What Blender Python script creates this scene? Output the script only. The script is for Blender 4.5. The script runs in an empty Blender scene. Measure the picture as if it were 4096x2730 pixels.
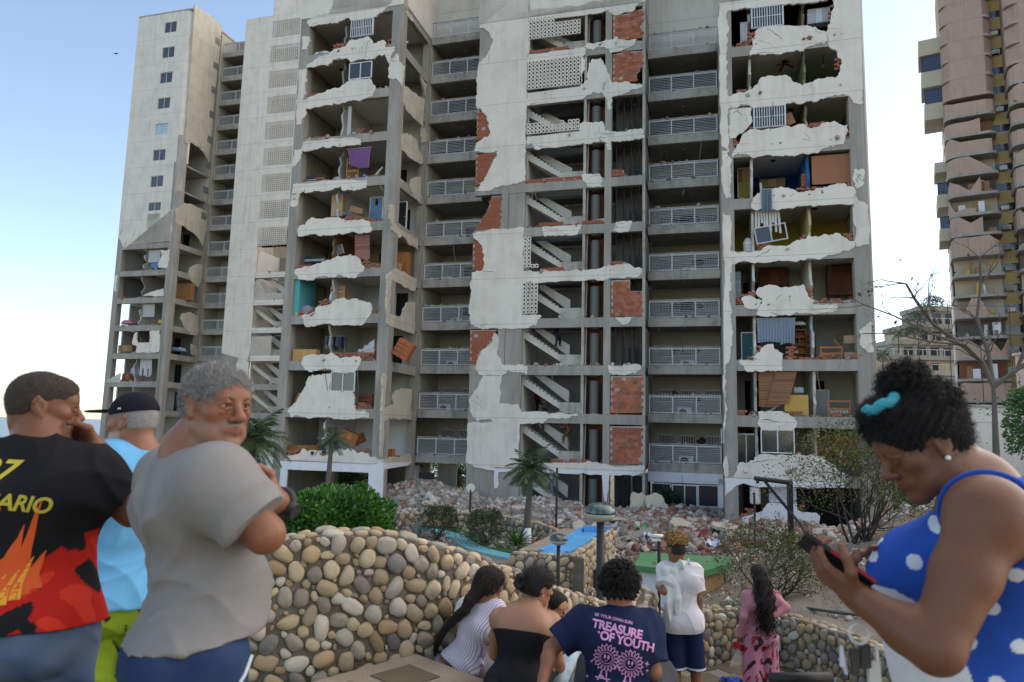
import bpy, bmesh, math, random
import numpy as np
from mathutils import Vector, Matrix, Euler
from mathutils.noise import noise as mnoise
SC = bpy.context.scene
COL = SC.collection
R_ = math.radians
rnd = random.Random(7)
EYE = 1.6
YAW = 0.273425           # the two blocks of flats are turned by this much from the line of sight
# ---------------------------------------------------------------- camera
cam = bpy.data.cameras.new('camera'); cam_o = bpy.data.objects.new('camera', cam); COL.objects.link(cam_o)
cam.sensor_width = 36.0; cam.lens = 2813.25 / 4096 * 36.0
cam.clip_start = 0.1; cam.clip_end = 20000
_p, _r = 0.123519, 0.0239448
_F = Vector((0, math.cos(_p), math.sin(_p))); _U = Vector((0, -math.sin(_p), math.cos(_p))); _X = Vector((1, 0, 0))
_Rr = _X * math.cos(_r) + _U * math.sin(_r); _Ur = -_X * math.sin(_r) + _U * math.cos(_r)
cam_o.matrix_world = Matrix(((_Rr.x, _Ur.x, -_F.x, 0), (_Rr.y, _Ur.y, -_F.y, 0), (_Rr.z, _Ur.z, -_F.z, EYE), (0, 0, 0, 1)))
cam.dof.use_dof = True; cam.dof.focus_distance = 14.0; cam.dof.aperture_fstop = 4.5
SC.camera = cam_o
# ---------------------------------------------------------------- sky, sun, exposure
SUN_EL, SUN_AZ = R_(30), R_(62)      # azimuth from the line of sight to the right
w = bpy.data.worlds.new('World'); SC.world = w; w.use_nodes = True
nt = w.node_tree
sky = nt.nodes.new('ShaderNodeTexSky'); sky.sky_type = 'NISHITA'; sky.sun_disc = False
sky.sun_elevation = SUN_EL; sky.sun_rotation = SUN_AZ
sky.air_density = 1.0; sky.dust_density = 0.45; sky.ozone_density = 1.0; sky.altitude = 0
bg = nt.nodes['Background']; bg.inputs['Strength'].default_value = 0.15
hs = nt.nodes.new('ShaderNodeHueSaturation'); hs.inputs['Saturation'].default_value = .9      # thin haze takes part of the blue
nt.links.new(sky.outputs[0], hs.inputs['Color']); nt.links.new(hs.outputs[0], bg.inputs['Color'])
sun = bpy.data.lights.new('sun', 'SUN'); sun.energy = 2.8; sun.angle = R_(140); sun.color = (1.0, 0.83, 0.63)
sun_o = bpy.data.objects.new('sun', sun); COL.objects.link(sun_o)
_d = Vector((math.sin(SUN_AZ) * math.cos(SUN_EL), math.cos(SUN_AZ) * math.cos(SUN_EL), math.sin(SUN_EL)))
sun_o.rotation_euler = (-_d).to_track_quat('-Z', 'Y').to_euler(); sun_o.location = _d * 60
SC.view_settings.view_transform = 'Standard'; SC.view_settings.look = 'None'
SC.view_settings.exposure = 0.9; SC.view_settings.gamma = 1.0; SC.view_settings.use_curve_mapping = False
SC.cycles.use_denoising = True
SC.cycles.max_bounces = 6; SC.cycles.diffuse_bounces = 4; SC.cycles.glossy_bounces = 2; SC.cycles.transmission_bounces = 4; SC.cycles.transparent_max_bounces = 6
SC.cycles.caustics_reflective = False; SC.cycles.caustics_refractive = False

# ---------------------------------------------------------------- mesh helpers
class MB:
 """collects shapes, then links them as ONE mesh object"""
 def __init__(s): s.v = []; s.f = []
 def add(s, vs, fs):
  n = len(s.v); s.v += [tuple(q) for q in vs]; s.f += [tuple(i + n for i in f) for f in fs]; return s
 def box(s, x0, x1, y0, y1, z0, z1, M=None, jit=0, rr=None):
  vs = [Vector((x, y, z)) for z in (z0, z1) for y in (y0, y1) for x in (x0, x1)]
  if jit:
   rr = rr or rnd
   vs = [q + Vector((rr.uniform(-jit, jit), rr.uniform(-jit, jit), rr.uniform(-jit, jit))) for q in vs]
  if M is not None: vs = [M @ q for q in vs]
  return s.add(vs, [(0, 2, 3, 1), (4, 5, 7, 6), (0, 1, 5, 4), (1, 3, 7, 5), (3, 2, 6, 7), (2, 0, 4, 6)])
 def prism(s, pts, a0, a1, f):
  """pts: closed outline; f(p, a) gives the 3-D point"""
  n = len(pts)
  ar = sum(pts[i][0] * pts[(i + 1) % n][1] - pts[(i + 1) % n][0] * pts[i][1] for i in range(n))
  if ar < 0: pts = pts[::-1]
  vs = [f(p, a0) for p in pts] + [f(p, a1) for p in pts]
  fs = [tuple(range(n)), tuple(range(2 * n - 1, n - 1, -1))] + [(i, i + n, (i + 1) % n + n, (i + 1) % n) for i in range(n)]
  return s.add(vs, fs)
 def tube(s, pts, rad, n=6, caps=True):
  pts = [Vector(q) for q in pts]; m = len(pts)
  rad = rad if hasattr(rad, '__len__') else [rad] * m
  vs = []; up = None
  for i, q in enumerate(pts):
   d = (pts[min(i + 1, m - 1)] - pts[max(i - 1, 0)])
   if d.length < 1e-9: d = Vector((0, 0, 1))
   d.normalize()
   if up is None: up = d.orthogonal().normalized()
   up = (up - d * up.dot(d)); up = up.normalized() if up.length > 1e-6 else d.orthogonal().normalized()
   b = d.cross(up)
   for k in range(n):
    a = 2 * math.pi * k / n
    vs.append(q + (up * math.cos(a) + b * math.sin(a)) * rad[i])
  fs = [(i * n + k, i * n + (k + 1) % n, (i + 1) * n + (k + 1) % n, (i + 1) * n + k) for i in range(m - 1) for k in range(n)]
  if caps: fs += [tuple(range(n - 1, -1, -1)), tuple(range((m - 1) * n, m * n))]
  return s.add(vs, fs)
 def lathe(s, prof, n=16, c=(0, 0, 0)):
  vs = [(c[0] + r * math.cos(2 * math.pi * k / n), c[1] + r * math.sin(2 * math.pi * k / n), c[2] + z) for r, z in prof for k in range(n)]
  m = len(prof)
  fs = [(i * n + k, i * n + (k + 1) % n, (i + 1) * n + (k + 1) % n, (i + 1) * n + k) for i in range(m - 1) for k in range(n)]
  fs += [tuple(range(n - 1, -1, -1)), tuple(range((m - 1) * n, m * n))]
  return s.add(vs, fs)
 def sheet(s, f, nu, nv):
  """grid f(a,b), a,b in 0..1"""
  vs = [f(i / nu, j / nv) for j in range(nv + 1) for i in range(nu + 1)]
  fs = [(j * (nu + 1) + i, j * (nu + 1) + i + 1, (j + 1) * (nu + 1) + i + 1, (j + 1) * (nu + 1) + i) for j in range(nv) for i in range(nu)]
  return s.add(vs, fs)
 def chunk(s, c, r, rr, flat=1.0):
  M = Matrix.Translation(c) @ Euler((rr.uniform(0, 6.3) * (1 if flat > .6 else .06), rr.uniform(0, 6.3) * (1 if flat > .6 else .06), rr.uniform(0, 6.3))).to_matrix().to_4x4()
  a, b, d = r * rr.uniform(.7, 1.3), r * rr.uniform(.5, 1.0), r * rr.uniform(.3, .8) * flat
  return s.box(-a, a, -b, b, -d, d, M, jit=r * .22 * min(1, flat + .2), rr=rr)
 def mesh(s, name, smooth=False):
  me = bpy.data.meshes.new(name); me.from_pydata(s.v, [], s.f); me.update()
  if smooth: me.polygons.foreach_set('use_smooth', [True] * len(me.polygons))
  return me
 def build(s, name, mat, parent=None, smooth=False, loc=None, label=None):
  return link(name, s.mesh(name, smooth), mat, parent, loc, label)

def link(name, me, mat, parent=None, loc=None, label=None):
 if mat is not None and not me.materials: me.materials.append(mat)
 o = bpy.data.objects.new(name, me); COL.objects.link(o)
 if parent is not None:
  o.parent = parent
  off = parent.get('_o')
  if off is not None: o.location = (-off[0], -off[1], -off[2])
 if loc is not None: o.location = Vector(o.location) + Vector(loc)
 if label: o['label'] = label
 return o
def tag(o, label, cat, group=None):
 o['label'] = label; o['category'] = cat
 if group: o['group'] = group
 return o
def kind(o, k): o['kind'] = k; return o
def empty(name, loc=(0, 0, 0), rz=0, label=None, cat=None, group=None):
 o = bpy.data.objects.new(name, None); COL.objects.link(o); o.location = loc; o.rotation_euler = (0, 0, rz); o.empty_display_size = .2
 if label: tag(o, label, cat, group)
 return o
def frame_empty(name, u, v, z, label, cat, group=None):
 """an Empty at (u, v, z) of the turned street grid; children are given in that grid"""
 o = empty(name, grid(u, v, z), -YAW, label, cat, group); o['_o'] = (u, v, z); return o
def grid(u, v, z):
 return Vector((u * math.cos(YAW) + v * math.sin(YAW), -u * math.sin(YAW) + v * math.cos(YAW), z))
def copy_tree(o, parent=None):
 c = o.copy(); COL.objects.link(c)
 if parent is not None: c.parent = parent
 for ch in o.children: copy_tree(ch, c)
 return c
def ragged(pts, amp=.06, n=3, rr=rnd):
 """breaks straight edges of an outline"""
 for _ in range(n):
  out = []
  for i, p in enumerate(pts):
   q = pts[(i + 1) % len(pts)]; out.append(p)
   L = math.hypot(q[0] - p[0], q[1] - p[1])
   if .07 < L < 3.2:
    t = rr.uniform(.35, .65); k = min(amp, L * .2) * rr.uniform(-1, 1)
    out.append((p[0] + (q[0] - p[0]) * t - (q[1] - p[1]) / L * k, p[1] + (q[1] - p[1]) * t + (q[0] - p[0]) / L * k))
  pts = out; amp *= .75
 return pts
def inside(p, poly):
 c = False; n = len(poly)
 for i in range(n):
  a, b = poly[i], poly[i - 1]
  if (a[1] > p[1]) != (b[1] > p[1]) and p[0] < (b[0] - a[0]) * (p[1] - a[1]) / (b[1] - a[1]) + a[0]: c = not c
 return c

# ---------------------------------------------------------------- materials
MATS = {}
def mat(name, col, rough=.8, var=.15, scale=6, bump=.2, bscale=30, streak=0, rand=0, col2=None, mix_scale=1.5, mix=.0, metal=0, spec=.3, groove=False, rib=0, stretch=(1, 1, 1), thr=(.48, .62)):
 if name in MATS: return MATS[name]
 m = bpy.data.materials.new(name); m.use_nodes = True; t = m.node_tree; N = t.nodes; L = t.links
 b = N['Principled BSDF']; b.inputs['Roughness'].default_value = rough; b.inputs['Metallic'].default_value = metal
 b.inputs['Specular IOR Level'].default_value = spec
 tc = N.new('ShaderNodeTexCoord'); co = tc.outputs['Object']
 mp = N.new('ShaderNodeMapping'); mp.inputs['Scale'].default_value = stretch; L.new(co, mp.inputs[0]); cm = mp.outputs[0]
 def noise(sc, det=5, vec=cm, r=.6):
  n = N.new('ShaderNodeTexNoise'); n.inputs['Scale'].default_value = sc; n.inputs['Detail'].default_value = det; n.inputs['Roughness'].default_value = r
  L.new(vec, n.inputs['Vector']); return n.outputs['Fac']
 def mth(op, a, bb, c=None):
  n = N.new('ShaderNodeMath'); n.operation = op
  for i, q in enumerate((a, bb, c)):
   if q is None: continue
   if isinstance(q, (int, float)): n.inputs[i].default_value = q
   else: L.new(q, n.inputs[i])
  return n.outputs[0]
 def ramp(f, a, bb):
  n = N.new('ShaderNodeMapRange'); n.inputs[1].default_value = a; n.inputs[2].default_value = bb; n.clamp = True; L.new(f, n.inputs[0]); return n.outputs[0]
 def mixc(f, c1, c2, mode='MIX'):
  n = N.new('ShaderNodeMix'); n.data_type = 'RGBA'; n.blend_type = mode
  if isinstance(f, (int, float)): n.inputs[0].default_value = f
  else: L.new(f, n.inputs[0])
  for i, q in ((6, c1), (7, c2)):
   if isinstance(q, tuple): n.inputs[i].default_value = (*q, 1)
   else: L.new(q, n.inputs[i])
  return n.outputs[2]
 c = tuple(col)
 f = noise(scale)
 val = mth('MULTIPLY_ADD', f, 2 * var, 1 - var)
 if streak:
  mp2 = N.new('ShaderNodeMapping'); mp2.inputs['Scale'].default_value = (2.2, 2.2, .16); L.new(co, mp2.inputs[0])
  s1 = ramp(noise(1.6, 6, mp2.outputs[0]), .40, .72)
  s2 = ramp(noise(.5, 3), .35, .65)
  val = mth('MULTIPLY', val, mth('SUBTRACT', 1.0, mth('MULTIPLY', mth('MULTIPLY', s1, s2), streak)))
 if groove:
  sx = N.new('ShaderNodeSeparateXYZ'); L.new(co, sx.inputs[0])
  gz = mth('FRACT', mth('DIVIDE', mth('ADD', sx.outputs[2], .55 + 27.5 + .012), 2.75), None)
  val = mth('MULTIPLY', val, mth('SUBTRACT', 1, mth('MULTIPLY', mth('LESS_THAN', gz, .0085), .45)))
 if rand:
  oi = N.new('ShaderNodeObjectInfo'); val = mth('MULTIPLY', val, mth('MULTIPLY_ADD', oi.outputs['Random'], 2 * rand, 1 - rand))
 cc = c
 if col2 is not None:
  if mix: ff = ramp(noise(mix_scale, 6), thr[0], thr[1]); cc = mixc(mth('MULTIPLY', ff, mix), c, tuple(col2))
  else:
   oi2 = N.new('ShaderNodeObjectInfo'); cc = mixc(mth('FRACT', mth('MULTIPLY', oi2.outputs['Random'], 7.31), None), c, tuple(col2))
 cr = N.new('ShaderNodeMix'); cr.data_type = 'RGBA'; cr.blend_type = 'MULTIPLY'; cr.inputs[0].default_value = 1
 if isinstance(cc, tuple): cr.inputs[6].default_value = (*cc, 1)
 else: L.new(cc, cr.inputs[6])
 cb = N.new('ShaderNodeCombineColor'); [L.new(val, cb.inputs[i]) for i in range(3)]; L.new(cb.outputs[0], cr.inputs[7])
 L.new(cr.outputs[2], b.inputs['Base Color'])
 if bump or rib:
  bp = N.new('ShaderNodeBump'); bp.inputs['Strength'].default_value = bump or .5; bp.inputs['Distance'].default_value = .02
  h = noise(bscale, 4)
  if rib:
   sx = N.new('ShaderNodeSeparateXYZ'); L.new(co, sx.inputs[0])
   h = mth('ADD', mth('MULTIPLY', h, .5), mth('PINGPONG', mth('MULTIPLY', sx.outputs[2], rib), .5))
  L.new(h, bp.inputs['Height']); L.new(bp.outputs[0], b.inputs['Normal'])
 MATS[name] = m; return m
def paint(r, g, b_, rough=.75, **k):
 return mat('paint_%02x%02x%02x' % (int(r * 255), int(g * 255), int(b_ * 255)), (r, g, b_), rough, var=k.pop('var', .1), bump=k.pop('bump', .08), **k)
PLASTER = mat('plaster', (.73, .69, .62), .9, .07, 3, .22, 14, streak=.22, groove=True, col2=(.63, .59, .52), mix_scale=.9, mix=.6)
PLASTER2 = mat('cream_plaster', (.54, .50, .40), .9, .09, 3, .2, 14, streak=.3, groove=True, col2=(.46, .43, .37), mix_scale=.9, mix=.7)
WHITE = mat('white_paint', (.72, .74, .77), .8, .06, 3, .15, 20, streak=.15)
ROOM = mat('room_paint', (.68, .66, .61), .85, .07, 2, .1, 20, streak=.15)
CONC = mat('concrete', (.315, .298, .268), .9, .22, 4, .5, 26, streak=.35, stretch=(1, 1, .22), col2=(.40, .378, .34), mix_scale=1.2, mix=.7)
CONC_L = mat('pale_concrete', (.46, .43, .38), .9, .16, 4, .4, 26, streak=.5, col2=(.28, .26, .23), mix_scale=1.3, mix=.6)
CONC_D = mat('dark_concrete', (.20, .195, .185), .95, .2, 3, .3, 20)
BRICK = mat('clay_brick', (.40, .125, .065), .9, .15, 12, .6, 40, rand=.28, col2=(.34, .15, .10), rib=26)
BRICK_P = mat('pale_clay_brick', (.37, .17, .12), .9, .15, 12, .6, 40, rand=.3, col2=(.30, .13, .09), rib=26)
MORTAR = mat('mortar', (.40, .37, .33), .95, .2, 8, .6, 30)
METAL = mat('grey_metal', (.55, .56, .57), .45, .08, 5, .05, 30, spec=.5)
WMETAL = mat('white_metal', (.66, .68, .70), .45, .06, 5, .05, 30, spec=.5)
DARK = mat('dark_metal', (.02, .02, .022), .65, .2, 8, .1, 30, spec=.5)
SHADE_BLACK = mat('shade_black', (.012, .012, .013), .9, .1, 3, 0)  # flat black painted for the unlit depth of openings, rooms and cracks
GLASS = mat('dark_glass', (.03, .035, .045), .08, .2, 1.5, 0, spec=.7)
WOOD = mat('brown_wood', (.24, .095, .04), .55, .25, 3, .15, 30, stretch=(1, 1, 6))
WOOD_O = mat('orange_wood', (.42, .17, .04), .5, .2, 3, .15, 30, stretch=(1, 1, 6))
WOOD_L = mat('plywood', (.38, .20, .115), .7, .15, 2, .1, 30, stretch=(6, 6, .5))
# outlines of broken plaster and brickwork on the facades, in metres (along the wall, height)
OUT_L=[[(-22.31,28.5),(-18.31,27.88),(-18.34,27.18),(-18.65,26.93),(-18.89,26.76),(-19.39,26.45),(-19.56,26.39),(-21.04,26.39),(-21.22,26.63),(-21.74,26.49),(-22.54,26.48),(-23.98,26.44),(-24.18,26.67),(-24.15,26.92),(-23.75,27.03),(-22.67,27.09),(-22.47,27.41),(-22.4,27.78)],
 [(-24.07,23.71),(-23.99,23.91),(-23.21,24.28),(-22.5,24.36),(-22.25,24.58),(-21.46,24.73),(-20.96,25.17),(-19.84,25.22),(-19.64,24.99),(-19.56,24.69),(-18.71,24.78),(-18.59,24.34),(-18.01,24.32),(-18.02,24.04),(-18.28,23.74),(-18.36,23.26),(-18.52,23.61),(-18.62,23.87),(-19,23.92),(-19.5,23.69),(-20.97,23.66),(-21.25,23.99),(-21.77,24.06),(-22.21,23.94),(-22.54,23.65),(-22.77,23.72)],
 [(-18.37,23.51),(-17.82,23.85),(-17.72,23.43),(-17.35,23.02),(-17.42,22.34),(-17.4,22.01),(-17.52,21.74),(-17.87,22.27),(-18.25,22.27),(-18.36,22.77)],
 [(-24.48,19.94),(-24.59,21.5),(-24.51,22.33),(-24.5,23.63),(-24.06,23.67),(-23.97,22.94),(-24.02,21.89),(-24.19,21.58),(-23.49,21.75),(-23.14,21.84),(-22.53,21.98),(-21.83,22.11),(-21.23,22.33),(-20.98,22.51),(-19.61,22.51),(-19.42,22.08),(-19.15,21.81),(-19.18,21.65),(-19.34,21.46),(-19.42,21.27),(-19.96,21.17),(-20.48,21.14),(-20.82,21.18),(-21.51,21.04),(-21.95,21.13),(-22.11,21.03),(-23.88,20.96),(-23.98,20.43),(-24.13,20.03)],
 [(-24.48,25.79),(-23.91,25.75),(-23.97,25.22),(-24.1,24.9),(-24.44,24.86)],
 [(-24.51,18.42),(-23.99,18.41),(-23.95,18.78),(-23.21,18.83),(-20.25,18.73),(-19.97,18.5),(-20.02,18.31),(-21.6,18.33),(-22.29,18.26),(-22.73,18.34),(-23.08,18.28),(-23.96,18.25),(-24.06,17.76),(-24.3,17.33),(-24.52,17.25),(-24.58,17.85)],
 [(-24.44,16.16),(-23.55,16.14),(-22.16,16.2),(-19.47,16.04),(-19.42,15.84),(-19.49,15.57),(-20.41,15.52),(-21,15.52),(-21.1,15.79),(-21.53,15.71),(-22.12,15.56),(-22.99,15.62),(-23.51,15.53),(-23.78,15.63),(-23.95,15.52),(-24.49,15.56),(-24.46,15.8)],
 [(-24.52,15.46),(-23.95,15.51),(-24.01,15.11),(-24.08,14.75),(-24.54,14.78)],
 [(-23.85,12.82),(-23.97,13.26),(-23.81,13.45),(-23.38,13.59),(-23.14,13.85),(-22.88,13.96),(-21.16,13.85),(-20.81,13.72),(-19.64,13.69),(-19.46,13.56),(-19.08,13.42),(-18.92,13.07),(-18.97,12.91),(-19.42,12.86),(-19.92,12.85),(-20.59,12.85),(-21.1,12.87),(-21.27,12.8),(-22.12,12.85),(-22.38,12.8),(-23.07,12.91),(-23.46,12.84)],
 [(-23.96,10.58),(-23.89,10.81),(-22.77,11),(-21.85,11.27),(-21.26,11.4),(-21.1,11.51),(-20.27,11.59),(-19.84,11.42),(-19.62,11.22),(-19.48,10.94),(-19.27,10.71),(-19.38,10.48),(-19.77,10.15),(-20.35,10.14),(-20.61,10.22),(-20.95,10.39),(-21.61,10.2),(-21.96,10.35),(-22.38,10.28),(-22.63,10.1),(-23.67,10.19)],
 [(-23.29,7.88),(-22.58,8.09),(-22.27,8.47),(-21.35,8.64),(-21.11,8.86),(-20.36,8.88),(-19.7,8.9),(-19.53,8.78),(-18.87,8.65),(-18.71,8.35),(-18.71,7.98),(-18.97,7.61),(-19.21,7.39),(-19.61,7.32),(-21.18,7.35),(-21.36,7.46),(-22.28,7.34),(-23.04,7.36)],
 [(-23.1,5.1),(-23.04,5.47),(-22.34,5.66),(-21.17,5.71),(-20.91,5.58),(-20.32,5.46),(-19.3,5.5),(-19.21,5.31),(-19.31,4.94),(-19.46,4.72),(-19.78,4.61),(-20.93,4.61),(-21.44,4.79),(-22.02,4.68),(-22.61,4.64),(-22.82,4.72),(-23.01,4.95)],
 [(-23.84,2.25),(-23.61,2.56),(-23.29,2.82),(-23.1,3.2),(-22.83,3.61),(-22.66,4.13),(-22.5,4.36),(-22,4.44),(-21.42,4.51),(-21.13,4.51),(-21.09,3.48),(-19.63,3.42),(-19.5,3.13),(-19.46,2.51),(-19.01,2.37),(-18.57,2.27),(-18.53,1.98),(-19.47,1.89),(-20.68,1.9),(-20.93,1.97),(-22.51,1.91),(-23.02,2.01),(-23.6,1.92)],
 [(-24.04,-0.55),(-23.69,-0.44),(-23.2,-0.26),(-22.68,0.15),(-22.29,0.01),(-21.7,-0.16),(-20.96,-0.24),(-20.89,0.01),(-20.01,0.16),(-19.53,0.2),(-19.2,0.02),(-18.52,0.04),(-18.4,-0.16),(-17.84,-0.31),(-17.54,-0.23),(-17.54,-0.53),(-18.37,-0.58)]]
OUT_Lw=[[(-24.09,-0.6),(-18.39,-0.6),(-17.52,-0.48),(-17.51,-0.84),(-17.5,-2.72),(-18.41,-2.59),(-18.39,-1.06),(-23.6,-1.08),(-23.6,-1.5),(-23.62,-2.55),(-24.06,-2.57),(-24.07,-0.86)]]
OUT_Ls=[[(36.93,21.85),(37.28,22.11),(39.22,22.39),(40.14,22.66),(40.02,20.7),(37.99,20.72),(37.43,20.66),(36.93,20.96)],
 [(36.87,18.85),(37.21,19.11),(38.32,19.46),(39.22,19.42),(39.47,18.93),(40.22,18.8),(40.16,18.27),(38.57,17.99),(37.14,18),(36.81,18.5)],
 [(38.45,16.24),(38.78,16.84),(40.04,17.38),(40.12,15.64),(39.3,15.7),(38.67,15.99)],
 [(39.82,20.61),(40.89,20.64),(40.94,20.13),(40.12,19.71)],
 [(39.28,23.88),(40.35,23.81),(40.33,22.92),(39.97,23.27)],
 [(36.62,26.61),(36.89,26.81),(37.86,26.86),(37.78,26.62),(37.01,26.52)],
 [(35.78,14.11),(36.39,14.38),(36.47,13.29),(37.45,13.19),(38.57,13.19),(39.9,13.31),(40.02,12.6),(38.63,12.61),(37.86,12.84),(36.97,12.67),(36.34,12.8),(35.93,13.51)],
 [(35.99,9.64),(36.02,10.16),(36.82,10.72),(40,10.76),(39.98,9.94),(38.35,9.85),(36.47,9.93),(36.48,8.18),(36.42,7.94),(37.47,7.89),(38.16,8.15),(38.39,8.58),(38.81,9.04),(39.96,9.25),(40.11,7.74),(40.06,7.26),(36.49,7.25),(36.22,7.47),(35.99,8.53)],
 [(35.89,4.4),(36.45,4.45),(36.36,2.5),(37.47,2.79),(37.34,3.19),(37.82,3.62),(38.44,3.7),(38.61,3.82),(40.02,3.83),(40.12,1.92),(39.34,2.02),(38.44,1.93),(37.55,2.06),(36.71,1.97),(36.43,1.86),(36.42,0.86),(36.42,-0.23),(36.2,-0.12),(36.04,1.85),(36.05,2.99)],
 [(36.45,-0.23),(39.02,-0.21),(40.13,-0.09),(40.53,-0.58),(36.48,-0.49)]]
OUT_Lsw=[[(36.48,-0.49),(40.56,-0.56),(39.82,-0.78),(36.52,-0.85)]]
OUT_R=[[(0.7,24.96),(6.2,24.12),(6.09,23.71),(5.55,23.67),(4.33,23.75),(3.96,23.78),(2.36,23.84),(1.81,23.86),(1.2,23.83),(1.13,23.66),(1.19,23),(1.15,22.36),(1.16,21.75),(1.1,21.3),(1.16,21),(1.16,20.44),(1.1,19.88),(1.16,19.07),(1.3,19.02),(1.42,19.14),(1.68,19.22),(2.12,19.24),(2.44,19.45),(2.69,19.77),(3.01,19.9),(3.81,19.88),(4.23,19.76),(4.38,19.47),(4.74,19.24),(5.07,19.35),(5.43,19.48),(6.03,19.55),(6.45,19.57),(6.57,19.93),(6.62,20.4),(6.45,20.69),(6.37,20.97),(6.08,21.15),(6.03,21.4),(6.09,21.56),(5.95,21.96),(6.05,22.26),(6.21,22.65),(6.38,23.25),(6.29,24.1),(7.58,23.9),(7.6,23.48),(7.56,18.7),(7.56,17.99),(7.1,18.08),(7.02,18.33),(6.59,18.57),(6.24,18.58),(5.76,18.43),(5.52,18.39),(5.05,18.37),(4.44,18.35),(4.26,18.38),(3.9,18.32),(2.35,18.31),(2.26,18.42),(1.98,18.52),(1.73,18.51),(1.6,18.39),(1.19,18.4),(1.12,17.71),(1.17,16.94),(1.16,16.22),(1.07,16.12),(0.82,16.35),(0.81,18.09),(0.75,20.91),(0.69,23.07)],
 [(2.25,21.15),(2.28,21.43),(2.42,21.91),(2.55,22.39),(2.71,22.61),(3.06,22.64),(5.09,22.46),(5.51,22.3),(5.87,22.07),(6.03,21.78),(6.04,21.5),(5.85,21.35),(5.24,21.33),(5,21.25),(4.84,21.1),(4.33,21.13),(3.03,21.12)],
 [(1.22,18.3),(1.6,18.34),(1.92,18.35),(2.31,18.28),(2.33,17.8),(2.3,17.52),(2.06,17.22),(1.9,17.03),(1.68,16.98),(1.52,16.75),(1.19,16.73),(1.16,17.36)],
 [(1.31,15.72),(1.51,16.19),(1.64,16.42),(1.73,16.68),(1.9,16.96),(2.33,17.15),(3.93,17.16),(4.66,17.19),(4.95,16.99),(5.43,16.98),(5.73,17.15),(6.2,17.21),(6.48,17.01),(6.8,16.92),(6.76,16.55),(6.66,16.17),(6.6,15.97),(6.28,15.94),(5.92,15.9),(5.57,15.8),(5.33,15.62),(4.2,15.58),(3.29,15.63),(2.37,15.6),(2.19,15.75),(1.57,15.91)],
 [(0.8,16.11),(1.07,16.1),(1.16,16.17),(1.25,15.7),(1.21,15.29),(1.23,14.61),(1.21,13.59),(0.97,13.57),(0.85,14.09),(0.82,15.66)],
 [(2.2,12.96),(2.27,13.47),(2.46,13.66),(2.89,13.87),(3.38,13.96),(3.8,13.93),(4.27,13.77),(4.68,13.61),(5.1,13.68),(5.63,13.84),(6.1,13.93),(6.56,13.97),(6.7,13.76),(7.01,13.74),(7,13.29),(7.16,13.05),(7.44,12.95),(7.59,12.77),(7.58,10.87),(7.31,10.84),(7.14,10.75),(6.98,10.75),(6.98,11.78),(6.97,12.88),(5.14,12.86),(4.07,12.85),(3.23,12.85),(2.63,12.9)],
 [(7.03,14.65),(7.44,14.63),(7.45,13.93),(7.24,13.72),(7.1,13.64),(7.03,13.77),(7,13.97)],
 [(0.82,12.86),(0.91,12.69),(1.18,12.65),(1.13,10.77),(1.61,10.67),(2.59,10.71),(2.71,10.86),(3.13,10.98),(4.03,11),(4.45,11.2),(4.74,11.25),(4.86,11.44),(5.21,11.36),(5.56,11.44),(5.79,11.36),(6.31,11.43),(6.48,11.23),(6.92,11.02),(6.93,10.71),(6.68,10.55),(6.34,10.54),(6.05,10.42),(5.76,10.4),(5.53,10.28),(5.18,10.2),(4.6,10.16),(3.77,10.17),(2.82,10.11),(1.97,10.21),(1.73,10.25),(1.48,10.16),(1.23,10.11),(1.2,9.85),(1.16,9.45),(1.17,8.8),(1.06,8.47),(1.08,8.15),(1.2,7.63),(1.16,7.3),(1.18,6.21),(1.11,5.57),(0.92,5.06),(0.85,4.55),(0.76,4.55),(0.78,8.16),(0.81,10.79)],
 [(2.35,7.54),(2.41,7.79),(2.63,8.04),(2.66,8.3),(2.42,8.44),(2.34,8.57),(2.43,8.82),(2.55,8.88),(3.39,8.91),(4.21,8.91),(4.57,8.95),(4.65,8.69),(4.73,8.37),(4.92,8.21),(5.23,7.98),(5.46,7.91),(5.92,7.96),(6.08,7.9),(6.05,7.65),(5.79,7.53),(5.34,7.54),(4.65,7.52),(4.18,7.59),(4,7.44),(3,7.41),(2.52,7.42)],
 [(1.67,8.36),(1.88,8.45),(2.24,8.38),(2.39,8.28),(2.6,8.17),(2.53,7.92),(2.17,7.77),(1.81,7.87),(1.72,8.13)],
 [(1.47,5.13),(1.65,5.25),(2.07,5.31),(2.49,5.62),(2.68,5.94),(2.86,6.03),(3.09,6.03),(3.15,5.78),(3.38,5.62),(3.58,5.52),(3.52,5.3),(3.46,4.68),(2.59,4.65),(2.06,4.64),(1.82,4.68),(1.7,4.93)],
 [(6.95,6.64),(7.23,6.82),(7.46,7.06),(7.58,7),(7.58,5.59),(7.3,5.59),(7.14,5.78),(6.99,6.15),(7.02,6.39)],
 [(2.33,2.66),(2.44,2.72),(3.31,2.74),(3.6,2.65),(3.89,2.47),(4.11,2.23),(4.08,2.05),(3.96,1.86),(3.24,1.86),(2.48,1.86),(2.37,2.01),(2.31,2.19)],
 [(0.72,4.5),(0.85,4.5),(0.84,3.99),(0.81,3.48),(0.86,2.98),(0.83,2.6),(0.76,1.73),(0.71,1.72)],
 [(1.11,-0.52),(1.23,-0.3),(1.39,0.14),(1.8,0.21),(2.1,0.34),(2.34,0.6),(2.57,0.68),(3.96,0.68),(4.36,0.66),(4.92,0.62),(5.25,0.63),(5.47,0.4),(5.79,0.12),(6.12,-0.11),(6.22,-0.28),(6.1,-0.52),(4.55,-0.54)],
 [(0.76,0.48),(0.85,0.49),(0.86,-0.5),(0.77,-0.52)]]
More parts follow.
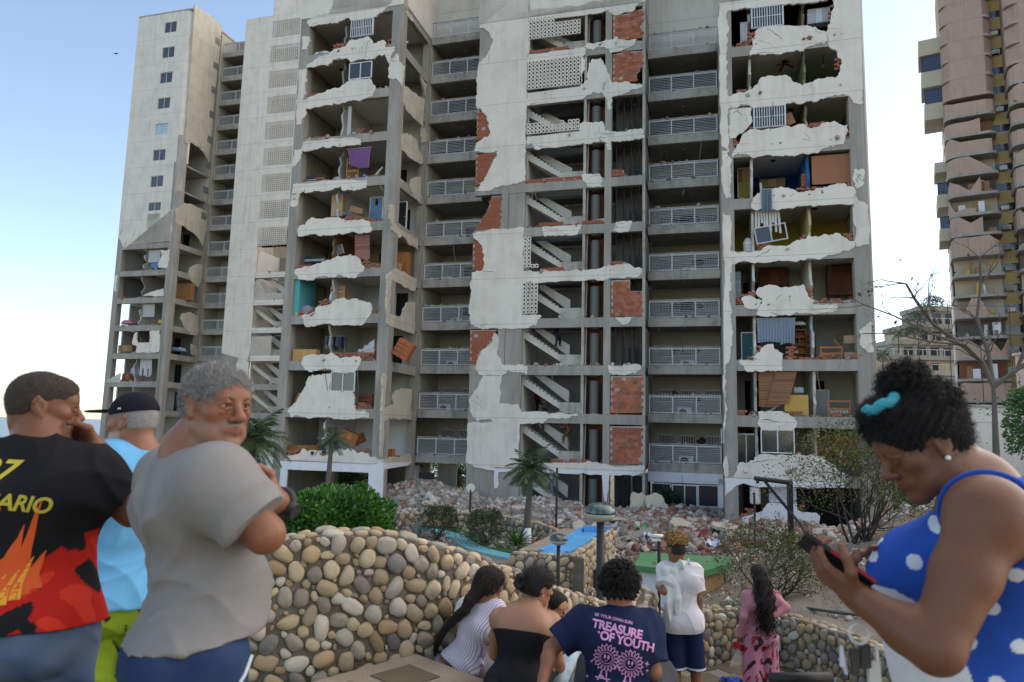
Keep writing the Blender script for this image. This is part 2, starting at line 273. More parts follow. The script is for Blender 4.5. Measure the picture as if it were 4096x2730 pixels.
OUT_Rw=[[(0.74,-0.55),(4.55,-0.57),(6.1,-0.57),(6.1,-0.78),(4.54,-0.88),(4.03,-0.85),(2.72,-0.91),(2.02,-0.91),(1.55,-0.77),(1.26,-0.91),(0.84,-1.29),(0.74,-1.42)],
 [(1.17,-2.73),(1.23,-2.55),(1.65,-2.34),(2.11,-2.17),(2.46,-2.06),(2.64,-1.75),(2.82,-1.65),(3.99,-1.62),(4.01,-1.92),(4.4,-2.01),(4.85,-2.02),(5.01,-2.16),(4.93,-2.92),(1.17,-3.03)]]
OUT_M=[[(-13.63,29.09),(-10.56,28.62),(-10.52,26.7),(-10.46,26.4),(-10.45,24.51),(-10.52,24.23),(-10.48,21.08),(-10.52,20.11),(-10.47,18.73),(-10.48,18.32),(-10.48,16.42),(-10.89,16.31),(-11.37,16.23),(-12.01,16.19),(-12.33,16.14),(-12.86,15.93),(-13.23,15.94),(-13.57,16.02),(-13.32,16.45),(-12.93,16.91),(-12.58,17.61),(-12.31,18.2),(-12.32,18.44),(-13.05,18.38),(-13.47,18.54),(-13.76,18.51),(-13.73,18.85),(-13.49,19.2),(-13.17,19.39),(-12.82,19.55),(-12.9,20.26),(-13,20.77),(-13.3,21),(-13.4,21.24),(-13.71,21.34),(-13.77,21.76),(-13.78,23.11),(-13.65,24.36),(-13.45,24.55),(-13.08,24.97),(-12.8,25.53),(-12.99,26.11),(-13.43,26.62),(-13.74,26.67),(-13.7,27.2),(-13.63,27.88)],
 [(-10.56,28.62),(-10.46,28.61),(-10.41,27.45),(-8.47,27.28),(-7.68,27.3),(-6.82,27.34),(-5.97,27.38),(-5.81,27.89),(-3.27,27.5),(-3.61,26.98),(-4.05,26.44),(-5.11,26.27),(-5.34,26.46),(-5.61,26.71),(-6.97,26.57),(-10.52,26.68)],
 [(-10.52,24.23),(-10.45,24.49),(-10.31,24.47),(-8.99,24.53),(-6.94,24.53),(-6.87,24.73),(-5.87,24.74),(-5.26,24.78),(-5.11,24.92),(-4.61,24.68),(-3.86,24.61),(-3.94,24.32),(-4.2,24.16),(-4.8,23.99),(-5.4,23.93),(-5.48,24.2),(-5.79,24.38),(-6.17,24.41),(-6.48,24.25),(-6.75,24.37),(-6.88,24.51),(-6.9,24.26),(-7.02,23.95),(-7.19,23.93),(-10.5,23.93)],
 [(-7.19,23.93),(-7.05,23.88),(-6.9,23.61),(-6.93,23.13),(-7.12,22.58),(-7.15,22.18),(-6.99,22.13),(-6.73,22.46),(-6.81,22.71),(-6.7,23.43),(-6.47,23.72),(-5.97,23.7),(-5.82,23.4),(-5.62,22.81),(-5.32,22.13),(-5.24,22.05),(-4.34,22.02),(-3.49,21.73),(-3.53,21.53),(-4.04,21.51),(-4.41,21.36),(-5.09,21.19),(-5.31,21.14),(-5.29,20.86),(-5.31,20.46),(-5.46,20.34),(-5.57,20.49),(-5.54,20.96),(-5.69,21.22),(-5.92,21.52),(-6.38,21.61),(-6.76,21.42),(-7.06,21.21),(-10.48,21.17),(-10.48,21.97),(-7.19,22.03)],
 [(-10.48,19.17),(-7.19,19.23),(-7.21,19.7),(-6.97,19.8),(-6.59,19.72),(-6.28,19.73),(-5.9,19.74),(-5.75,19.44),(-5.71,19.09),(-5.07,18.99),(-4.33,19.03),(-3.45,18.99),(-3.38,18.48),(-3.67,18.43),(-4.7,18.41),(-5.37,18.43),(-5.33,18.19),(-5.36,17.88),(-5.51,17.89),(-5.59,18.29),(-5.97,18.48),(-6.72,18.39),(-7.49,18.38),(-9.04,18.36),(-9.98,18.4),(-10.03,18.61),(-10.23,18.77),(-10.39,18.6),(-10.46,18.44)],
 [(-7.05,16.54),(-6.86,16.59),(-5.95,16.49),(-5.84,16.06),(-5.83,15.71),(-6.32,15.71),(-6.62,15.77),(-6.81,16.05),(-7,16.26)],
 [(-13.76,13.32),(-13.39,13.42),(-11.94,13.5),(-10.59,13.55),(-10.47,13.46),(-10.54,12.92),(-10.54,12.06),(-10.48,10.88),(-9.52,10.82),(-8.14,10.81),(-7.02,10.8),(-6.05,10.82),(-5.69,10.98),(-5.03,11.03),(-4.16,10.99),(-3.73,10.83),(-3.55,10.75),(-3.59,10.42),(-3.8,10.24),(-4.3,10.29),(-4.73,10.24),(-5.24,10.29),(-5.61,10.15),(-6.19,10.25),(-7.98,10.18),(-9.81,10.15),(-10.51,10.13),(-10.5,8.21),(-9.47,8.23),(-9.31,8.16),(-9.54,7.9),(-9.65,7.56),(-10.07,7.46),(-10.37,7.42),(-11.54,7.44),(-11.78,7.41),(-12.01,7.45),(-13.13,7.47),(-13.41,7.58),(-13.7,7.78),(-13.73,8.29),(-13.7,9.69),(-13.67,10.63),(-13.72,10.9),(-13.15,10.96),(-12.96,11.15),(-12.93,11.46),(-12.98,12.02),(-13.08,12.41),(-13.29,12.74),(-13.5,12.91),(-13.67,13.08)],
 [(-9.42,13.5),(-7.01,13.5),(-7.16,13.13),(-7.27,12.92),(-8.18,12.89),(-9.25,12.89),(-9.33,13.17)],
 [(-5.01,13.54),(-4.1,13.55),(-4.17,13.27),(-4.31,12.94),(-5.22,12.95),(-5.08,13.24)],
 [(-5.01,7.98),(-3.97,8.02),(-4.22,7.73),(-4.51,7.55),(-4.72,7.63),(-4.9,7.81)],
 [(-12.2,7.18),(-12.04,7.11),(-11.88,6.72),(-11.97,5.97),(-11.72,5.44),(-11.56,5.29),(-10.63,5.32),(-10.13,5.21),(-10.12,4.71),(-10.62,4.84),(-11.32,4.95),(-11.55,4.7),(-13.04,4.7),(-13.29,5.06),(-13.23,5.52),(-13,5.97),(-12.69,6.27),(-12.42,6.5)],
 [(-5.46,5.28),(-4.64,5.21),(-3.62,5.28),(-3.65,4.99),(-3.86,4.78),(-4.07,4.85),(-5.14,4.72),(-5.42,4.85)],
 [(-12.84,4.7),(-11.63,4.7),(-11.76,3.95),(-11.67,3.58),(-11.74,3),(-10.58,2.97),(-10.46,2.55),(-8.61,2.51),(-7.06,2.51),(-7.21,2.37),(-7.87,2.21),(-8.83,2.19),(-9.12,1.92),(-10.48,1.87),(-10.44,-0.56),(-13.15,-0.68),(-13.43,-0.52),(-13.71,-0.35),(-13.65,0.2),(-13.66,1.85),(-13.03,1.92),(-12.13,1.93),(-12.18,2.05),(-12.57,2.08),(-13.03,1.96),(-13.4,2.22),(-13.57,2.66),(-13.63,3.26),(-13.4,3.56),(-13.17,3.87),(-12.95,4.32)],
 [(-10.43,-0.34),(-6.89,-0.22),(-6.31,-0.16),(-5.32,-0.29),(-3.44,-0.25),(-3.4,-0.63),(-10.42,-0.72)]]
OUT_Mw=[[(-13.19,-0.68),(-10.46,-0.72),(-3.38,-0.63),(-3.44,-0.64),(-3.99,-0.84),(-4.2,-0.78),(-5.67,-0.86),(-6.45,-0.87),(-6.74,-0.76),(-7.09,-0.86),(-8.99,-0.86),(-10.45,-0.83),(-11.71,-0.93),(-11.74,-1.19),(-11.65,-1.55),(-11.76,-1.84),(-11.91,-1.85),(-11.95,-0.84),(-12.4,-0.82),(-12.72,-0.75)],
 [(-5.7,-0.86),(-5.31,-0.86),(-5.34,-1.62),(-5.44,-2.24),(-5.58,-2.25),(-5.66,-1.63)]]
OUT_Mb=[[(-5.27,26.32),(-4.36,26.33),(-3.68,26.5),(-3.52,26.51),(-3.5,24.74),(-3.87,24.66),(-4.58,24.7),(-5.11,24.95),(-5.25,24.89)],
 [(-5.27,23.84),(-4.35,23.92),(-3.47,23.85),(-3.44,22.93),(-3.64,22.92),(-3.68,22.6),(-3.86,22.47),(-3.9,22),(-5.26,22.11)],
 [(-5.28,10.13),(-4.22,10.14),(-4.22,9.48),(-3.52,9.46),(-3.52,8.04),(-5.27,8.05)],
 [(-5.28,4.64),(-3.5,4.66),(-3.53,2.68),(-3.62,2.61),(-5.27,2.58)],
 [(-5.29,1.84),(-3.53,1.88),(-3.52,-0.1),(-4.27,-0.23),(-5.27,-0.23)],
 [(-13.72,21.2),(-13.4,21.08),(-13.02,20.79),(-12.88,20.28),(-12.84,19.62),(-13.18,19.4),(-13.61,19.27)],
 [(-13.69,18.29),(-12.35,18.42),(-12.34,18.22),(-12.6,17.63),(-12.94,16.93),(-13.34,16.47),(-13.62,16.33)],
 [(-12.58,15.59),(-11.99,15.59),(-11.96,13.52),(-13.49,13.52),(-13.26,13.79),(-13.19,14.18),(-12.91,14.57),(-12.72,15.04)],
 [(-13.7,12.81),(-13.31,12.76),(-13.09,12.43),(-12.98,12.03),(-12.94,11.47),(-13.01,11.12),(-13.66,11.03)],
 [(-13.69,7.38),(-12.01,7.38),(-12.18,7.19),(-12.44,6.51),(-12.71,6.28),(-13.02,5.98),(-13.24,5.52),(-13.36,5.33),(-13.65,5.33)],
 [(-5.27,16.65),(-4.59,16.64),(-4.59,16.44),(-4.4,16.28),(-5.27,16.33)],
 [(-10.41,24.7),(-9,24.69),(-7.89,24.71),(-7.89,24.58),(-9,24.56),(-10.36,24.53)],
 [(-10.43,16.46),(-8.86,16.5),(-7.09,16.44),(-7.09,16.29),(-8.7,16.25),(-10.41,16.29)],
 [(-9.59,13.68),(-8.12,13.7),(-8.12,13.54),(-9.59,13.57)],
 [(-9.3,10.96),(-8.12,10.96),(-8.12,10.81),(-9.22,10.82)],
 [(-7.02,13.66),(-5.71,13.83),(-5.7,13.61),(-6.23,13.55),(-7,13.53)],
 [(-5.27,11.2),(-4.6,11.22),(-4.31,11.05),(-5.27,11.04)],
 [(-8.65,-0.1),(-7.92,-0.01),(-7.84,-0.25),(-8.65,-0.28)],
 [(-6.9,-0.11),(-6.39,-0.08),(-6.39,-0.2),(-6.89,-0.23)],
 [(-7.59,-0.07),(-7.04,-0.01),(-7.04,-0.23),(-7.58,-0.24)]]
OUT_Lb=[[(-22.22,25.07),(-21.38,25.04),(-21.37,24.87),(-21.67,24.77),(-22.28,24.69),(-22.29,24.86)],
 [(-18.67,24.81),(-18.35,24.81),(-18.33,24.37),(-18.61,24.39)],
 [(-19.18,21.88),(-18.38,21.83),(-18.37,21.62),(-19.17,21.69)],
 [(-24.01,21.79),(-23.52,21.87),(-23.17,21.91),(-23.17,21.85),(-23.96,21.66)],
 [(-19.37,19.03),(-18.4,18.98),(-18.4,18.89),(-19.27,18.89)],
 [(-19.16,13.67),(-18.75,13.65),(-18.74,13.47),(-19.11,13.46)],
 [(-20.85,13.89),(-19.68,13.94),(-19.58,13.68),(-20.84,13.72)],
 [(-23.98,11.04),(-23.46,11.08),(-22.89,11),(-23.92,10.8)],
 [(-19.32,11.22),(-19.03,11.2),(-19,10.97),(-18.4,10.95),(-18.39,10.75),(-19.29,10.76),(-19.49,10.96)],
 [(-22.15,8.86),(-21.6,8.92),(-21.59,8.69),(-22.25,8.48)],
 [(-19.33,5.54),(-18.4,5.5),(-18.43,5.28),(-19.2,5.28)],
 [(-21.37,5.79),(-18.41,5.72),(-18.41,5.59),(-20.35,5.51),(-20.94,5.61)],
 [(-23.84,-0.04),(-22.92,0.09),(-23.23,-0.23),(-23.87,-0.23)],
 [(-19.35,0.17),(-18.44,0.23),(-18.43,0.05),(-19.23,0.03)],
 [(-21.58,0.03),(-21.3,0.07),(-21.28,-0.22),(-21.57,-0.19)],
 [(-19.38,2.73),(-18.46,2.74),(-18.45,2.55),(-19.37,2.53)],
 [(-18.67,8.21),(-18.38,8.22),(-18.37,8.01),(-18.63,8)]]
OUT_Rb=[[(1.24,21.93),(1.47,21.92),(1.5,21.74),(1.24,21.73)],
 [(1.72,21.92),(2.33,21.91),(2.29,21.7),(1.72,21.73)],
 [(2.23,22.42),(2.59,22.59),(2.46,22.14),(2.33,21.91),(2.17,21.93)],
 [(4.03,22.64),(5.1,22.59),(5.1,22.45),(4.06,22.53)],
 [(1.59,19.39),(2.19,19.43),(2.12,19.26),(1.62,19.27)],
 [(1.2,19.18),(1.43,19.17),(1.43,19.06),(1.2,19.05)],
 [(1.2,16.72),(1.67,16.65),(1.51,16.24),(1.2,16.25)],
 [(2.06,17.22),(2.34,17.37),(2.34,17.2),(2.09,17.08)],
 [(4.93,17.25),(5.68,17.21),(5.67,17),(4.96,17.03)],
 [(6.75,16.71),(6.95,16.76),(6.93,16.3),(6.7,16.28)],
 [(6.6,13.99),(6.97,14),(6.97,13.8),(6.68,13.79)],
 [(4.34,13.89),(5.64,13.87),(5.64,13.78),(4.4,13.78)],
 [(6.07,22.77),(6.21,23.31),(6.36,23.42),(6.19,22.72)],
 [(6.43,20.65),(6.55,20.71),(6.58,19.95),(6.43,19.83)],
 [(4.46,11.41),(4.72,11.43),(4.72,11.27),(4.45,11.23)],
 [(6.43,11.41),(6.89,11.41),(6.88,11.1),(6.65,11.08),(6.49,11.24)],
 [(1.36,8.38),(1.67,8.4),(1.73,8.08),(1.34,8.05)],
 [(4.63,8.89),(4.8,8.89),(4.97,8.56),(4.96,8.25),(4.73,8.41)],
 [(5.02,8.15),(5.54,8.23),(5.64,8.04),(5.07,8.02)],
 [(2.38,5.91),(2.65,5.94),(2.49,5.63),(2.32,5.62)],
 [(3.69,5.9),(4.1,5.93),(4.07,5.31),(3.68,5.31)],
 [(5.31,5.46),(5.91,5.48),(5.9,5.27),(5.31,5.27)],
 [(6.67,5.45),(6.91,5.48),(6.9,5.27),(6.66,5.27)],
 [(1.61,8.6),(2.37,8.64),(2.34,8.51),(1.67,8.43)],
 [(1.25,2.74),(1.76,2.74),(1.76,2.53),(1.26,2.52)],
 [(5.66,2.72),(6.11,2.75),(6.1,2.53),(5.65,2.52)],
 [(4.02,0.78),(4.22,0.79),(4.22,0.69),(4.02,0.69)],
 [(1.68,-1.95),(2.21,-1.93),(2.21,-2.13),(1.65,-2.32)],
 [(4.01,-1.74),(4.26,-1.73),(4.25,-1.92),(4.01,-1.92)],
 [(1.53,-2.2),(2,-2.15),(1.65,-2.35),(1.35,-2.46)]]
OUT_T=[[(-57.2,44.13),(-50.5,44.04),(-50.46,43.69),(-50.42,40.75),(-50.47,34.85),(-50.33,29.45),(-50.49,28.73),(-50.83,28.29),(-50.84,26.83),(-50.83,24.46),(-50.85,22.36),(-50.77,20.83),(-50.83,19.08),(-52.41,19.03),(-54.72,19.05),(-55.65,19.02),(-56.41,18.5),(-57.03,18.66),(-57.15,17.36),(-57.12,19.73),(-57.21,23.73),(-56.98,26.71),(-56.78,26.63),(-57.28,30.08)],
 [(-51.87,18.17),(-50.85,18.27),(-50.77,17.73),(-50.92,16.33),(-51.84,16.43),(-52.1,16.76),(-51.67,17.77)],
 [(-53.45,13.67),(-52.35,14.08),(-51.1,14.36),(-51.02,13.6)],
 [(-54.26,8.93),(-54.18,9.81),(-53.82,10.06),(-53.63,8.99),(-52.27,9.04),(-52.32,10.16),(-51.2,10.25),(-51.05,9.52),(-51.02,8.15),(-52.31,7.98),(-52.77,8.04),(-53.84,8.11),(-53.6,8.67)],
 [(-57.14,15.79),(-56.79,15.9),(-56.77,14.28),(-57.13,14.29)]]
OUT_Ts=[[(55.87,43.92),(58.02,44.08),(60.03,43.97),(59.98,40.14),(59.72,36.12),(59.76,32.29),(59.71,28.35),(59.35,28.9),(58.72,29.35),(57.93,29.58),(57.19,29.55),(56.64,29.49),(56.13,29.25)],
 [(55.61,22.18),(56.81,23.22),(57.89,23.37),(59.4,23.37),(60.09,23.24),(60.17,21.62),(59.84,19.48),(59.41,19.91),(58.89,20.31),(58.2,20.59),(57.47,20.65),(56.73,20.83),(55.84,20.9)],
 [(58.09,16.79),(58.94,17.38),(60.04,17.64),(59.99,16.42),(59.66,15.15),(59.17,15.31),(58.59,15.59),(58.17,16.02)],
 [(57.43,11.61),(57.72,12.17),(58.76,12.48),(60.08,12.3),(60.12,11.11),(60.12,10.32),(59.01,10.3),(58.24,10.71),(57.83,11.16)],
 [(59.21,9.29),(60.06,9.13),(60.14,8.09),(59.42,8.28)]]
OUT_N=[[(-46.36,46.84),(-43.26,46.35),(-43.03,43.34),(-43.09,23.71),(-43.05,18.54),(-43.03,16.41),(-43.12,15.77),(-43.05,13.08),(-43.03,10.93),(-43.04,8.79),(-43.09,8.1),(-43.32,7.48),(-43.1,7.42),(-43.06,5.18),(-44.36,5.18),(-44.52,7.05),(-44.29,7.8),(-44.89,7.95),(-46.24,7.99),(-46.16,16),(-46.24,23.92)]]
# ================================================================ the two blocks of flats
G0, ST = -.55, 2.75
def gz(k): return G0 + ST * (k - 1)      # shadow groove of storey k
def fl(k): return gz(k) + .30            # floor of storey k
def ce(k): return gz(k + 1) - .25        # underside of the beam above
BASE = -3.2
def flat(v): return lambda p, a: (p[0], v + a, p[1])
def sidep(u): return lambda p, a: (u - a, p[0], p[1])
def P(root, name, mb, m, label=None, smooth=False): return mb.build(name, m, root, smooth, label=label)
def bx(root, name, m, *a, label=None): return MB().box(*a).build(name, m, root, label=label)

def plaster(root, polys, f, m, name='plaster_panel', th=.13, amp=.085):
 for pg in polys:
  mb = MB(); mb.prism(ragged(pg, amp), 0, th, f); mb.build(name, m, root)

BR_N = {}
def bricks(root, polys, v, bw=.245, bh=.2, m=None, limit=300, rough=False, side=None):
 """lays hollow clay bricks in every outline, each an object of its own"""
 rr = random.Random(11); key = root.name; stuff = MB()
 shapes = []
 for j in range(5):
  b = MB().box(-bw / 2 + .006, bw / 2 - .006, 0, .11, .006, bh - .006, jit=.006, rr=rr); shapes.append(b)
 meshes = [s.mesh('brick') for s in shapes]
 for me in meshes: me.materials.append(m or BRICK)
 for pg in polys:
  x0, x1 = min(p[0] for p in pg), max(p[0] for p in pg); z0, z1 = min(p[1] for p in pg), max(p[1] for p in pg)
  if not rough:
   mo = MB(); mo.prism(pg, .02, .10, flat(v)); mo.build('mortar_bed', MORTAR, root)
  row = 0; z = z0 + (rr.uniform(0, .02))
  while z < z1:
   x = x0 - (bw / 2 if row % 2 else 0) + bw / 2
   while x < x1 + bw / 2:
    if inside((x, z + bh / 2), pg) and rr.random() > (.06 if rough else .012):
     dv = rr.uniform(-.012, .012) + (rr.uniform(-.05, .06) if rough else 0)
     i = rr.randrange(5); n = BR_N.get(key, 0)
     rz = rr.uniform(-.25, .25) if rough else rr.uniform(-.02, .02)
     if n < limit:
      o = link('brick', meshes[i], None, root, loc=(x, v + dv, z)); o.rotation_euler = (rr.uniform(-.05, .05) * rough, rr.uniform(-.04, .04) * rough, rz)
      BR_N[key] = n + 1
     else:
      M = Matrix.Translation((x, v + dv, z)) @ Matrix.Rotation(rz, 4, 'Z')
      stuff.add([M @ Vector(q) for q in shapes[i].v], shapes[i].f)
    x += bw
   z += bh; row += 1
 if stuff.v: kind(stuff.build('brickwork', m or BRICK, root), 'stuff')

def window(root, u0, u1, z0, z1, v, panes=2, bars=0, m=METAL, glass=GLASS, louvre=0, name='window', fw=.05):
 mb = MB(); d0, d1 = v - .03, v + .05
 mb.box(u0, u1, d0, d1, z0, z0 + fw); mb.box(u0, u1, d0, d1, z1 - fw, z1)
 for i in range(panes + 1):
  x = u0 + (u1 - u0 - fw) * i / panes; mb.box(x, x + fw, d0 - .002, d1 + .002, z0 + .001, z1 - .001)
 o = mb.build(name, m, root)
 def sub(nm, mb, mm): q = mb.build(nm, mm, o); return q
 for i in range(panes):
  a = u0 + (u1 - u0 - fw) * i / panes + fw; b = u0 + (u1 - u0 - fw) * (i + 1) / panes
  if glass: sub('pane', MB().box(a, b, v + .015, v + .025, z0 + fw, z1 - fw), glass)
 if bars:
  for i in range(bars):
   x = u0 + (u1 - u0) * (i + .5) / bars
   sub('bar', MB().box(x - .016, x + .016, v - .075, v - .045, z0 + .01, z1 - .01), m)
  for z in (z0 + .02, (z0 + z1) / 2, z1 - .05): sub('bar', MB().box(u0, u1, v - .05, v - .035, z, z + .03), m)
 if louvre:
  for i in range(louvre):
   z = z0 + fw + (z1 - z0 - 2 * fw) * i / louvre
   sub('slat', MB().box(u0 + fw, u1 - fw, v - .02, v + .03, z, z + (z1 - z0) / louvre * .6), m)
 return o

def railing(root, u0, u1, v, z0, z1, bays, n=9, m=METAL, rr=rnd, bent=0):
 mb = MB(); mb.box(u0, u1, v - .03, v + .03, z1 - .05, z1); mb.box(u0, u1, v - .025, v + .025, z0, z0 + .04)
 o = mb.build('balcony_railing', m, root)
 for i in range(bays + 1):
  x = u0 + .03 + (u1 - u0 - .06) * i / bays
  MB().box(x - .028, x + .028, v - .035, v + .035, z0 + .001, z1 + .002).build('post', m, o)
 for i in range(n):
  z = z0 + (z1 - z0) * (i + .8) / (n + .6); pts = []
  for j in range(bays * 3 + 1):
   t = j / (bays * 3); sag = rr.uniform(-.012, .012) * (2.2 if i % 4 == 1 else 1)
   if bent and t < .7: sag += -.25 * math.sin(t / .7 * math.pi) * (1 - i / n)
   pts.append((u0 + (u1 - u0) * t, v + rr.uniform(-.008, .008) - (.15 * bent * math.sin(t * 5)), z + sag))
  MB().tube(pts, .0135, 4).build('rail', m, o)
 return o

def rubble_edge(mb, u0, u1, v0, v1, z, n, rr, r=(.03, .13)):
 for _ in range(n):
  s = rr.uniform(*r); mb.chunk((rr.uniform(u0, u1), rr.uniform(v0, v1), z + s * .35), s, rr)

def tower_block(root, u0, u1, v0, side, kmin, kmax, parts, colors, depth=4.3, openleft=0, top=43.5, whole=None):
 """a projecting block of rooms: columns, beams, slabs, partitions and back walls. side: +1 = its right wall is open too"""
 du = .28
 for k in range(kmin, kmax + 1):
  g = gz(k)
  bx(root, 'floor_slab', CONC_D if k % 2 else CONC, u0 + .05, u1 - .05, v0 + .32, v0 + 9, g + .12, g + .296)
  MB().box(u0 + .3, u1 - .3, v0, v0 + .3, g - .25, g + .3).build('beam', CONC, root)
  if side: MB().box(u1 - .3, u1, v0 + .6, v0 + depth + .2, g - .248, g + .302).build('beam', CONC, root)
  # ceiling skin of the room above slab
  bx(root, 'ceiling', ROOM, u0 + .32, u1 - .32, v0 + .33, v0 + depth, g + .10, g + .118)
 zt, zb = gz(kmax + 1), BASE
 if whole is not None: zt = whole
 for a, b in ((u0, u0 + .62), (u1 - .72, u1)):
  MB().box(a, b, v0 - .004, v0 + .6, zb, zt).build('column', CONC, root)
 if side: MB().box(u1 - .4, u1 - .003, v0 + depth - .3, v0 + depth + .1, zb, zt).build('column', CONC, root)
 for k in range(kmin, kmax + 1):
  f, c = fl(k), gz(k + 1) + .098
  cb, cl = colors.get(k, (None, None)); m = paint(*cb) if cb else ROOM; ml = paint(*cl) if cl else m
  bx(root, 'room_wall', m, u0 + .3, u1 - .03, v0 + depth, v0 + depth + .12, f, c)
  if k > openleft: bx(root, 'room_wall', ml, u0 + .02, u0 + .16, v0 + .605, v0 + depth - .004, f, c)
  rr = random.Random(k * 7 + int(u0))
  for pu in parts:
   h = c - f; n = 8; pts = [(v0 + depth - .005, f + .002), (v0 + depth - .005, c - .002)]
   pts += [(v0 + .25 + rr.uniform(0, .35) + (.5 * rr.random() if rr.random() < .4 else 0), c - .002 - h * i / n * .999) for i in range(n)] + [(v0 + .3 + rr.uniform(0, .6), f + .002)]
   MB().prism(pts, 0, .12, sidep(pu + .06)).build('partition_wall', ml if pu == parts[-1] else ROOM, root)
  # doorways in the back wall are flat panels painted dark as unlit recesses
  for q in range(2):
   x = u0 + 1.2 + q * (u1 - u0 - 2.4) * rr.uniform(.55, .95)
   if rr.random() < .75: bx(root, 'doorway_dark_panel', SHADE_BLACK, x, x + .8, v0 + depth - .012, v0 + depth - .003, f + .02, f + 2.02)
  MB().lathe([(.02, 0), (.13, .02), (.15, .06), (.02, .065)], 10, (u0 + rr.uniform(2, 5), v0 + 1.7, c - .07)).build('ceiling_lamp', DARK, root, smooth=True)

def upper_box(root, u0, u1, v0, v1, z0, z1):
 MB().box(u0, u1, v0, v1, z0, z1).build('wall', PLASTER, root)

def balconies(root, u0, u1, v, kmin, kmax, bays, rr, bent=(), lite=0, vb=2.6):
 for k in range(kmin, kmax + 1):
  g = gz(k); pts = []
  MB().box(u0, u1, v, v + .2, g - .07, g + .43).build('balcony_edge', CONC_L, root)
  bx(root, 'balcony_slab', CONC, u0, u1, v + .2, v + vb + .6, g + .05, g + .25)
  railing(root, u0 + .05, u1 - .05, v + .06, g + .47, g + 1.43, bays, 9, WMETAL, rr, bent=1 if k in bent else 0)
  MB().box(u0 + .01, u1 - .01, v + .02, v + .12, g + 1.45, g + 1.52, jit=.01).build('handrail', CONC_L, root)
  # inner wall behind the balcony, with grilles; openings and holes are flat panels painted dark
  f, c = g + .25, gz(k + 1) + .05
  bx(root, 'balcony_wall', paint(.40, .385, .35) if k < 8 else CONC_D, u0, u1, v + vb, v + vb + .12, f, c)  # wall colour lowered for the shade of the deep balcony, upper storeys most
  if not lite:
   W = u1 - u0
   for a, b, z, h, bars in ((.1, .30, 1.0, .75, 9), (.42, .62, 1.1, .62, 8 if k < 4 or k > 6 else 0), (.78, .99, 1.15, .58, 9)):
    if rr.random() < (.9 if k < 8 else .45):
     bx(root, 'opening_dark_panel', SHADE_BLACK, u0 + a * W, u0 + b * W, v + vb - .012, v + vb - .004, f + z, f + z + h)
     if bars:
      mb = MB(); q = []
      o = MB().box(u0 + a * W, u0 + b * W, v + vb - .04, v + vb - .02, f + z, f + z + .04).box(u0 + a * W, u0 + b * W, v + vb - .04, v + vb - .02, f + z + h - .04, f + z + h).build('window_grille', WMETAL, root)
      for i in range(bars):
       x = u0 + (a + (b - a) * (i + .5) / bars) * W
       MB().box(x - .018, x + .018, v + vb - .05, v + vb - .03, f + z + .002, f + z + h - .002).build('bar', WMETAL, o)
   for q in range(2 if k < 7 else 1):
    x = u0 + rr.choice((.34, .68, .72)) * W + rr.uniform(-.1, .1); z = f + 1.3 + rr.uniform(-.1, .2)
    pg = [(x + math.cos(t) * rr.uniform(.16, .34), z + math.sin(t) * rr.uniform(.12, .3)) for t in [i * .7 for i in range(9)]]
    MB().prism(pg, 0, .01, flat(v + vb - .014)).build('hole_dark_patch', paint(.09, .05, .035), root)
   # things stored behind the rails: condenser units, drums
   if rr.random() < .7 and u0 > -30:
    o = air_con(root, u0 + rr.uniform(.25, .6) * W, v + .9, f, rr)
  MB().lathe([(.02, 0), (.07, .01), (.07, .04)], 8, (u0 + (u1 - u0) * .5, v + 1.3, c - .045)).build('ceiling_lamp', WMETAL, root, smooth=True)

AC_LIST = []
def air_con(root, u, v, z, rr):
 AC_LIST.append((u, v, z, rr.uniform(-.1, .1))); return None

def stair(root, ua, ub, v0, za, zb, steps=11, w=1.1, back=True):
 """one flight falling from (ua, za) to (ub, zb), its landing and the sloped balustrade behind it"""
 n = steps; du = (ub - ua) / n; dz = (za - zb) / n; pts = []
 for i in range(n):
  pts += [(ua + du * i, za - dz * i), (ua + du * (i + 1), za - dz * i)]
 pts += [(ub, zb), (ub, zb - .28), (ua, za - .42 + dz * .2)]
 MB().prism(pts, 0, w, flat(v0)).build('stair_flight', paint(.56, .53, .47, streak=.2), root)
 if back:
  MB().prism([(ua + .4, za + .24), (ua + 1.0, za + .24), (ub + .27, zb + .86), (ub + .27, zb + .12)], 0, .1, flat(v0 + w + .1)).build('stair_balustrade', ROOM, root)
 return

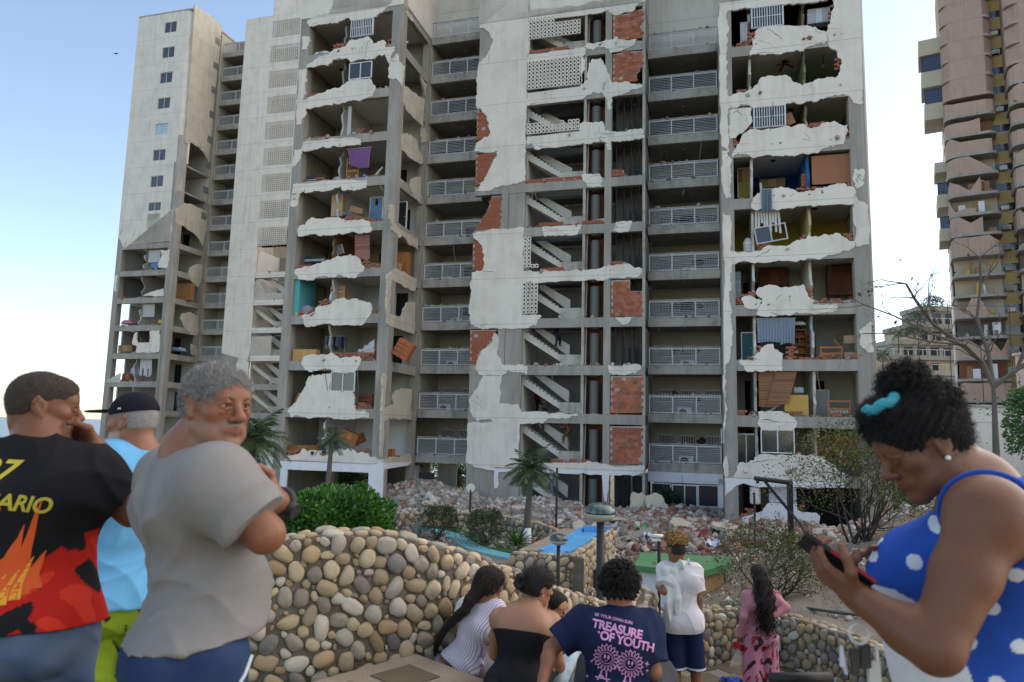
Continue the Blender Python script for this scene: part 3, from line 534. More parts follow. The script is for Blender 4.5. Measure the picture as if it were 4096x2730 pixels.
LM = None
def lattice(root, u0, z0, nu, nz, v, s=.2325, skip=lambda i, j: False, limit=300, sz=None, stuff_only=False):
 """pierced breeze blocks, each with a real round hole"""
 global LM
 sz = sz or s
 n = 10; d = .09; h = s / 2 - .004; hz = sz / 2 - .004; rad = min(s, sz) * (.36 if stuff_only else .31)
 vs, fs = [], []
 ring = []
 for a in (0, d):
  for k in range(n): t = 2 * math.pi * (k + .5) / n; vs.append((rad * math.cos(t), a, rad * math.sin(t)))
 for a in (0, d):
  for k in range(n):
   t = 2 * math.pi * (k + .5) / n; c_, s_ = math.cos(t), math.sin(t); q = 1 / max(abs(c_), abs(s_))
   vs.append((h * c_ * q, a, hz * s_ * q))
 for k in range(n):
  j = (k + 1) % n
  fs += [(k, j, 2 * n + j, 2 * n + k), (n + j, n + k, 3 * n + k, 3 * n + j), (j, k, n + k, n + j), (2 * n + k, 2 * n + j, 3 * n + j, 3 * n + k)]
 base = MB().add(vs, fs)
 st = MB(); key = root.name + 'b'; me = None
 for j in range(nz):
  for i in range(nu):
   if skip(i, j): continue
   x, z = u0 + (i + .5) * s, z0 - (j + .5) * sz
   if stuff_only or BR_N.get(key, 0) >= limit: st.add([(a + x, b + v, c + z) for a, b, c in vs], fs)
   else:
    if me is None: me = base.mesh('breeze_block'); me.materials.append(PLASTER)
    link('breeze_block', me, None, root, loc=(x, v, z)); BR_N[key] = BR_N.get(key, 0) + 1
 if st.v: kind(st.build('breeze_block_screen', PLASTER, root), 'stuff')

def core_block(root, du, dv, kmin, kmax, spec, far=False):
 """the stair, duct and lift core between the balconies"""
 uL, uR, v0 = -13.68 + du, -3.36 + du, 39.5 + dv
 sL, sR, dR, cR, eR = -10.46 + du, -6.97 + du, -5.70 + du, -5.31 + du, -3.54 + du
 for k in range(kmin, kmax + 1):
  g, f, c = gz(k), fl(k), ce(k)
  MB().box(uL, uR, v0, v0 + .3, g - .25, g + .3).build('beam', CONC, root)
  bx(root, 'floor_slab', CONC_D, sR, uR - .02, v0 + .305, v0 + 4, g + .05, g + .296)
  bx(root, 'floor_slab', CONC_D, uL + .1, sL, v0 + .305, v0 + 4, g + .05, g + .296)
  # wall left of the stair and its columns
  if spec.get(k) != 'brick': bx(root, 'wall', CONC, uL + .02, sL - .02, v0 + .02, v0 + .2, g + .3, c)
  else:
   bx(root, 'wall', CONC, -11.5 + du, sL - .02, v0 + .03, v0 + .2, g + .3, c)
   bx(root, 'column', CONC, -11.95 + du, -11.52 + du, v0 - .004, v0 + .3, g + .3, c)
  bx(root, 'wall', ROOM, sL - .022, sL, v0 + .25, v0 + 3.9, g + .3, c + .2)
  bx(root, 'wall', CONC_L, sR + .0, sR + .15, v0 + .03, v0 + 1.6, g + .3, c)       # thin pier between stair and duct
  bx(root, 'column', CONC, dR, cR, v0 - .005, v0 + .45, g + .3, c)
  bx(root, 'wall', CONC_L, eR + .02, uR, v0 + .01, v0 + 3.9, g + .3, c)            # ragged flank of the lift shaft
  bx(root, 'stair_back_wall', paint(.34, .335, .32) if k < 9 else CONC_D, sL, sR, v0 + 3.9, v0 + 4.0, g + .3, c + .25)
  if not far:
   bx(root, 'shaft_wall', paint(.22, .09, .06), sR + .16, dR, v0 + 1.3, v0 + 1.4, g - .2, c + .3)
   bx(root, 'shaft_wall', CONC_D, cR, eR, v0 + 2.3, v0 + 2.4, g + .3, c + .3)
   mb = MB(); mb.tube([(-6.3 + du, v0 + .62, g - .3), (-6.3 + du, v0 + .62, g + 2.2)], .27, 14); mb.tube([(-6.3 + du, v0 + .62, g + .9), (-6.3 + du, v0 + .62, g + .96)], .29, 14)
   mb.build('duct', paint(.17, .175, .165, metal=.2), root, smooth=False)
   rr = random.Random(k)
   for x, d in ((-5.05, .3), (-4.7, .8), (-4.62, .5), (-4.2, .45), (-4.05, .9), (-3.75, .35)):
    MB().tube([(x + du + rr.uniform(-.03, .03), v0 + d, g - .3), (x + du, v0 + d, g + 2.5)], .03, 5).build('lift_guide', DARK, root)
   for x in (-4.55, -4.15):
    MB().tube([(x + du, v0 + 1.7, g - .2), (x + du, v0 + 1.7, g + 1.5)], .15, 10).build('lift_counterweight', paint(.14, .135, .125), root)
   MB().tube([(-6.75 + du, v0 + .2, g + .2), (-6.72 + du, v0 + .3, c)], .03, 6).build('pipe', CONC_L, root)
  if k < kmax or not far:
   za, zb = fl(k) + 2.1, fl(k) + .52
   stair(root, sL - .1, sR - 1.25, v0 + .45, za, zb, 11)
   MB().box(sR - 1.25, sR - .02, v0 + .28, v0 + .42, fl(k) + .03, zb + .12, jit=.02).build('landing_parapet', CONC_L, root)
   bx(root, 'stair_landing', CONC_D, sR - 1.25, sR - .02, v0 + .42, v0 + 2.6, zb - .2, zb - .03)
   bx(root, 'stair_landing', CONC_D, sL, sR - .02, v0 + 2.7, v0 + 3.85, fl(k) - .2, fl(k))
 return

# ---------------------------------------------------------------- near block
blk = frame_empty('apartment_building', -8.5, 41, BASE, 'nearer cream apartment block with its walls torn off and rooms open, in the centre', 'apartment building')
UL0, UL1, UR0, UR1 = -24.6, -17.55, .75, 7.6
KL, KR, KM = 11, 10, 11
colL = {10: ((.33, .32, .29), None), 9: ((.30, .29, .24), None), 8: ((.55, .54, .5), None), 7: ((.42, .42, .38), None), 6: ((.60, .60, .58), None), 5: ((.34, .31, .20), (.20, .12, .07)), 4: ((.55, .57, .6), None), 3: ((.42, .42, .38), None), 2: ((.5, .5, .46), None), 1: ((.62, .62, .62), None)}
colR = {9: ((.10, .08, .07), (.4, .38, .3)), 8: ((.27, .31, .19), (.2, .22, .12)), 7: ((.42, .37, .26), None), 6: ((.02, .09, .32), (.03, .17, .42)), 5: ((.50, .43, .08), (.52, .45, .25)), 4: ((.6, .58, .5), None), 3: ((.5, .52, .55), None), 2: ((.56, .55, .5), None), 1: ((.55, .5, .42), None)}
tower_block(blk, UL0, UL1, 36.5, 1, 1, KL, (-21.65,), colL)
tower_block(blk, UR0, UR1, 36.5, 0, 1, KR, (2.28, 4.98), colR)
# left flank of the right block and its corner, outer walls, upper storeys out of frame
bx(blk, 'wall', CONC, UR0, UR0 + .25, 37.1, 46, BASE, 24.2)
MB().tube([(UR1 - .12, 36.75, BASE), (UR1 - .12, 36.75, 24.2)], .26, 16).build('column', CONC, blk, smooth=True)
bx(blk, 'wall', PLASTER, UR1 - .2, UR1 - .01, 37.1, 46, BASE, 24.2)
upper_box(blk, UR0, UR1, 36.47, 46, 24.3, 43.5); upper_box(blk, UL0, UL1, 36.47, 46, 27.0, 43.5)
upper_box(blk, -13.68, -3.36, 39.47, 46, 26.9, 43.5)
upper_box(blk, UL1, -13.68, 42, 46, 27.2, 43.5); upper_box(blk, -3.36, UR0, 42, 46, 24.4, 43.5)
bx(blk, 'wall', PLASTER, UL0, UR1, 46.01, 46.2, -.6, 43.5)
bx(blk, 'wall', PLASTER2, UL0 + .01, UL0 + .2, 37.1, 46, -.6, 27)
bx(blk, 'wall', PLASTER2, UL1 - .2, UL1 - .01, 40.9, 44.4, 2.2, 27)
# plaster still in place
fl36, fl39 = flat(36.47), flat(39.47)
plaster(blk, OUT_L, fl36, PLASTER); plaster(blk, OUT_Lw, flat(36.46), WHITE, amp=.02)
plaster(blk, OUT_R, fl36, PLASTER); plaster(blk, OUT_Rw, flat(36.46), WHITE, amp=.03)
plaster(blk, OUT_M, fl39, PLASTER, th=.10); plaster(blk, OUT_Mw, flat(39.46), WHITE, th=.1, amp=.03)
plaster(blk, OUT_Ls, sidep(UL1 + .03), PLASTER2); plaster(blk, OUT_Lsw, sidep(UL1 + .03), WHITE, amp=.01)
bricks(blk, OUT_Mb, 39.5); bricks(blk, OUT_Lb + OUT_Rb, 36.53, .24, .115, BRICK, rough=True)
# balconies
rb = random.Random(5)
balconies(blk, UL1 + .02, -13.70, 41, 1, 11, 3, rb, bent=(1,), vb=3.3)
balconies(blk, -3.33, UR0 - .02, 41, 1, 10, 3, rb, vb=3.3)
bx(blk, 'band', WHITE, -3.33, UR0 - .02, 40.99, 41.2, -1.2, -.63)
core_block(blk, 0, 0, 0, KM, {0: '', 6: 'brick', 3: 'brick', 7: 'brick', 8: 'brick', 4: '', 5: 'brick'})
# pierced screens beside the stair
lattice(blk, -10.47, 24.02, 14, 8, 39.43)
lattice(blk, -10.47, 26.82, 14, 6, 39.43, skip=lambda i, j: (i > 8 and j < 2) or j < 2 and i > 6)
lattice(blk, -10.47, 20.0, 14, 3, 39.43, skip=lambda i, j: j == 0 and i > 5 and i != 9 and i < 11)
lattice(blk, -10.49, 12.92, 2, 8, 39.43); lattice(blk, -10.02, 11.26, 2, 1, 39.43)
lattice(blk, -10.49, 10.15, 4, 8, 39.43)
# ends of broken brickwork standing along the floor edges
eb = random.Random(23); EDGE = []
for k in range(1, 10):
 for a, b in ((UL0 + .75, UL1 - .85), (UR0 + .9, UR1 - .7)):
  for _ in range(3): x = eb.uniform(a, b - .8); w_ = eb.uniform(.35, 1.1); h_ = eb.choice((.13, .13, .25, .36)); EDGE.append([(x, fl(k)), (x + w_, fl(k)), (x + w_ * eb.uniform(.5, 1), fl(k) + h_), (x + w_ * eb.uniform(0, .3), fl(k) + h_)])
bricks(blk, EDGE, 36.58, .24, .115, BRICK, rough=True)
# windows of the near block
window(blk, 2.36, 3.97, 22.65, 23.83, 36.52, 2, 13, WMETAL); window(blk, 2.38, 3.96, 17.18, 18.33, 36.52, 2, 13, WMETAL)
window(blk, 2.44, 3.98, .71, 1.85, 36.52, 2, 0, WMETAL); window(blk, 1.31, 2.28, -.22, 1.62, 37.2, 2, 0, WMETAL)
window(blk, 2.78, 4.0, -1.6, -.9, 36.6, 2, 0, METAL, glass=None, louvre=8)
window(blk, -21.08, -19.53, 25.3, 26.44, 36.52, 2, 13, WMETAL); window(blk, -21.03, -19.5, 22.53, 23.6, 36.52, 2, 0, WMETAL)
window(blk, -21.1, -19.56, 3.47, 4.62, 36.52, 2, 0, WMETAL)
# ground storey: lobby front, black sheets painted for unlit rooms, service doors
lob = window(blk, -3.15, -2.05, -2.45, -1.25, 41.05, 1, 0, WMETAL); window(blk, -2.02, -.62, -3.05, -1.27, 41.04, 2, 0, WMETAL, fw=.07); window(blk, -.6, .5, -2.45, -1.25, 41.05, 1, 0, WMETAL)
bx(blk, 'wall', CONC_L, -3.2, -2.05, 41, 41.2, BASE - .3, -2.46); bx(blk, 'wall', CONC_L, -.58, .7, 41, 41.2, BASE - .3, -2.46)
bx(blk, 'wall', WHITE, .5, .74, 40.99, 41.2, -2.45, -.9)
bx(blk, 'room_wall', paint(.42, .34, .10), -3.3, .7, 45, 45.1, BASE, -.7)
bx(blk, 'room_wall', ROOM, UR0 + .3, UR1 - .2, 40.2, 40.3, BASE, -.6); bx(blk, 'room_wall', SHADE_BLACK, UR0 + .9, 2.5, 38.2, 38.3, BASE, -.85)
bx(blk, 'room_wall', SHADE_BLACK, 4.1, 6.8, 38.2, 38.3, BASE, -.85)
MB().lathe([(.24, 0), (.25, .05), (.25, .78), (.22, .8)], 14, (2.15, 36.75, -1.75)).build('water_tank', ROOM, blk, smooth=True)
bx(blk, 'wall', ROOM, -22.6, -20.4, 42.5, 42.7, BASE, -.8); bx(blk, 'wall', ROOM, -17.2, -15.9, 44, 44.2, BASE, -.8); bx(blk, 'wall', paint(.5, .42, .22), -15.2, -14.1, 45, 45.2, BASE, -.8)
bx(blk, 'column', paint(.45, .36, .05), -14.35, -13.9, 42.2, 42.6, BASE, -.8)
for a, z1 in ((-23.9, -.85), (-18.2, -.85), (-14, -.8)): bx(blk, 'column', WHITE, a, a + .5, 41.6, 42.1, BASE - .2, z1)
bx(blk, 'wall', ROOM, UL0 + .2, -18.3, 45.4, 45.55, BASE, -.62); bx(blk, 'wall', ROOM, -13.6, -10.5, 43.6, 43.75, BASE, -.62); bx(blk, 'wall', PLASTER2, UL0 + .02, UL0 + .2, 37.6, 45.4, BASE, -.62)
bx(blk, 'security_door', DARK, -17.1, -16.1, 40.6, 40.66, BASE, -1.2)
bx(blk, 'garden_wall', paint(.28, .17, .08), -21.5, -17.9, 40.3, 40.5, BASE - .2, -2.1)
for x in (-12.9, -12.6, -12.3): bx(blk, 'lift_door', DARK, x, x + .27, 40.3, 40.35, BASE, -1.1)
for x in (-5.0, -4.3): bx(blk, 'lift_door', DARK, x, x + .6, 40.6, 40.65, BASE, -1.1)

# ---------------------------------------------------------------- far block, the same plan further back
D2, V2 = -32.6, 19.4
far = frame_empty('apartment_building', -8.5 + D2, 41 + V2, BASE, 'farther cream apartment tower at the left, upper windows whole, lower corner rooms blown open', 'apartment building')
colT = {k: ((.5, .5, .47), None) for k in range(1, 9)}; colT.update({4: ((.16, .15, .14), None), 6: ((.3, .3, .28), None), 3: ((.40, .40, .38), None)})
a0, a1, va = UL0 + D2, UL1 + D2 - .1, 36.5 + V2
tower_block(far, a0, a1, va, 1, 1, 8, (a0 + 3.1,), colT, openleft=5, whole=24.2)
for k in range(1, 6): bx(far, 'room_wall', ROOM, a0 + .02, a0 + .16, va + (1.5 if k in (2, 4) else 2.2), va + 4.29, fl(k), gz(k + 1) + .09)
upper = MB()
# the whole upper storeys: front and flank shells with the window openings left out
for k in range(8, 17):
 zt = gz(k + 1);
ft = [p for p in OUT_T[0]]
WT = [(k, -53.83, -52.31, gz(k) + 2.01, gz(k) + .86) for k in range(9, 18)]
def with_holes(root, name, m, x0, x1, z0, z1, holes, f, th):
 """a wall between heights cut by window openings all on one axis"""
 ha, hb = holes[0][0], holes[0][1]
 mb = MB()
 for A, B in ((x0, ha), (hb, x1)): mb.prism([(A, z0), (B, z0), (B, z1), (A, z1)], 0, th, f)
 zs = sorted((b, t) for _, _, b, t in holes); z = z0
 for b, t in zs + [(z1, z1)]:
  if b > z: mb.prism([(ha, z), (hb, z), (hb, b), (ha, b)], 0, th, f)
  z = t
 return mb.build(name, m, root)
tz = [gz(k) + .62 for k in range(10, 17)] + []
hz = [(-53.83, -52.31, z - .0, z + 1.5) for z in [26.68 + 2.75 * i - .02 for i in range(6)] + [43.2 - 1.12]]
hz = [(-53.83, -52.31, gz(k) + .55, gz(k) + 1.72) for k in range(9, 17)]
for b_, t_ in ((gz(8) + .62, gz(8) + 1.75),): hz.insert(0, (-53.83, -52.31, b_, t_))
with_holes(far, 'wall', PLASTER, a0, a1 - .9, 22.3, 43.4, hz, flat(va - .02), .2)
low = [p for p in OUT_T[0] if p[1] < 22.4]
plaster(far, [[(a0, 22.31), (a0, 20.0)] + [q for q in sorted(low) if q[1] > 17.5 and a0 + .3 < q[0] < a1 - .4] + [(a1 - .75, 19.7), (a1 - .55, 22.31)]], flat(va - .02), PLASTER)
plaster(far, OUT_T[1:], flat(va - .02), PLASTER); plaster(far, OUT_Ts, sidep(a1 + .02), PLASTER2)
# rounded corner of the whole storeys
cm = MB(); R0 = .9; cx, cy = a1 - R0, va - .02 + R0
arc = [(cx + R0 * math.sin(t), cy - R0 * math.cos(t)) for t in [math.pi / 2 * i / 8 for i in range(9)]]
arc2 = [(cx + (R0 - .2) * math.sin(t), cy - (R0 - .2) * math.cos(t)) for t in [math.pi / 2 * i / 8 for i in range(8, -1, -1)]]
cm.prism(arc + arc2, 27.2, 43.38, lambda p, a: (p[0], p[1], a)); cm.build('corner_wall', PLASTER, far, smooth=False)
MB().tube([(a1 - .55, va + .52, BASE), (a1 - .55, va + .52, 30)], .54, 18).build('column', CONC, far, smooth=True)
for k, (x0, x1, z0, z1) in enumerate(hz):
 window(far, x0, x1, z0, z1, va + .06, 2, 11 if k == 0 else 0, WMETAL if k == 0 else METAL, mat('sky_glass', (.35, .5, .62), .1, .1, 2, 0, spec=.8) if k == 4 else GLASS)
for k in range(9, 16): bx(far, 'floor_slab', CONC, a0 + .1, a1 - .3, va + .3, va + 9, gz(k) + .1, gz(k) + .29)
MB().box(a0, a1, va - .01, va + 8, 43.402, 43.6).build('roof', CONC_L, far)
bx(far, 'wall', PLASTER2, a0 + .02, a0 + .2, va + .2, va + 8, 20, 43.4)
bx(far, 'wall', PLASTER2, a1 - .2, a1 - .02, 60.2, 64, BASE, 43.3)
bx(far, 'wall', ROOM, a0 + .2, a1 - .3, va + 4.3, va + 4.45, 21.5, 43.3)
bx(far, 'wall', PLASTER, a1, -13.68 + D2, 63.2, 63.4, BASE, 43.4)
for k in range(9, 17):                                              # side vents by the balconies
 bx(far, 'vent_dark_panel', SHADE_BLACK, a1 + .0, a1 + .035, 59.2, 59.9, gz(k) + .9, gz(k) + 1.6)  # black panel painted for the unlit vent
 for i in range(4): bx(far, 'vent_bar', METAL, a1 + .036, a1 + .05, 59.2, 59.9, gz(k) + .95 + i * .17, gz(k) + 1.0 + i * .17)
rb2 = random.Random(9)
balconies(far, a1 + .02, -13.68 + D2, 60.5, 1, 16, 2, rb2, lite=1, vb=2.2)
core_block(far, D2, V2, 1, 7, {2: ''}, far=True)
nL = -13.68 + D2; vN = 58.87
pn = [(nL, 48)] + [(-43.05, 48)] + [(x, z) for x, z in OUT_N[0][2:]]
plaster(far, [[(nL, 43.5), (-43.05, 43.5), (-43.05, 24.0)] + [(min(x, -42.98), z) for x, z in OUT_N[0][4:] if z < 23.9 and z > -1 and x > nL + .15] + [(nL, 8.3), (nL, 24)]], flat(vN), PLASTER, amp=.02)
for k in range(7, 17):
 g = gz(k + 1)
 MB().box(-43.05, nL + 10.3, vN, vN + .15, g - .62, g + .30).build('wall', PLASTER, far) if k > 7 else None
 MB().box(-39.78, nL + 10.3, vN + .002, vN + .15, g + .301, g + 2.12).build('wall', PLASTER, far) if 8 <= k < 16 else None
 if 8 <= k <= 16: lattice(far, -43.05, gz(k) + 2.18, 14, 9, vN - .01, s=.2325, sz=.209, stuff_only=True)
 if 8 <= k <= 16: bx(far, 'room_wall', SHADE_BLACK, -43.0, -36.3, vN + .7, vN + .8, gz(k) + .3, gz(k) + 2.15)  # black sheet added behind the pierced screen so its holes look dark
for k, fn in ((6, lambda i, j: j < 6 and i > 2 + j // 2), (4, lambda i, j: i > 9)):
 lattice(far, -43.05, gz(k) + 2.2, 14, 9, vN - .01, s=.2325, sz=.209, skip=fn, stuff_only=True)
for k in (7, 6, 5, 4): MB().box(-43.0, nL + 10.3, vN - .004, vN + .12, gz(k) - .2, gz(k) + .32, jit=.01).build('wall', PLASTER, far)
bx(far, 'wall', PLASTER, a0 + .2, nL + 10.3, vN + 7.2, vN + 7.4, 19, 43.4); bx(far, 'wall', PLASTER, nL + .2, nL + 10.3, vN + 7.0, vN + 7.19, 0, 43.4)
MB().box(-43.04, nL + 10.3, vN + .002, vN + 7, 43.402, 48).build('wall', PLASTER, far)
bx(far, 'wall', PLASTER, nL + .01, nL + .2, vN + .2, vN + 7, 8, 43.39)
# ================================================================ ground, sea, garden
def sm(t): t = max(0., min(1., t)); return t * t * (3 - 2 * t)
def ginv(X, Y): return X * math.cos(YAW) - Y * math.sin(YAW), X * math.sin(YAW) + Y * math.cos(YAW)
WELL = [(-9, -3), (4.9, -3), (4.92, 6.3), (4.78, 7.35), (4.52, 8.45), (4.33, 9.4), (3.95, 10.1), (3.45, 10.42), (2.8, 10.33), (2.08, 9.83), (1.4, 9.25), (.7, 8.6), (.2, 7.6), (-9, 7.2)]
def gh(X, Y):
 u, v = ginv(X, Y); z = -3.15
 z += .55 * sm((2.2 - X) / 2) * sm((X + 14) / 6) * sm((Y - 15) / 5) * sm((33 - Y) / 5)      # planted beds
 for a, b, r, h in ((-15.3, 38.6, 2.4, .95), (-17, 40.5, 2, .8), (-12, 37.3, 2.2, .4), (-7.5, 37.3, 2.8, .4), (-3.2, 37.6, 2.4, .4), (1.5, 34.6, 2.6, .45), (4.5, 34.4, 2.6, .5), (-21, 39.5, 2.4, .9), (-1, 39.5, 2, .5), (-9, 39, 2, .5)):
  z += h * math.exp(-((u - a) ** 2 + (v - b) ** 2) / (r * r))
 w_ = sm((X - 1.0 - max(0, (Y - 12) * .10)) / 2.2) * sm((30 - Y) / 8)
 zs = -1.0 - .2 * (Y - 10) + .31 * max(0, X - 3.2)
 z = z * (1 - w_) + zs * w_
 z += .5 * sm((Y - 60) / 40) * sm((X - 20) / 20)
 if Y < 12: z += .45 * sm((12 - Y) / 5) * (1 - w_)
 if inside((X, Y), WELL): z = -2.3
 elif Y < 10.6 and X > 1: z = min(z, -.93 + .3 * max(0, X - 4.6))
 return z + .05 * mnoise(Vector((X * .7, Y * .7, 0))) + .02 * mnoise(Vector((X * 2.7, Y * 2.7, 3)))
DIRT = mat('dry_earth', (.155, .125, .092), .95, .3, 5, .7, 30, col2=(.23, .20, .165), mix_scale=.8, mix=.8)
gm = MB()
xs = [-75 + i * 3 for i in range(15)] + [-30 + i * .5 for i in range(52)] + [-4 + i * .2 for i in range(60)] + [8 + i * .5 for i in range(44)] + [30 + i * 4 for i in range(30)]
ys = [2 + i * .5 for i in range(8)] + [6 + i * .2 for i in range(35)] + [13 + i * .5 for i in range(74)] + [50 + i * 3 for i in range(40)]
nx = len(xs)
gm.v = [(x, y, gh(x, y)) for y in ys for x in xs]
gm.f = [(j * nx + i, j * nx + i + 1, (j + 1) * nx + i + 1, (j + 1) * nx + i) for j in range(len(ys) - 1) for i in range(nx - 1) if not (ys[j] > 66 and xs[i] < 6)]
kind(gm.build('ground', DIRT, smooth=True), 'structure')
SEA = mat('sea_water', (.10, .15, .18), .35, .2, .02, .5, .35, spec=.5, stretch=(1, 3, 1))
sm_ = MB(); sm_.add([(-9000, 40, -12), (9000, 40, -12), (9000, 12000, -12), (-9000, 12000, -12)], [(0, 1, 2, 3)]); kind(sm_.build('sea', SEA), 'structure')

# ---------------------------------------------------------------- cobble walls
STONE_M = [mat('cobble_%s' % n, c, .75, .42, 20, .4, 45, rand=.25, col2=c2, mix_scale=5, mix=.5, spec=.35) for n, c, c2 in
  (('grey', (.27, .24, .185), (.39, .345, .27)), ('tan', (.36, .275, .165), (.46, .37, .245)), ('pale', (.46, .42, .34), (.36, .32, .25)), ('ochre', (.38, .265, .14), (.31, .225, .14)), ('dark', (.17, .16, .145), (.25, .23, .20)), ('cream', (.44, .36, .235), (.32, .26, .17)))]
STONE_W = [5, 7, 3, 2, 1.2, 7]
JOINT = mat('wall_mortar', (.15, .122, .085), .95, .35, 12, .9, 40, col2=(.2, .18, .15), mix_scale=4, mix=.6)
def ico(sub):
 bm = bmesh.new(); bmesh.ops.create_icosphere(bm, subdivisions=sub, radius=1); vs = [v.co.copy() for v in bm.verts]; fs = [[v.index for v in f.verts] for f in bm.faces]; bm.free(); return vs, fs
ICO = {n: ico(n) for n in (1, 2, 3)}
def stone_meshes(sub, n=4, seed=3):
 rr = random.Random(seed); out = []
 for mi, m in enumerate(STONE_M):
  for j in range(n):
   o = Vector((rr.uniform(0, 50), rr.uniform(0, 50), rr.uniform(0, 50))); vs, fs = ICO[sub]; q = []
   for v in vs:
    p = Vector((abs(v.x) ** .88 * (1 if v.x > 0 else -1), v.y, abs(v.z) ** .88 * (1 if v.z > 0 else -1)))
    q.append(p * (1 + .26 * mnoise(v * .8 + o) + .07 * mnoise(v * 2.2 + o)))
   mb = MB().add(q, fs); me = mb.mesh('cobble', True); me.materials.append(m); out.append((mi, me))
 return out
ST_HI, ST_LO = stone_meshes(3), stone_meshes(2)
def pick_stone(lib, rr):
 mi = rr.choices(range(len(STONE_M)), STONE_W)[0]; return rr.choice([me for i, me in lib if i == mi])
def pack(W, H, rmin, rmax, rr, tries=9000, ok=None):
 """dart-throws stones of falling size on a W x H face: (s, z, a, b, angle)"""
 cell = rmax * 2; G = {}; out = []
 for t in range(tries):
  r = rmin + (rmax - rmin) * (1 - t / tries / .85) ** 1.3 * rr.uniform(.7, 1) if t < tries * .85 else rmin * rr.uniform(.5, .95)
  s, z = rr.uniform(0, W), rr.uniform(0, H)
  if ok and not ok(s, z, r): continue
  asp = rr.uniform(1.0, 1.75) ** .5; ang = rr.gauss(.9, .8); a, b = r * asp, r / asp
  ca, sa = math.cos(ang), math.sin(ang); e = (a - b) * .75
  cs = [(s + ca * q, z + sa * q, b * 1.06) for q in ((-e, 0, e) if e > .1 * r else (0,))]
  gi, gj = int(s // cell), int(z // cell); bad = False
  for i in range(gi - 1, gi + 2):
   for j in range(gj - 1, gj + 2):
    for c2 in G.get((i, j), ()):
     for c1 in cs:
      d2 = (c1[0] - c2[0]) ** 2 + (c1[1] - c2[1]) ** 2
      if d2 < ((c1[2] + c2[2]) * .91) ** 2: bad = True; break
     if bad: break
    if bad: break
   if bad: break
  if bad: continue
  for c1 in cs: G.setdefault((int(c1[0] // cell), int(c1[1] // cell)), []).append(c1)
  out.append((s, z, a, b, ang))
 return out
class Path:
 def __init__(s, pts):
  s.p = [Vector((x, y)) for x, y in pts]
  # Catmull-Rom smoothing
  q = [s.p[0]] + s.p + [s.p[-1]]; out = []
  for i in range(1, len(q) - 2):
   for k in range(8):
    t = k / 8; a, b, c, d = q[i - 1], q[i], q[i + 1], q[i + 2]
    out.append(.5 * ((2 * b) + (c - a) * t + (2 * a - 5 * b + 4 * c - d) * t * t + (3 * b - a - 3 * c + d) * t ** 3))
  out.append(s.p[-1]); s.q = out; s.L = [0]
  for i in range(1, len(out)): s.L.append(s.L[-1] + (out[i] - out[i - 1]).length)
  s.len = s.L[-1]
 def at(s, d):
  d = max(0, min(s.len - 1e-6, d)); i = 0
  while s.L[i + 1] < d: i += 1
  t = (d - s.L[i]) / max(1e-9, s.L[i + 1] - s.L[i]); a, b = s.q[i], s.q[i + 1]; p = a + (b - a) * t; tg = (b - a).normalized()
  return p, tg
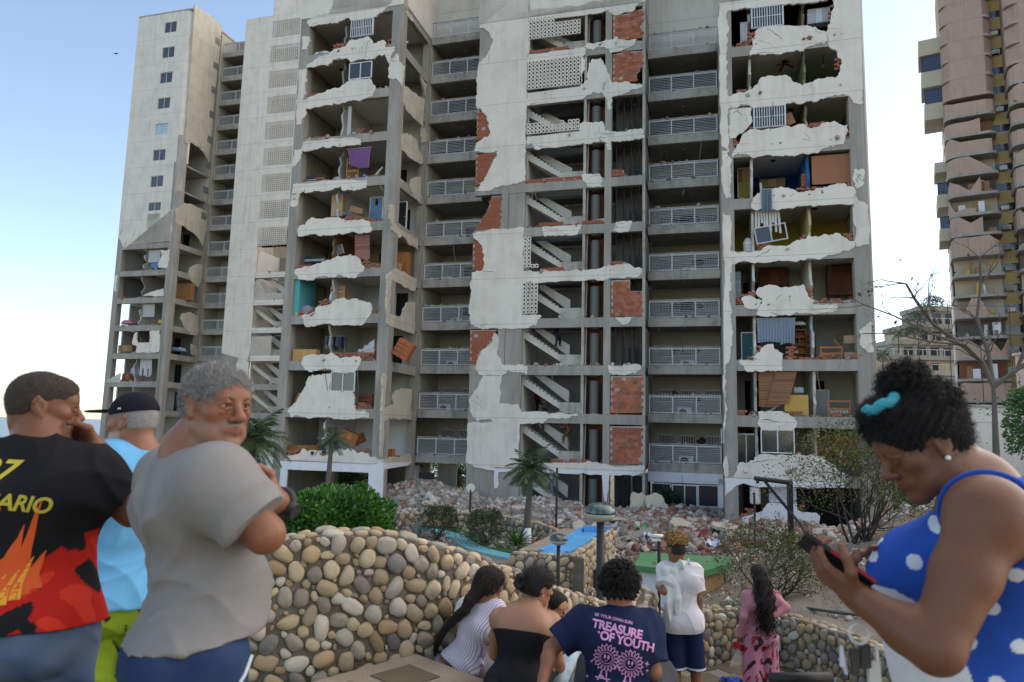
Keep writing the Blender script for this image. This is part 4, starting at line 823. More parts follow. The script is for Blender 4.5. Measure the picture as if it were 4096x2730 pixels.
def cobble_wall(name, label, pts, top, bot, th, rmin, rmax, seed, lib, out=1, tries=9000, cap=True, limit=300, joint=None, faces=(1,), group=None, vis=None):
 """a wall along a plan path, its seen face (left of the path when out=1) and top set with river stones. top, bot: functions of distance"""
 pa = Path(pts); rr = random.Random(seed); p0, _ = pa.at(pa.len / 2)
 root = empty(name, (p0.x, p0.y, bot(pa.len / 2)), 0, label, 'stone wall', group); root['_o'] = (p0.x, p0.y, bot(pa.len / 2))
 n = max(6, int(pa.len / .12)); mb = MB(); vs = []
 for i in range(n + 1):
  d = pa.len * i / n; p, t = pa.at(d); nrm = Vector((-t.y, t.x)) * out
  a, b = p + nrm * .0, p - nrm * th
  vs += [(a.x, a.y, bot(d)), (a.x, a.y, top(d) - .012), (b.x, b.y, top(d) - .012), (b.x, b.y, bot(d))]
 fs = [(i * 4 + k, i * 4 + (k + 1) % 4, i * 4 + 4 + (k + 1) % 4, i * 4 + 4 + k) for i in range(n) for k in range(4)] + [(0, 1, 2, 3), tuple(4 * n + k for k in (3, 2, 1, 0))]
 mb.add(vs, fs).build('wall_core', joint or JOINT, root)
 H = max(top(pa.len * i / 20) - bot(pa.len * i / 20) for i in range(21))
 items = []
 for s, z, a, b, ang in pack(pa.len, H, rmin, rmax, rr, tries, lambda s, z, r: top(s) - r * .9 > bot(s) + z and bot(s) + z + r > bot(s)):
  p, t = pa.at(s); nrm = Vector((-t.y, t.x)) * out
  ax = Vector((t.x, t.y, 0)); up = Vector((0, 0, 1)); nn = Vector((nrm.x, nrm.y, 0))
  ex = ax * math.cos(ang) + up * math.sin(ang); ez = -ax * math.sin(ang) + up * math.cos(ang)
  dp = b * rr.uniform(.5, .75)
  M = Matrix(((ex.x * a, nn.x * dp, ez.x * b, p.x + nn.x * .008), (ex.y * a, nn.y * dp, ez.y * b, p.y + nn.y * .008), (ex.z * a, nn.z * dp, ez.z * b, bot(s) + z), (0, 0, 0, 1)))
  items.append((M, top(s) - z - bot(s)))
 if cap:
  for row in range(max(1, int(round(th / (rmax * 1.55))))):
   s = rr.uniform(0, rmax)
   off = -(row + .45) * th / max(1, int(round(th / (rmax * 1.55))))
   while s < pa.len:
    a = rr.uniform(rmin * 1.1, rmax * 1.15); b = rr.uniform(.6, .85) * a; p, t = pa.at(s); nrm = Vector((-t.y, t.x)) * out; nn = Vector((nrm.x, nrm.y, 0)); ax = Vector((t.x, t.y, 0))
    g = (top(min(pa.len, s + .05)) - top(max(0, s - .05))) / .1; ax = (ax + Vector((0, 0, g))).normalized(); up = ax.cross(nn) * -1
    if up.z < 0: up = -up
    d = a * rr.uniform(.42, .6); bw = min(b, rmax)
    M = Matrix(((ax.x * a, nn.x * bw, up.x * d, p.x + nn.x * off), (ax.y * a, nn.y * bw, up.y * d, p.y + nn.y * off), (ax.z * a, nn.z * bw, up.z * d, top(s) + .0), (0, 0, 0, 1)))
    items.append((M, -1)); s += a * 1.95 + rr.uniform(0, .01)
 # largest in the picture first: nearest to the viewer
 if vis: items.sort(key=lambda q: vis(q[0].translation))
 else: items.sort(key=lambda q: q[0].translation.length)
 bulk = {}
 off = Vector(root['_o'])
 for i, (M, _) in enumerate(items):
  me = pick_stone(lib, rr)
  if i < limit:
   o = bpy.data.objects.new('cobble', me); COL.objects.link(o); o.parent = root; M2 = M.copy(); M2.translation = M.translation - off; o.matrix_local = M2
  else: bulk.setdefault(me.materials[0].name, MB()).add([M @ v.co for v in me.vertices], [tuple(p.vertices) for p in me.polygons])
 for mn, mb in bulk.items(): kind(mb.build('cobble_facing', bpy.data.materials[mn], root, True), 'stuff')
 return root, pa
lin = lambda a, b, L: (lambda d: a + (b - a) * d / L)
def prof(pairs):
 def f(d):
  for i in range(len(pairs) - 1):
   if d <= pairs[i + 1][0]: t = (d - pairs[i][0]) / (pairs[i + 1][0] - pairs[i][0]); t = max(0, t); t = t * t * (3 - 2 * t) if len(pairs[i]) > 2 else t; return pairs[i][1] + (pairs[i + 1][1] - pairs[i][1]) * t
  return pairs[-1][1]
 return f
LANDING = -1.5
cobble_wall('cobble_wall', 'long curved wall of rounded river stones, its top dipping to the right behind the seated people', [(1.15, 7.6), (.62, 6.75), (.1, 5.95), (-.4, 5.42), (-.95, 5.06), (-1.6, 4.8), (-2.3, 4.62), (-3.1, 4.5)],
 prof([(0, -.22), (.9, .06), (1.9, .40), (2.6, .66), (3.2, .83), (3.7, .85), (4.3, .76), (5.0, .68), (5.6, .62)]), lambda d: -1.3 if d < 1.6 else -.35, .24, .030, .067, 21, ST_HI, out=1, tries=60000)
cobble_wall('cobble_wall', 'short wall of river stones beside the steps, under the arm of the young man with the towel', [(.88, 5.5), (1.12, 6.2), (1.34, 6.85), (1.52, 7.45), (1.5, 7.7)], lambda d: -.05 + .0 * d, lambda d: -1.62, .24, .032, .068, 22, ST_HI, out=-1, tries=26000)
cobble_wall('cobble_wall', 'low curved retaining wall of river stones behind the woman in pink', [(1.55, 9.1), (2.2, 9.65), (2.9, 10.15), (3.4, 10.25), (3.8, 9.95), (4.15, 9.3), (4.35, 8.4), (4.6, 7.3), (4.75, 6.3)], lambda d: -.86, lambda d: LANDING - .15, .22, .036, .074, 23, ST_HI, out=-1, tries=30000)
cobble_wall('cobble_wall', 'boxy cobble wall carrying the blue water channel, mid garden', [(.1, 20.6), (.9, 20.35), (1.96, 20.4), (2.0, 20.45), (2.6, 22.1), (3.3, 24.2), (3.87, 25.9)], lambda d: -1.92, lambda d: -3.3, .3, .075, .15, 24, ST_LO, out=-1, tries=20000)
cobble_wall('cobble_wall', 'far low cobble wall edging the beds at the foot of the rubble', [(-5.2, 32.0), (-3, 32.6), (-1, 32.4), (.6, 31.0), (1.6, 28.8), (1.9, 27.0)], lambda d: -2.3, lambda d: -3.2, .3, .09, .15, 25, ST_LO, out=-1, tries=7000)

# ---------------------------------------------------------------- terrace, steps, landing
PAVE = mat('washed_pebble_concrete', (.27, .225, .165), .9, .35, 60, .6, 90, col2=(.36, .31, .24), mix_scale=3, mix=.6)
PAVE2 = mat('grey_paving', (.20, .18, .15), .9, .3, 40, .5, 80, col2=(.28, .25, .2), mix_scale=2, mix=.6)
TILE = mat('slate_tile', (.075, .085, .052), .6, .25, 5, .3, 30, rand=.35, col2=(.13, .09, .055))
TC, TE, TD = Vector((-.63, 5.22)), Vector((.72, -.69)).normalized(), Vector((.69, .72)).normalized()   # corner, edge, way down
tp = [TC, TC + TE * 9, TC + TE * 9 - TD * 8, TC - TD * 8]
tm = MB(); tm.prism([(p.x, p.y) for p in tp], -.6, 0, lambda p, a: (p[0], p[1], a)); ter = tm.build('terrace', PAVE)
kind(ter, 'structure')
tl = MB().box(-.165, .165, -.165, .165, 0, .006).mesh('tile'); tl.materials.append(TILE)
rr = random.Random(4)
for i in range(16):
 for j in range(14):
  p = TC + TE * (.32 + i * .46) - TD * (.34 + j * .46)
  if p.y < .6 or abs(p.x) > 3.5: continue
  o = link('tile', tl, None, ter, loc=(p.x, p.y, .001)); o.rotation_euler = (0, 0, math.atan2(TE.y, TE.x)); o.scale = (rr.uniform(.94, 1.03), rr.uniform(.94, 1.03), 1)
for i in range(9):
 z = -.17 * (i + 1); a = .45 * i; q = [TC + TE * -.1 + TD * (a + .001), TC + TE * 6 + TD * (a + .001), TC + TE * 6 + TD * (a + .45), TC + TE * -.1 + TD * (a + .45)]
 s_ = MB(); s_.prism([(p.x, p.y) for p in q], z - .5, z, lambda p, a: (p[0], p[1], a)); kind(s_.build('step', PAVE2), 'structure')
q = [(1.5, 7.6), (4.7, 4.6), (4.6, 8), (3.9, 10.1), (1.4, 9.6)]
s_ = MB(); s_.prism(q, LANDING - .4, LANDING, lambda p, a: (p[0], p[1], a)); lan = kind(s_.build('landing', PAVE2), 'structure')
for i in range(7):
 for j in range(7):
  p = Vector((1.75 + i * .42, 7.3 + j * .42)); M_ = 0
  if inside((p.x, p.y), q) and (p - Vector((3, 8.3))).length < 2.1:
   o = link('tile', tl, None, lan, loc=(p.x, p.y, LANDING + .002)); o.rotation_euler = (0, 0, .5)
sp = MB().box(-.16, .16, -.02, .02, -.085, .085); spot = empty('wall_light', (3.60, 10.06, -1.2), R_(-33), 'small rectangular step light let into the low retaining wall', 'wall light')
MB().box(-.17, .17, -.1, .0, -.09, -.07).box(-.17, .17, -.1, .0, .07, .09).box(-.17, -.15, -.1, 0, -.07, .07).box(.15, .17, -.1, 0, -.07, .07).build('frame', WMETAL, spot); MB().box(-.15, .15, -.06, -.04, -.07, .07).build('lens', GLASS, spot)

# ---------------------------------------------------------------- foliage
def leaf_mesh(name, pts, nrm, size, m, rr, asp=.5, droop=.3):
 """one pointed four-sided leaf at every point (numpy arrays); joined"""
 n = len(pts); g = np.random.RandomState(rr.randrange(1 << 30))
 d = nrm + g.normal(0, .55, (n, 3)); d[:, 2] -= droop; d /= np.linalg.norm(d, axis=1)[:, None] + 1e-9
 r = g.normal(0, 1, (n, 3)); s = np.cross(d, r); s /= np.linalg.norm(s, axis=1)[:, None] + 1e-9
 nn = np.cross(s, d); L = (size * g.uniform(.65, 1.25, n))[:, None]
 a = pts; b = pts + d * L * .5 + s * L * asp * .5 + nn * L * .06; c = pts + d * L; e = pts + d * L * .5 - s * L * asp * .5 + nn * L * .06
 V = np.stack([a, b, c, e], 1).reshape(-1, 3); me = bpy.data.meshes.new(name)
 me.vertices.add(4 * n); me.vertices.foreach_set('co', V.ravel().astype(np.float32)); me.loops.add(4 * n); me.loops.foreach_set('vertex_index', np.arange(4 * n, dtype=np.int32))
 me.polygons.add(n); me.polygons.foreach_set('loop_start', np.arange(0, 4 * n, 4, dtype=np.int32)); me.polygons.foreach_set('loop_total', np.full(n, 4, dtype=np.int32)); me.update(); me.validate()
 at = me.attributes.new('tone', 'FLOAT', 'FACE'); at.data.foreach_set('value', g.uniform(0, 1, n).astype(np.float32)); me.materials.append(m); return me
def leaf_mat(name, c1, c2, rough=.45, spec=.4, trans=.25):
 m = bpy.data.materials.new(name); m.use_nodes = True; t = m.node_tree; b = t.nodes['Principled BSDF']
 at = t.nodes.new('ShaderNodeAttribute'); at.attribute_name = 'tone'; mx = t.nodes.new('ShaderNodeMix'); mx.data_type = 'RGBA'
 t.links.new(at.outputs['Fac'], mx.inputs[0]); mx.inputs[6].default_value = (*c1, 1); mx.inputs[7].default_value = (*c2, 1)
 t.links.new(mx.outputs[2], b.inputs['Base Color']); b.inputs['Roughness'].default_value = rough; b.inputs['Specular IOR Level'].default_value = spec
 tr = t.nodes.new('ShaderNodeBsdfTranslucent'); t.links.new(mx.outputs[2], tr.inputs[0]); ad = t.nodes.new('ShaderNodeMixShader'); ad.inputs[0].default_value = trans
 t.links.new(b.outputs[0], ad.inputs[1]); t.links.new(tr.outputs[0], ad.inputs[2]); t.links.new(ad.outputs[0], t.nodes['Material Output'].inputs[0]); return m
LF_BRIGHT = leaf_mat('bright_leaf', (.022, .09, .012), (.075, .21, .028), .35, .5); LF_DARK = leaf_mat('dark_leaf', (.018, .035, .014), (.05, .085, .03)); LF_OLIVE = leaf_mat('olive_leaf', (.035, .05, .015), (.13, .14, .03))
LF_GREY = leaf_mat('grey_leaf', (.07, .10, .11), (.16, .2, .2)); LF_PALM = leaf_mat('palm_leaf', (.03, .06, .025), (.09, .13, .05)); LF_MID = leaf_mat('mid_leaf', (.03, .09, .02), (.08, .19, .05)); LF_GRASS = leaf_mat('grass_blade', (.05, .10, .03), (.14, .2, .07))
BARK = mat('grey_bark', (.13, .115, .10), .95, .3, 10, .7, 40); TWIG = mat('dark_twig', (.06, .05, .045), .95, .3, 10, .5, 40)
def branches(mb, p, d, L, r, depth, rr, ends, up=.15, spread=.6, nseg=4, kids=(2, 3)):
 pts = [p.copy()]; rad = [r]; q = p.copy(); dd = d.copy()
 for i in range(nseg):
  dd = (dd + Vector((rr.gauss(0, .16), rr.gauss(0, .16), rr.gauss(0, .10) + up * .2))).normalized(); q = q + dd * (L / nseg); pts.append(q.copy()); rad.append(r * (1 - .38 * (i + 1) / nseg))
 mb.tube(pts, rad, 6 if r > .02 else (4 if r > .007 else 3), caps=False)
 if depth == 0: ends.append((q, dd)); return
 for k in range(rr.randint(*kids)):
  ax = dd.orthogonal().normalized(); ax.rotate(Matrix.Rotation(rr.uniform(0, 6.28), 3, dd)); nd = (dd + ax * spread * rr.uniform(.6, 1.4)).normalized()
  i = rr.randint(max(1, nseg - 2), nseg) if k else nseg
  branches(mb, pts[i], nd, L * rr.uniform(.62, .85), rad[i] * .72, depth - 1, rr, ends, up, spread, nseg, kids)
def shrub(label, X, Y, z, w, h, leaves, size, m, seed, cat='shrub', stems=7, depth=3, fill=.5, asp=.5, name='shrub', shell=0.0, flat_top=0, group=None):
 rr = random.Random(seed); g = np.random.RandomState(seed); root = empty(name, (X, Y, z), 0, label, cat, group)
 mb = MB(); ends = []
 for k in range(stems):
  a = rr.uniform(0, 6.28); branches(mb, Vector((rr.uniform(-.1, .1) * w, rr.uniform(-.1, .1) * w, 0)), Vector((math.cos(a) * .6 * w / h, math.sin(a) * .6 * w / h, 1)).normalized(), h * .42, .018 * h ** .5, depth, rr, ends, .1, .6)
 mb.build('stems', TWIG, root)
 pts = []; nr = []
 ne = int(leaves * (1 - fill))
 if ends and ne:
  E = np.array([tuple(e[0]) for e in ends]); D_ = np.array([tuple(e[1]) for e in ends]); i = g.randint(0, len(E), ne)
  pts.append(E[i] + g.normal(0, .05 * h, (ne, 3))); nr.append(D_[i])
 nf = leaves - ne
 if nf:
  v = g.normal(0, 1, (nf, 3)); v /= np.linalg.norm(v, axis=1)[:, None]; v[:, 2] = np.where(v[:, 2] < -.55, -v[:, 2], v[:, 2])
  bump = np.array([1 + .22 * mnoise(Vector(q) * 2.1 + Vector((seed, 0, 0))) + .12 * mnoise(Vector(q) * 5 + Vector((seed, 9, 0))) for q in v])
  rad = (1 - (1 - shell) * g.uniform(0, 1, nf) ** 2.2 * .75) * bump;
  if flat_top: v = np.sign(v) * np.abs(v) ** (1 - flat_top)
  p = v * rad[:, None] * np.array([w / 2, w / 2, h / 2]) + np.array([0, 0, h * .52]); pts.append(p); nr.append(v)
 me = leaf_mesh('foliage', np.concatenate(pts), np.concatenate(nr), size, m, rr, asp); o = link('foliage', me, None, root); kind(o, 'stuff')
 return root
shrub('big bright green bush clipped into a dome behind the curved stone wall', -2.62, 10.4, -2.5, 2.2, 3.12, 30000, .085, LF_BRIGHT, 31, 'bush', 10, 2, 1.0, .55, 'bush', .55, .25)
for x, y, w_, h_, sd, lab in ((-2.6, 27, 1.35, 1.2, 32, 'dark clipped hedge bush with bare stems, left of the palm, by the far cobble wall'), (-.8, 26, 1.25, 1.25, 33, 'dark clipped hedge bush with bare stems, right beside the palm trunk')):
 shrub(lab, x, y, gh(x, y), w_, h_, 5200, .07, LF_DARK, sd, 'hedge bush', 12, 3, .8, .35, 'hedge_bush', .3, .25)
shrub('small twiggy shrub with sparse yellowing leaves on the slope, behind the woman in pink', 4.15, 11.6, gh(4.15, 11.6), 1.6, 1.15, 5200, .045, LF_OLIVE, 34, stems=12, depth=4, fill=.55)
shrub('large twiggy shrub with thin green leaves before the torn white wall', 7.9, 16.2, gh(7.9, 16.2), 2.7, 2.6, 10500, .06, LF_OLIVE, 35, stems=14, depth=4, fill=.4)
shrub('rounded green shrub beneath the bare tree at the right edge', 14.2, 18.6, gh(14.2, 18.6), 2.0, 2.4, 7000, .1, LF_MID, 36, stems=8, fill=.9, shell=.4)
for x, v_, sd in ((-16.2, 47, 41), (-8.6, 48, 42), (-1.5, 47.5, 43), (-19.5, 47, 44)):
 p = grid(x, v_, 0); shrub(('green garden shrub seen through the open ground floor, under the %s') % {41: 'balconies at the left', 42: 'open stair', 43: 'lobby', 44: 'left columns'}[sd], p.x, p.y, -3.2, 3, 2.6, 2500, .16, LF_MID, sd, stems=6, fill=.8)
p = grid(-20.8, 39.2, 0); shrub('potted-looking leafy plant among the rubble under the left columns', p.x, p.y, -2.6, 1.6, 1.3, 900, .16, LF_DARK, 45, 'plant', 5, 2, .7)
p = grid(-2.3, 40.4, 0); shrub('broad-leaved plant beside the glass lobby door', p.x, p.y, -2.5, 1.0, .9, 240, .3, LF_DARK, 46, 'plant', 5, 2, .8, .4)
def blades(name, label, X, Y, z, n, L, w_, m, seed, cat, up=.5, stiff=.2, roots=None):
 rr = random.Random(seed); root = empty(name, (X, Y, z), 0, label, cat)
 for k in range(n):
  a = 6.28 * k / n + rr.uniform(-.2, .2); e = rr.uniform(up * .4, 1.35); d = Vector((math.cos(a) * math.cos(e), math.sin(a) * math.cos(e), math.sin(e))); s = Vector((-math.sin(a), math.cos(a), 0)); ll = L * rr.uniform(.75, 1.15); vs = []
  for i in range(6):
   t = i / 5; p = d * ll * t + Vector((0, 0, -stiff * ll * t * t * 1.2 * math.cos(e))); ww = w_ * (1 - t ** 2.2) * (.6 + t * .8); vs += [p - s * ww, p + Vector((0, 0, -ww * .35)), p + s * ww]
  mb = MB().add(vs, [(i * 3 + j, i * 3 + j + 1, i * 3 + j + 4, i * 3 + j + 3) for i in range(5) for j in range(2)]); me = mb.mesh('leaf_blade'); at = me.attributes.new('tone', 'FLOAT', 'FACE'); at.data.foreach_set('value', [rr.random()] * len(me.polygons)); me.materials.append(m); link('leaf_blade', me, None, root)
 return root
blades('agave', 'blue-grey spiky agave between the bright bush and the dark hedge bushes', -4.3, 26, gh(-4.3, 26) + .15, 46, 1.35, .05, LF_GREY, 51, 'agave', .4, .08)
blades('agave', 'smaller blue-grey agave just right of the bigger one', -3.2, 26, gh(-3.2, 26) + .1, 30, .9, .04, LF_GREY, 52, 'agave', .4, .08)
blades('lily_plant', 'strap-leaved green lily plant at the foot of the palm', .35, 25.5, gh(.35, 25.5) + .1, 40, 1.05, .06, LF_MID, 53, 'plant', .5, .45)
def palm(label, X, Y, z, zt, fr, L, seed, lean=0.1, r0=.16, white=True):
 rr = random.Random(seed); root = empty('palm_tree', (X, Y, z), 0, label, 'palm tree'); H_ = zt - z
 tp_ = [Vector((lean * (i / 8) ** 1.5, 0, H_ * i / 8)) for i in range(9)]
 MB().tube(tp_, [r0 * (1.15 - .55 * i / 8) for i in range(9)], 10).build('trunk', BARK, root, True)
 if white: MB().tube(tp_[:3], [r0 * (1.17 - .55 * i / 8) for i in range(3)], 10).build('whitewash', WHITE, root, True)
 for k in range(fr):
  a = 2.4 * k + rr.uniform(-.3, .3); e = 1.25 - 1.75 * (k / fr) + rr.uniform(-.12, .12); d = Vector((math.cos(a) * math.cos(e), math.sin(a) * math.cos(e), math.sin(e))); side = Vector((-math.sin(a), math.cos(a), 0)); ll = L * rr.uniform(.8, 1.1)
  sp_ = []; p = tp_[-1].copy(); dd = d.copy(); N_ = 14
  for i in range(N_ + 1): sp_.append(p.copy()); dd = (dd + Vector((0, 0, -.085))).normalized(); p = p + dd * ll / N_
  mb = MB(); mb.tube(sp_, [.022 * (1 - .8 * i / N_) for i in range(N_ + 1)], 4, False)
  for i in range(2, N_ * 2 + 1):
   t = i / (N_ * 2); j = int(t * N_ * .999); c = sp_[j].lerp(sp_[j + 1], t * N_ - j); ax = (sp_[j + 1] - sp_[j]).normalized(); l2 = ll * .42 * math.sin(math.pi * min(1, .15 + t * .85)) ** .6 * rr.uniform(.8, 1.1)
   for s in (-1, 1):
    q = (side * s * .75 + ax * .75 + Vector((0, 0, -.25 + rr.uniform(-.1, .25)))).normalized(); wv = ax * .018 * L; tip = c + q * l2 + Vector((0, 0, -.35 * l2 * l2)); mid = c + q * l2 * .5
    mb.add([c - wv * .5, mid - wv, tip, mid + wv], [(0, 1, 2, 3)])
  me = mb.mesh('frond'); at = me.attributes.new('tone', 'FLOAT', 'FACE'); b_ = rr.random(); at.data.foreach_set('value', [min(1, max(0, b_ + rr.uniform(-.2, .2))) for _ in me.polygons]); me.materials.append(LF_PALM); link('frond', me, None, root)
 return root
palm('slender palm with a whitewashed trunk foot in front of the open stair', .72, 27, -2.8, .1, 30, 1.15, 61, .12, .15)
palm('thin palm with hanging fronds standing by the left white columns', -7.6, 30, -2.9, .95, 13, 1.0, 62, .1, .13, False)
palm('full palm behind the man in the grey shirt, left of the near block', -8.8, 24, -2.8, 1.0, 34, 1.4, 63, .1, .16, False)
for i, (x, v_) in enumerate(((-16.6, 46.2), (-17.6, 47.5))):
 p = grid(x, v_, 0); palm('small bright palm behind the ground floor columns, %s one' % ('nearer', 'farther')[i], p.x, p.y, -3.2, -1.7, 14, 1.5, 64 + i, .05, .1, False)
# the bare tree at the right: traced main limbs, then finer and finer twigs
tr = empty('bare_tree', (10.95, 16, gh(10.95, 16)), 0, 'leafless grey tree spreading its branches in front of the pink tower at the right', 'tree'); tm_ = MB(); ends = []; rr = random.Random(8); B0 = Vector((10.95, 16, gh(10.95, 16)))
limbs = [([(0, 0, -.4), (.02, 0, 1.3), (.05, 0, 2.6)], .17), ([(.05, 0, 2.6), (-.1, .1, 3.3), (-.55, .25, 3.9), (-1.2, .3, 4.5), (-1.75, .1, 5.2), (-2.0, 0, 5.6)], .10), ([(.05, 0, 2.6), (.5, -.2, 3.1), (1.1, -.3, 3.6), (1.9, -.2, 4.4), (2.6, 0, 5.2)], .10),
  ([(.05, 0, 2.6), (.2, .3, 3.6), (.1, .5, 4.7), (.25, .5, 5.8), (.2, .4, 6.6)], .09), ([(-.1, .1, 3.3), (-.8, -.3, 3.75), (-1.7, -.5, 4.0), (-2.6, -.4, 4.55), (-3.2, -.2, 4.9)], .06), ([(-.4, .2, 3.75), (-.9, .5, 4.4), (-1.0, .7, 5.2), (-.9, .8, 5.9)], .055), ([(-.8, -.3, 3.75), (-1.6, -.2, 3.85), (-2.4, 0, 4.1), (-3.1, .1, 4.1)], .045), ([(.5, -.2, 3.1), (.7, -.4, 4.1), (.9, -.5, 5.0), (1.3, -.4, 5.8)], .06)]
for pts, r in limbs:
 P3 = [Vector((q[0] * .92, q[1], q[2] if q[2] <= 2.6 else 2.6 + (q[2] - 2.6) * .78)) for q in pts]; r *= .56; tm_.tube(P3, [r * (1 - .55 * i / (len(P3) - 1)) for i in range(len(P3))], 8, False)
 if len(P3) > 3:
  for i in range(1, len(P3)):
   for _ in range(2):
    d = (P3[i] - P3[i - 1]).normalized(); ax = d.orthogonal().normalized(); ax.rotate(Matrix.Rotation(rr.uniform(0, 6.28), 3, d)); branches(tm_, P3[i], (d + ax * .8).normalized(), rr.uniform(.4, .62), r * .34, 3, rr, ends, .06, .6, 4, (2, 3))
tm_.build('limbs', BARK, tr, True)
g = np.random.RandomState(5); E = np.array([tuple(e[0]) for e in ends]); i = g.randint(0, len(E), 70); kind(link('leaves', leaf_mesh('leaves', E[i] + g.normal(0, .08, (70, 3)), g.normal(0, 1, (70, 3)), .13, LF_OLIVE, rr), None, tr), 'stuff')
# grass tufts on the slope by the hut
g = np.random.RandomState(6); n = 5200; X = g.normal(2.9, .75, n); Y = g.normal(11.3, .8, n); pt = np.array([(x, y, gh(x, y) - .005) for x, y in zip(X, Y)]); keep = np.array([mnoise(Vector((x * 2.2, y * 2.2, 7))) > -.05 for x, y in zip(X, Y)]); pt = pt[keep]
nv = np.tile([0, 0, 1.0], (len(pt), 1)); go = link('grass', leaf_mesh('grass', pt, nv, .055, LF_GRASS, rr, .25, -.2), None); kind(go, 'stuff')
# ================================================================ rubble
def chunks_fast(name, n, pos, size, m, seed, flat=1.0, jit=.22):
 g = np.random.RandomState(seed); C8 = np.array([(x, y, z) for z in (-1, 1) for y in (-1, 1) for x in (-1, 1)], float)
 s = size[:, None] * np.stack([g.uniform(.6, 1.4, n), g.uniform(.45, 1.0, n), g.uniform(.22, .7, n) * flat], 1)
 v = C8[None] * (1 + g.uniform(-jit, jit, (n, 8, 3))) * s[:, None, :]
 q = g.normal(0, 1, (n, 4)); q[:, 1:3] *= .45; q /= np.linalg.norm(q, axis=1)[:, None]; w_, x, y, z = q.T
 Rm = np.stack([np.stack([1 - 2 * (y * y + z * z), 2 * (x * y - z * w_), 2 * (x * z + y * w_)], 1), np.stack([2 * (x * y + z * w_), 1 - 2 * (x * x + z * z), 2 * (y * z - x * w_)], 1), np.stack([2 * (x * z - y * w_), 2 * (y * z + x * w_), 1 - 2 * (x * x + y * y)], 1)], 1)
 v = np.einsum('nij,nkj->nki', Rm, v) + pos[:, None, :]
 F = np.array([(0, 2, 3, 1), (4, 5, 7, 6), (0, 1, 5, 4), (1, 3, 7, 5), (3, 2, 6, 7), (2, 0, 4, 6)]); f = (F[None] + 8 * np.arange(n)[:, None, None]).reshape(-1)
 me = bpy.data.meshes.new(name); me.vertices.add(8 * n); me.vertices.foreach_set('co', v.ravel().astype(np.float32)); me.loops.add(24 * n); me.loops.foreach_set('vertex_index', f.astype(np.int32)); me.polygons.add(6 * n); me.polygons.foreach_set('loop_start', np.arange(0, 24 * n, 4, dtype=np.int32)); me.polygons.foreach_set('loop_total', np.full(6 * n, 4, dtype=np.int32)); me.update(); me.validate()
 at = me.attributes.new('tone', 'FLOAT', 'FACE'); at.data.foreach_set('value', np.repeat(g.uniform(0, 1, n), 6).astype(np.float32))
 return kind(link(name, me, m), 'stuff')
def tone_mat(name, stops, rough=.95):
 m = bpy.data.materials.new(name); m.use_nodes = True; t = m.node_tree; b = t.nodes['Principled BSDF']; b.inputs['Roughness'].default_value = rough; b.inputs['Specular IOR Level'].default_value = .15
 at = t.nodes.new('ShaderNodeAttribute'); at.attribute_name = 'tone'; r = t.nodes.new('ShaderNodeValToRGB'); r.color_ramp.interpolation = 'CONSTANT'
 while len(r.color_ramp.elements) < len(stops): r.color_ramp.elements.new(.5)
 for e, (p, c) in zip(r.color_ramp.elements, stops): e.position = p; e.color = (*c, 1)
 t.links.new(at.outputs['Fac'], r.inputs[0]); n = t.nodes.new('ShaderNodeTexNoise'); n.inputs['Scale'].default_value = 14; n.inputs['Detail'].default_value = 5
 mr = t.nodes.new('ShaderNodeMapRange'); mr.inputs[3].default_value = .6; mr.inputs[4].default_value = 1.3; t.links.new(n.outputs['Fac'], mr.inputs[0])
 mx = t.nodes.new('ShaderNodeMix'); mx.data_type = 'RGBA'; mx.blend_type = 'MULTIPLY'; mx.inputs[0].default_value = 1; cb = t.nodes.new('ShaderNodeCombineColor'); [t.links.new(mr.outputs[0], cb.inputs[i]) for i in range(3)]
 t.links.new(r.outputs[0], mx.inputs[6]); t.links.new(cb.outputs[0], mx.inputs[7]); t.links.new(mx.outputs[2], b.inputs['Base Color'])
 bp = t.nodes.new('ShaderNodeBump'); bp.inputs['Strength'].default_value = .5; bp.inputs['Distance'].default_value = .02; t.links.new(n.outputs['Fac'], bp.inputs['Height']); t.links.new(bp.outputs[0], b.inputs['Normal']); return m
RUB_G = tone_mat('rubble_grey', [(0, (.24, .225, .20)), (.3, (.36, .34, .30)), (.55, (.50, .47, .42)), (.72, (.30, .27, .23)), (.84, (.26, .12, .085)), (.93, (.60, .58, .54))])
RUB_R = tone_mat('rubble_red', [(0, (.24, .125, .095)), (.2, (.34, .30, .26)), (.42, (.27, .165, .13)), (.58, (.24, .215, .185)), (.76, (.46, .42, .37)), (.92, (.56, .53, .48))])
g = np.random.RandomState(77)
def scatter(n, fn, szf, name, m, seed, lift=.3):
 P_ = [fn() for _ in range(n)]; sz = szf(n); pos = []
 for (u, v), s in zip(P_, sz):
  w3 = grid(u, v, 0); pos.append((w3.x, w3.y, gh(w3.x, w3.y) + s * lift))
 chunks_fast(name, n, np.array(pos), sz, m, seed)
def zone(u0, u1, v0, v1): return lambda: (g.uniform(u0, u1), v1 - (v1 - v0) * abs(g.normal(0, .45)) % (v1 - v0))
pw = lambda a, b, k=3.2: (lambda n: a + (b - a) * g.uniform(0, 1, n) ** k)
scatter(7500, zone(-19, -10.5, 33.5, 41), pw(.025, .30, 4), 'rubble_heap', RUB_G, 1)
scatter(9500, zone(-11.5, -2.5, 32.5, 38.9), pw(.025, .24, 4), 'rubble_heap', RUB_G, 2)
scatter(12000, zone(-4, 7.5, 29.5, 40), pw(.025, .24, 4), 'rubble_heap', RUB_R, 3)
scatter(2600, zone(-24.5, -18.2, 36.8, 41), pw(.03, .26, 4), 'rubble_heap', RUB_G, 4)
scatter(3600, lambda: (g.uniform(-5, 6), g.uniform(21, 33)), pw(.02, .13, 4), 'scattered_debris', RUB_R, 5)
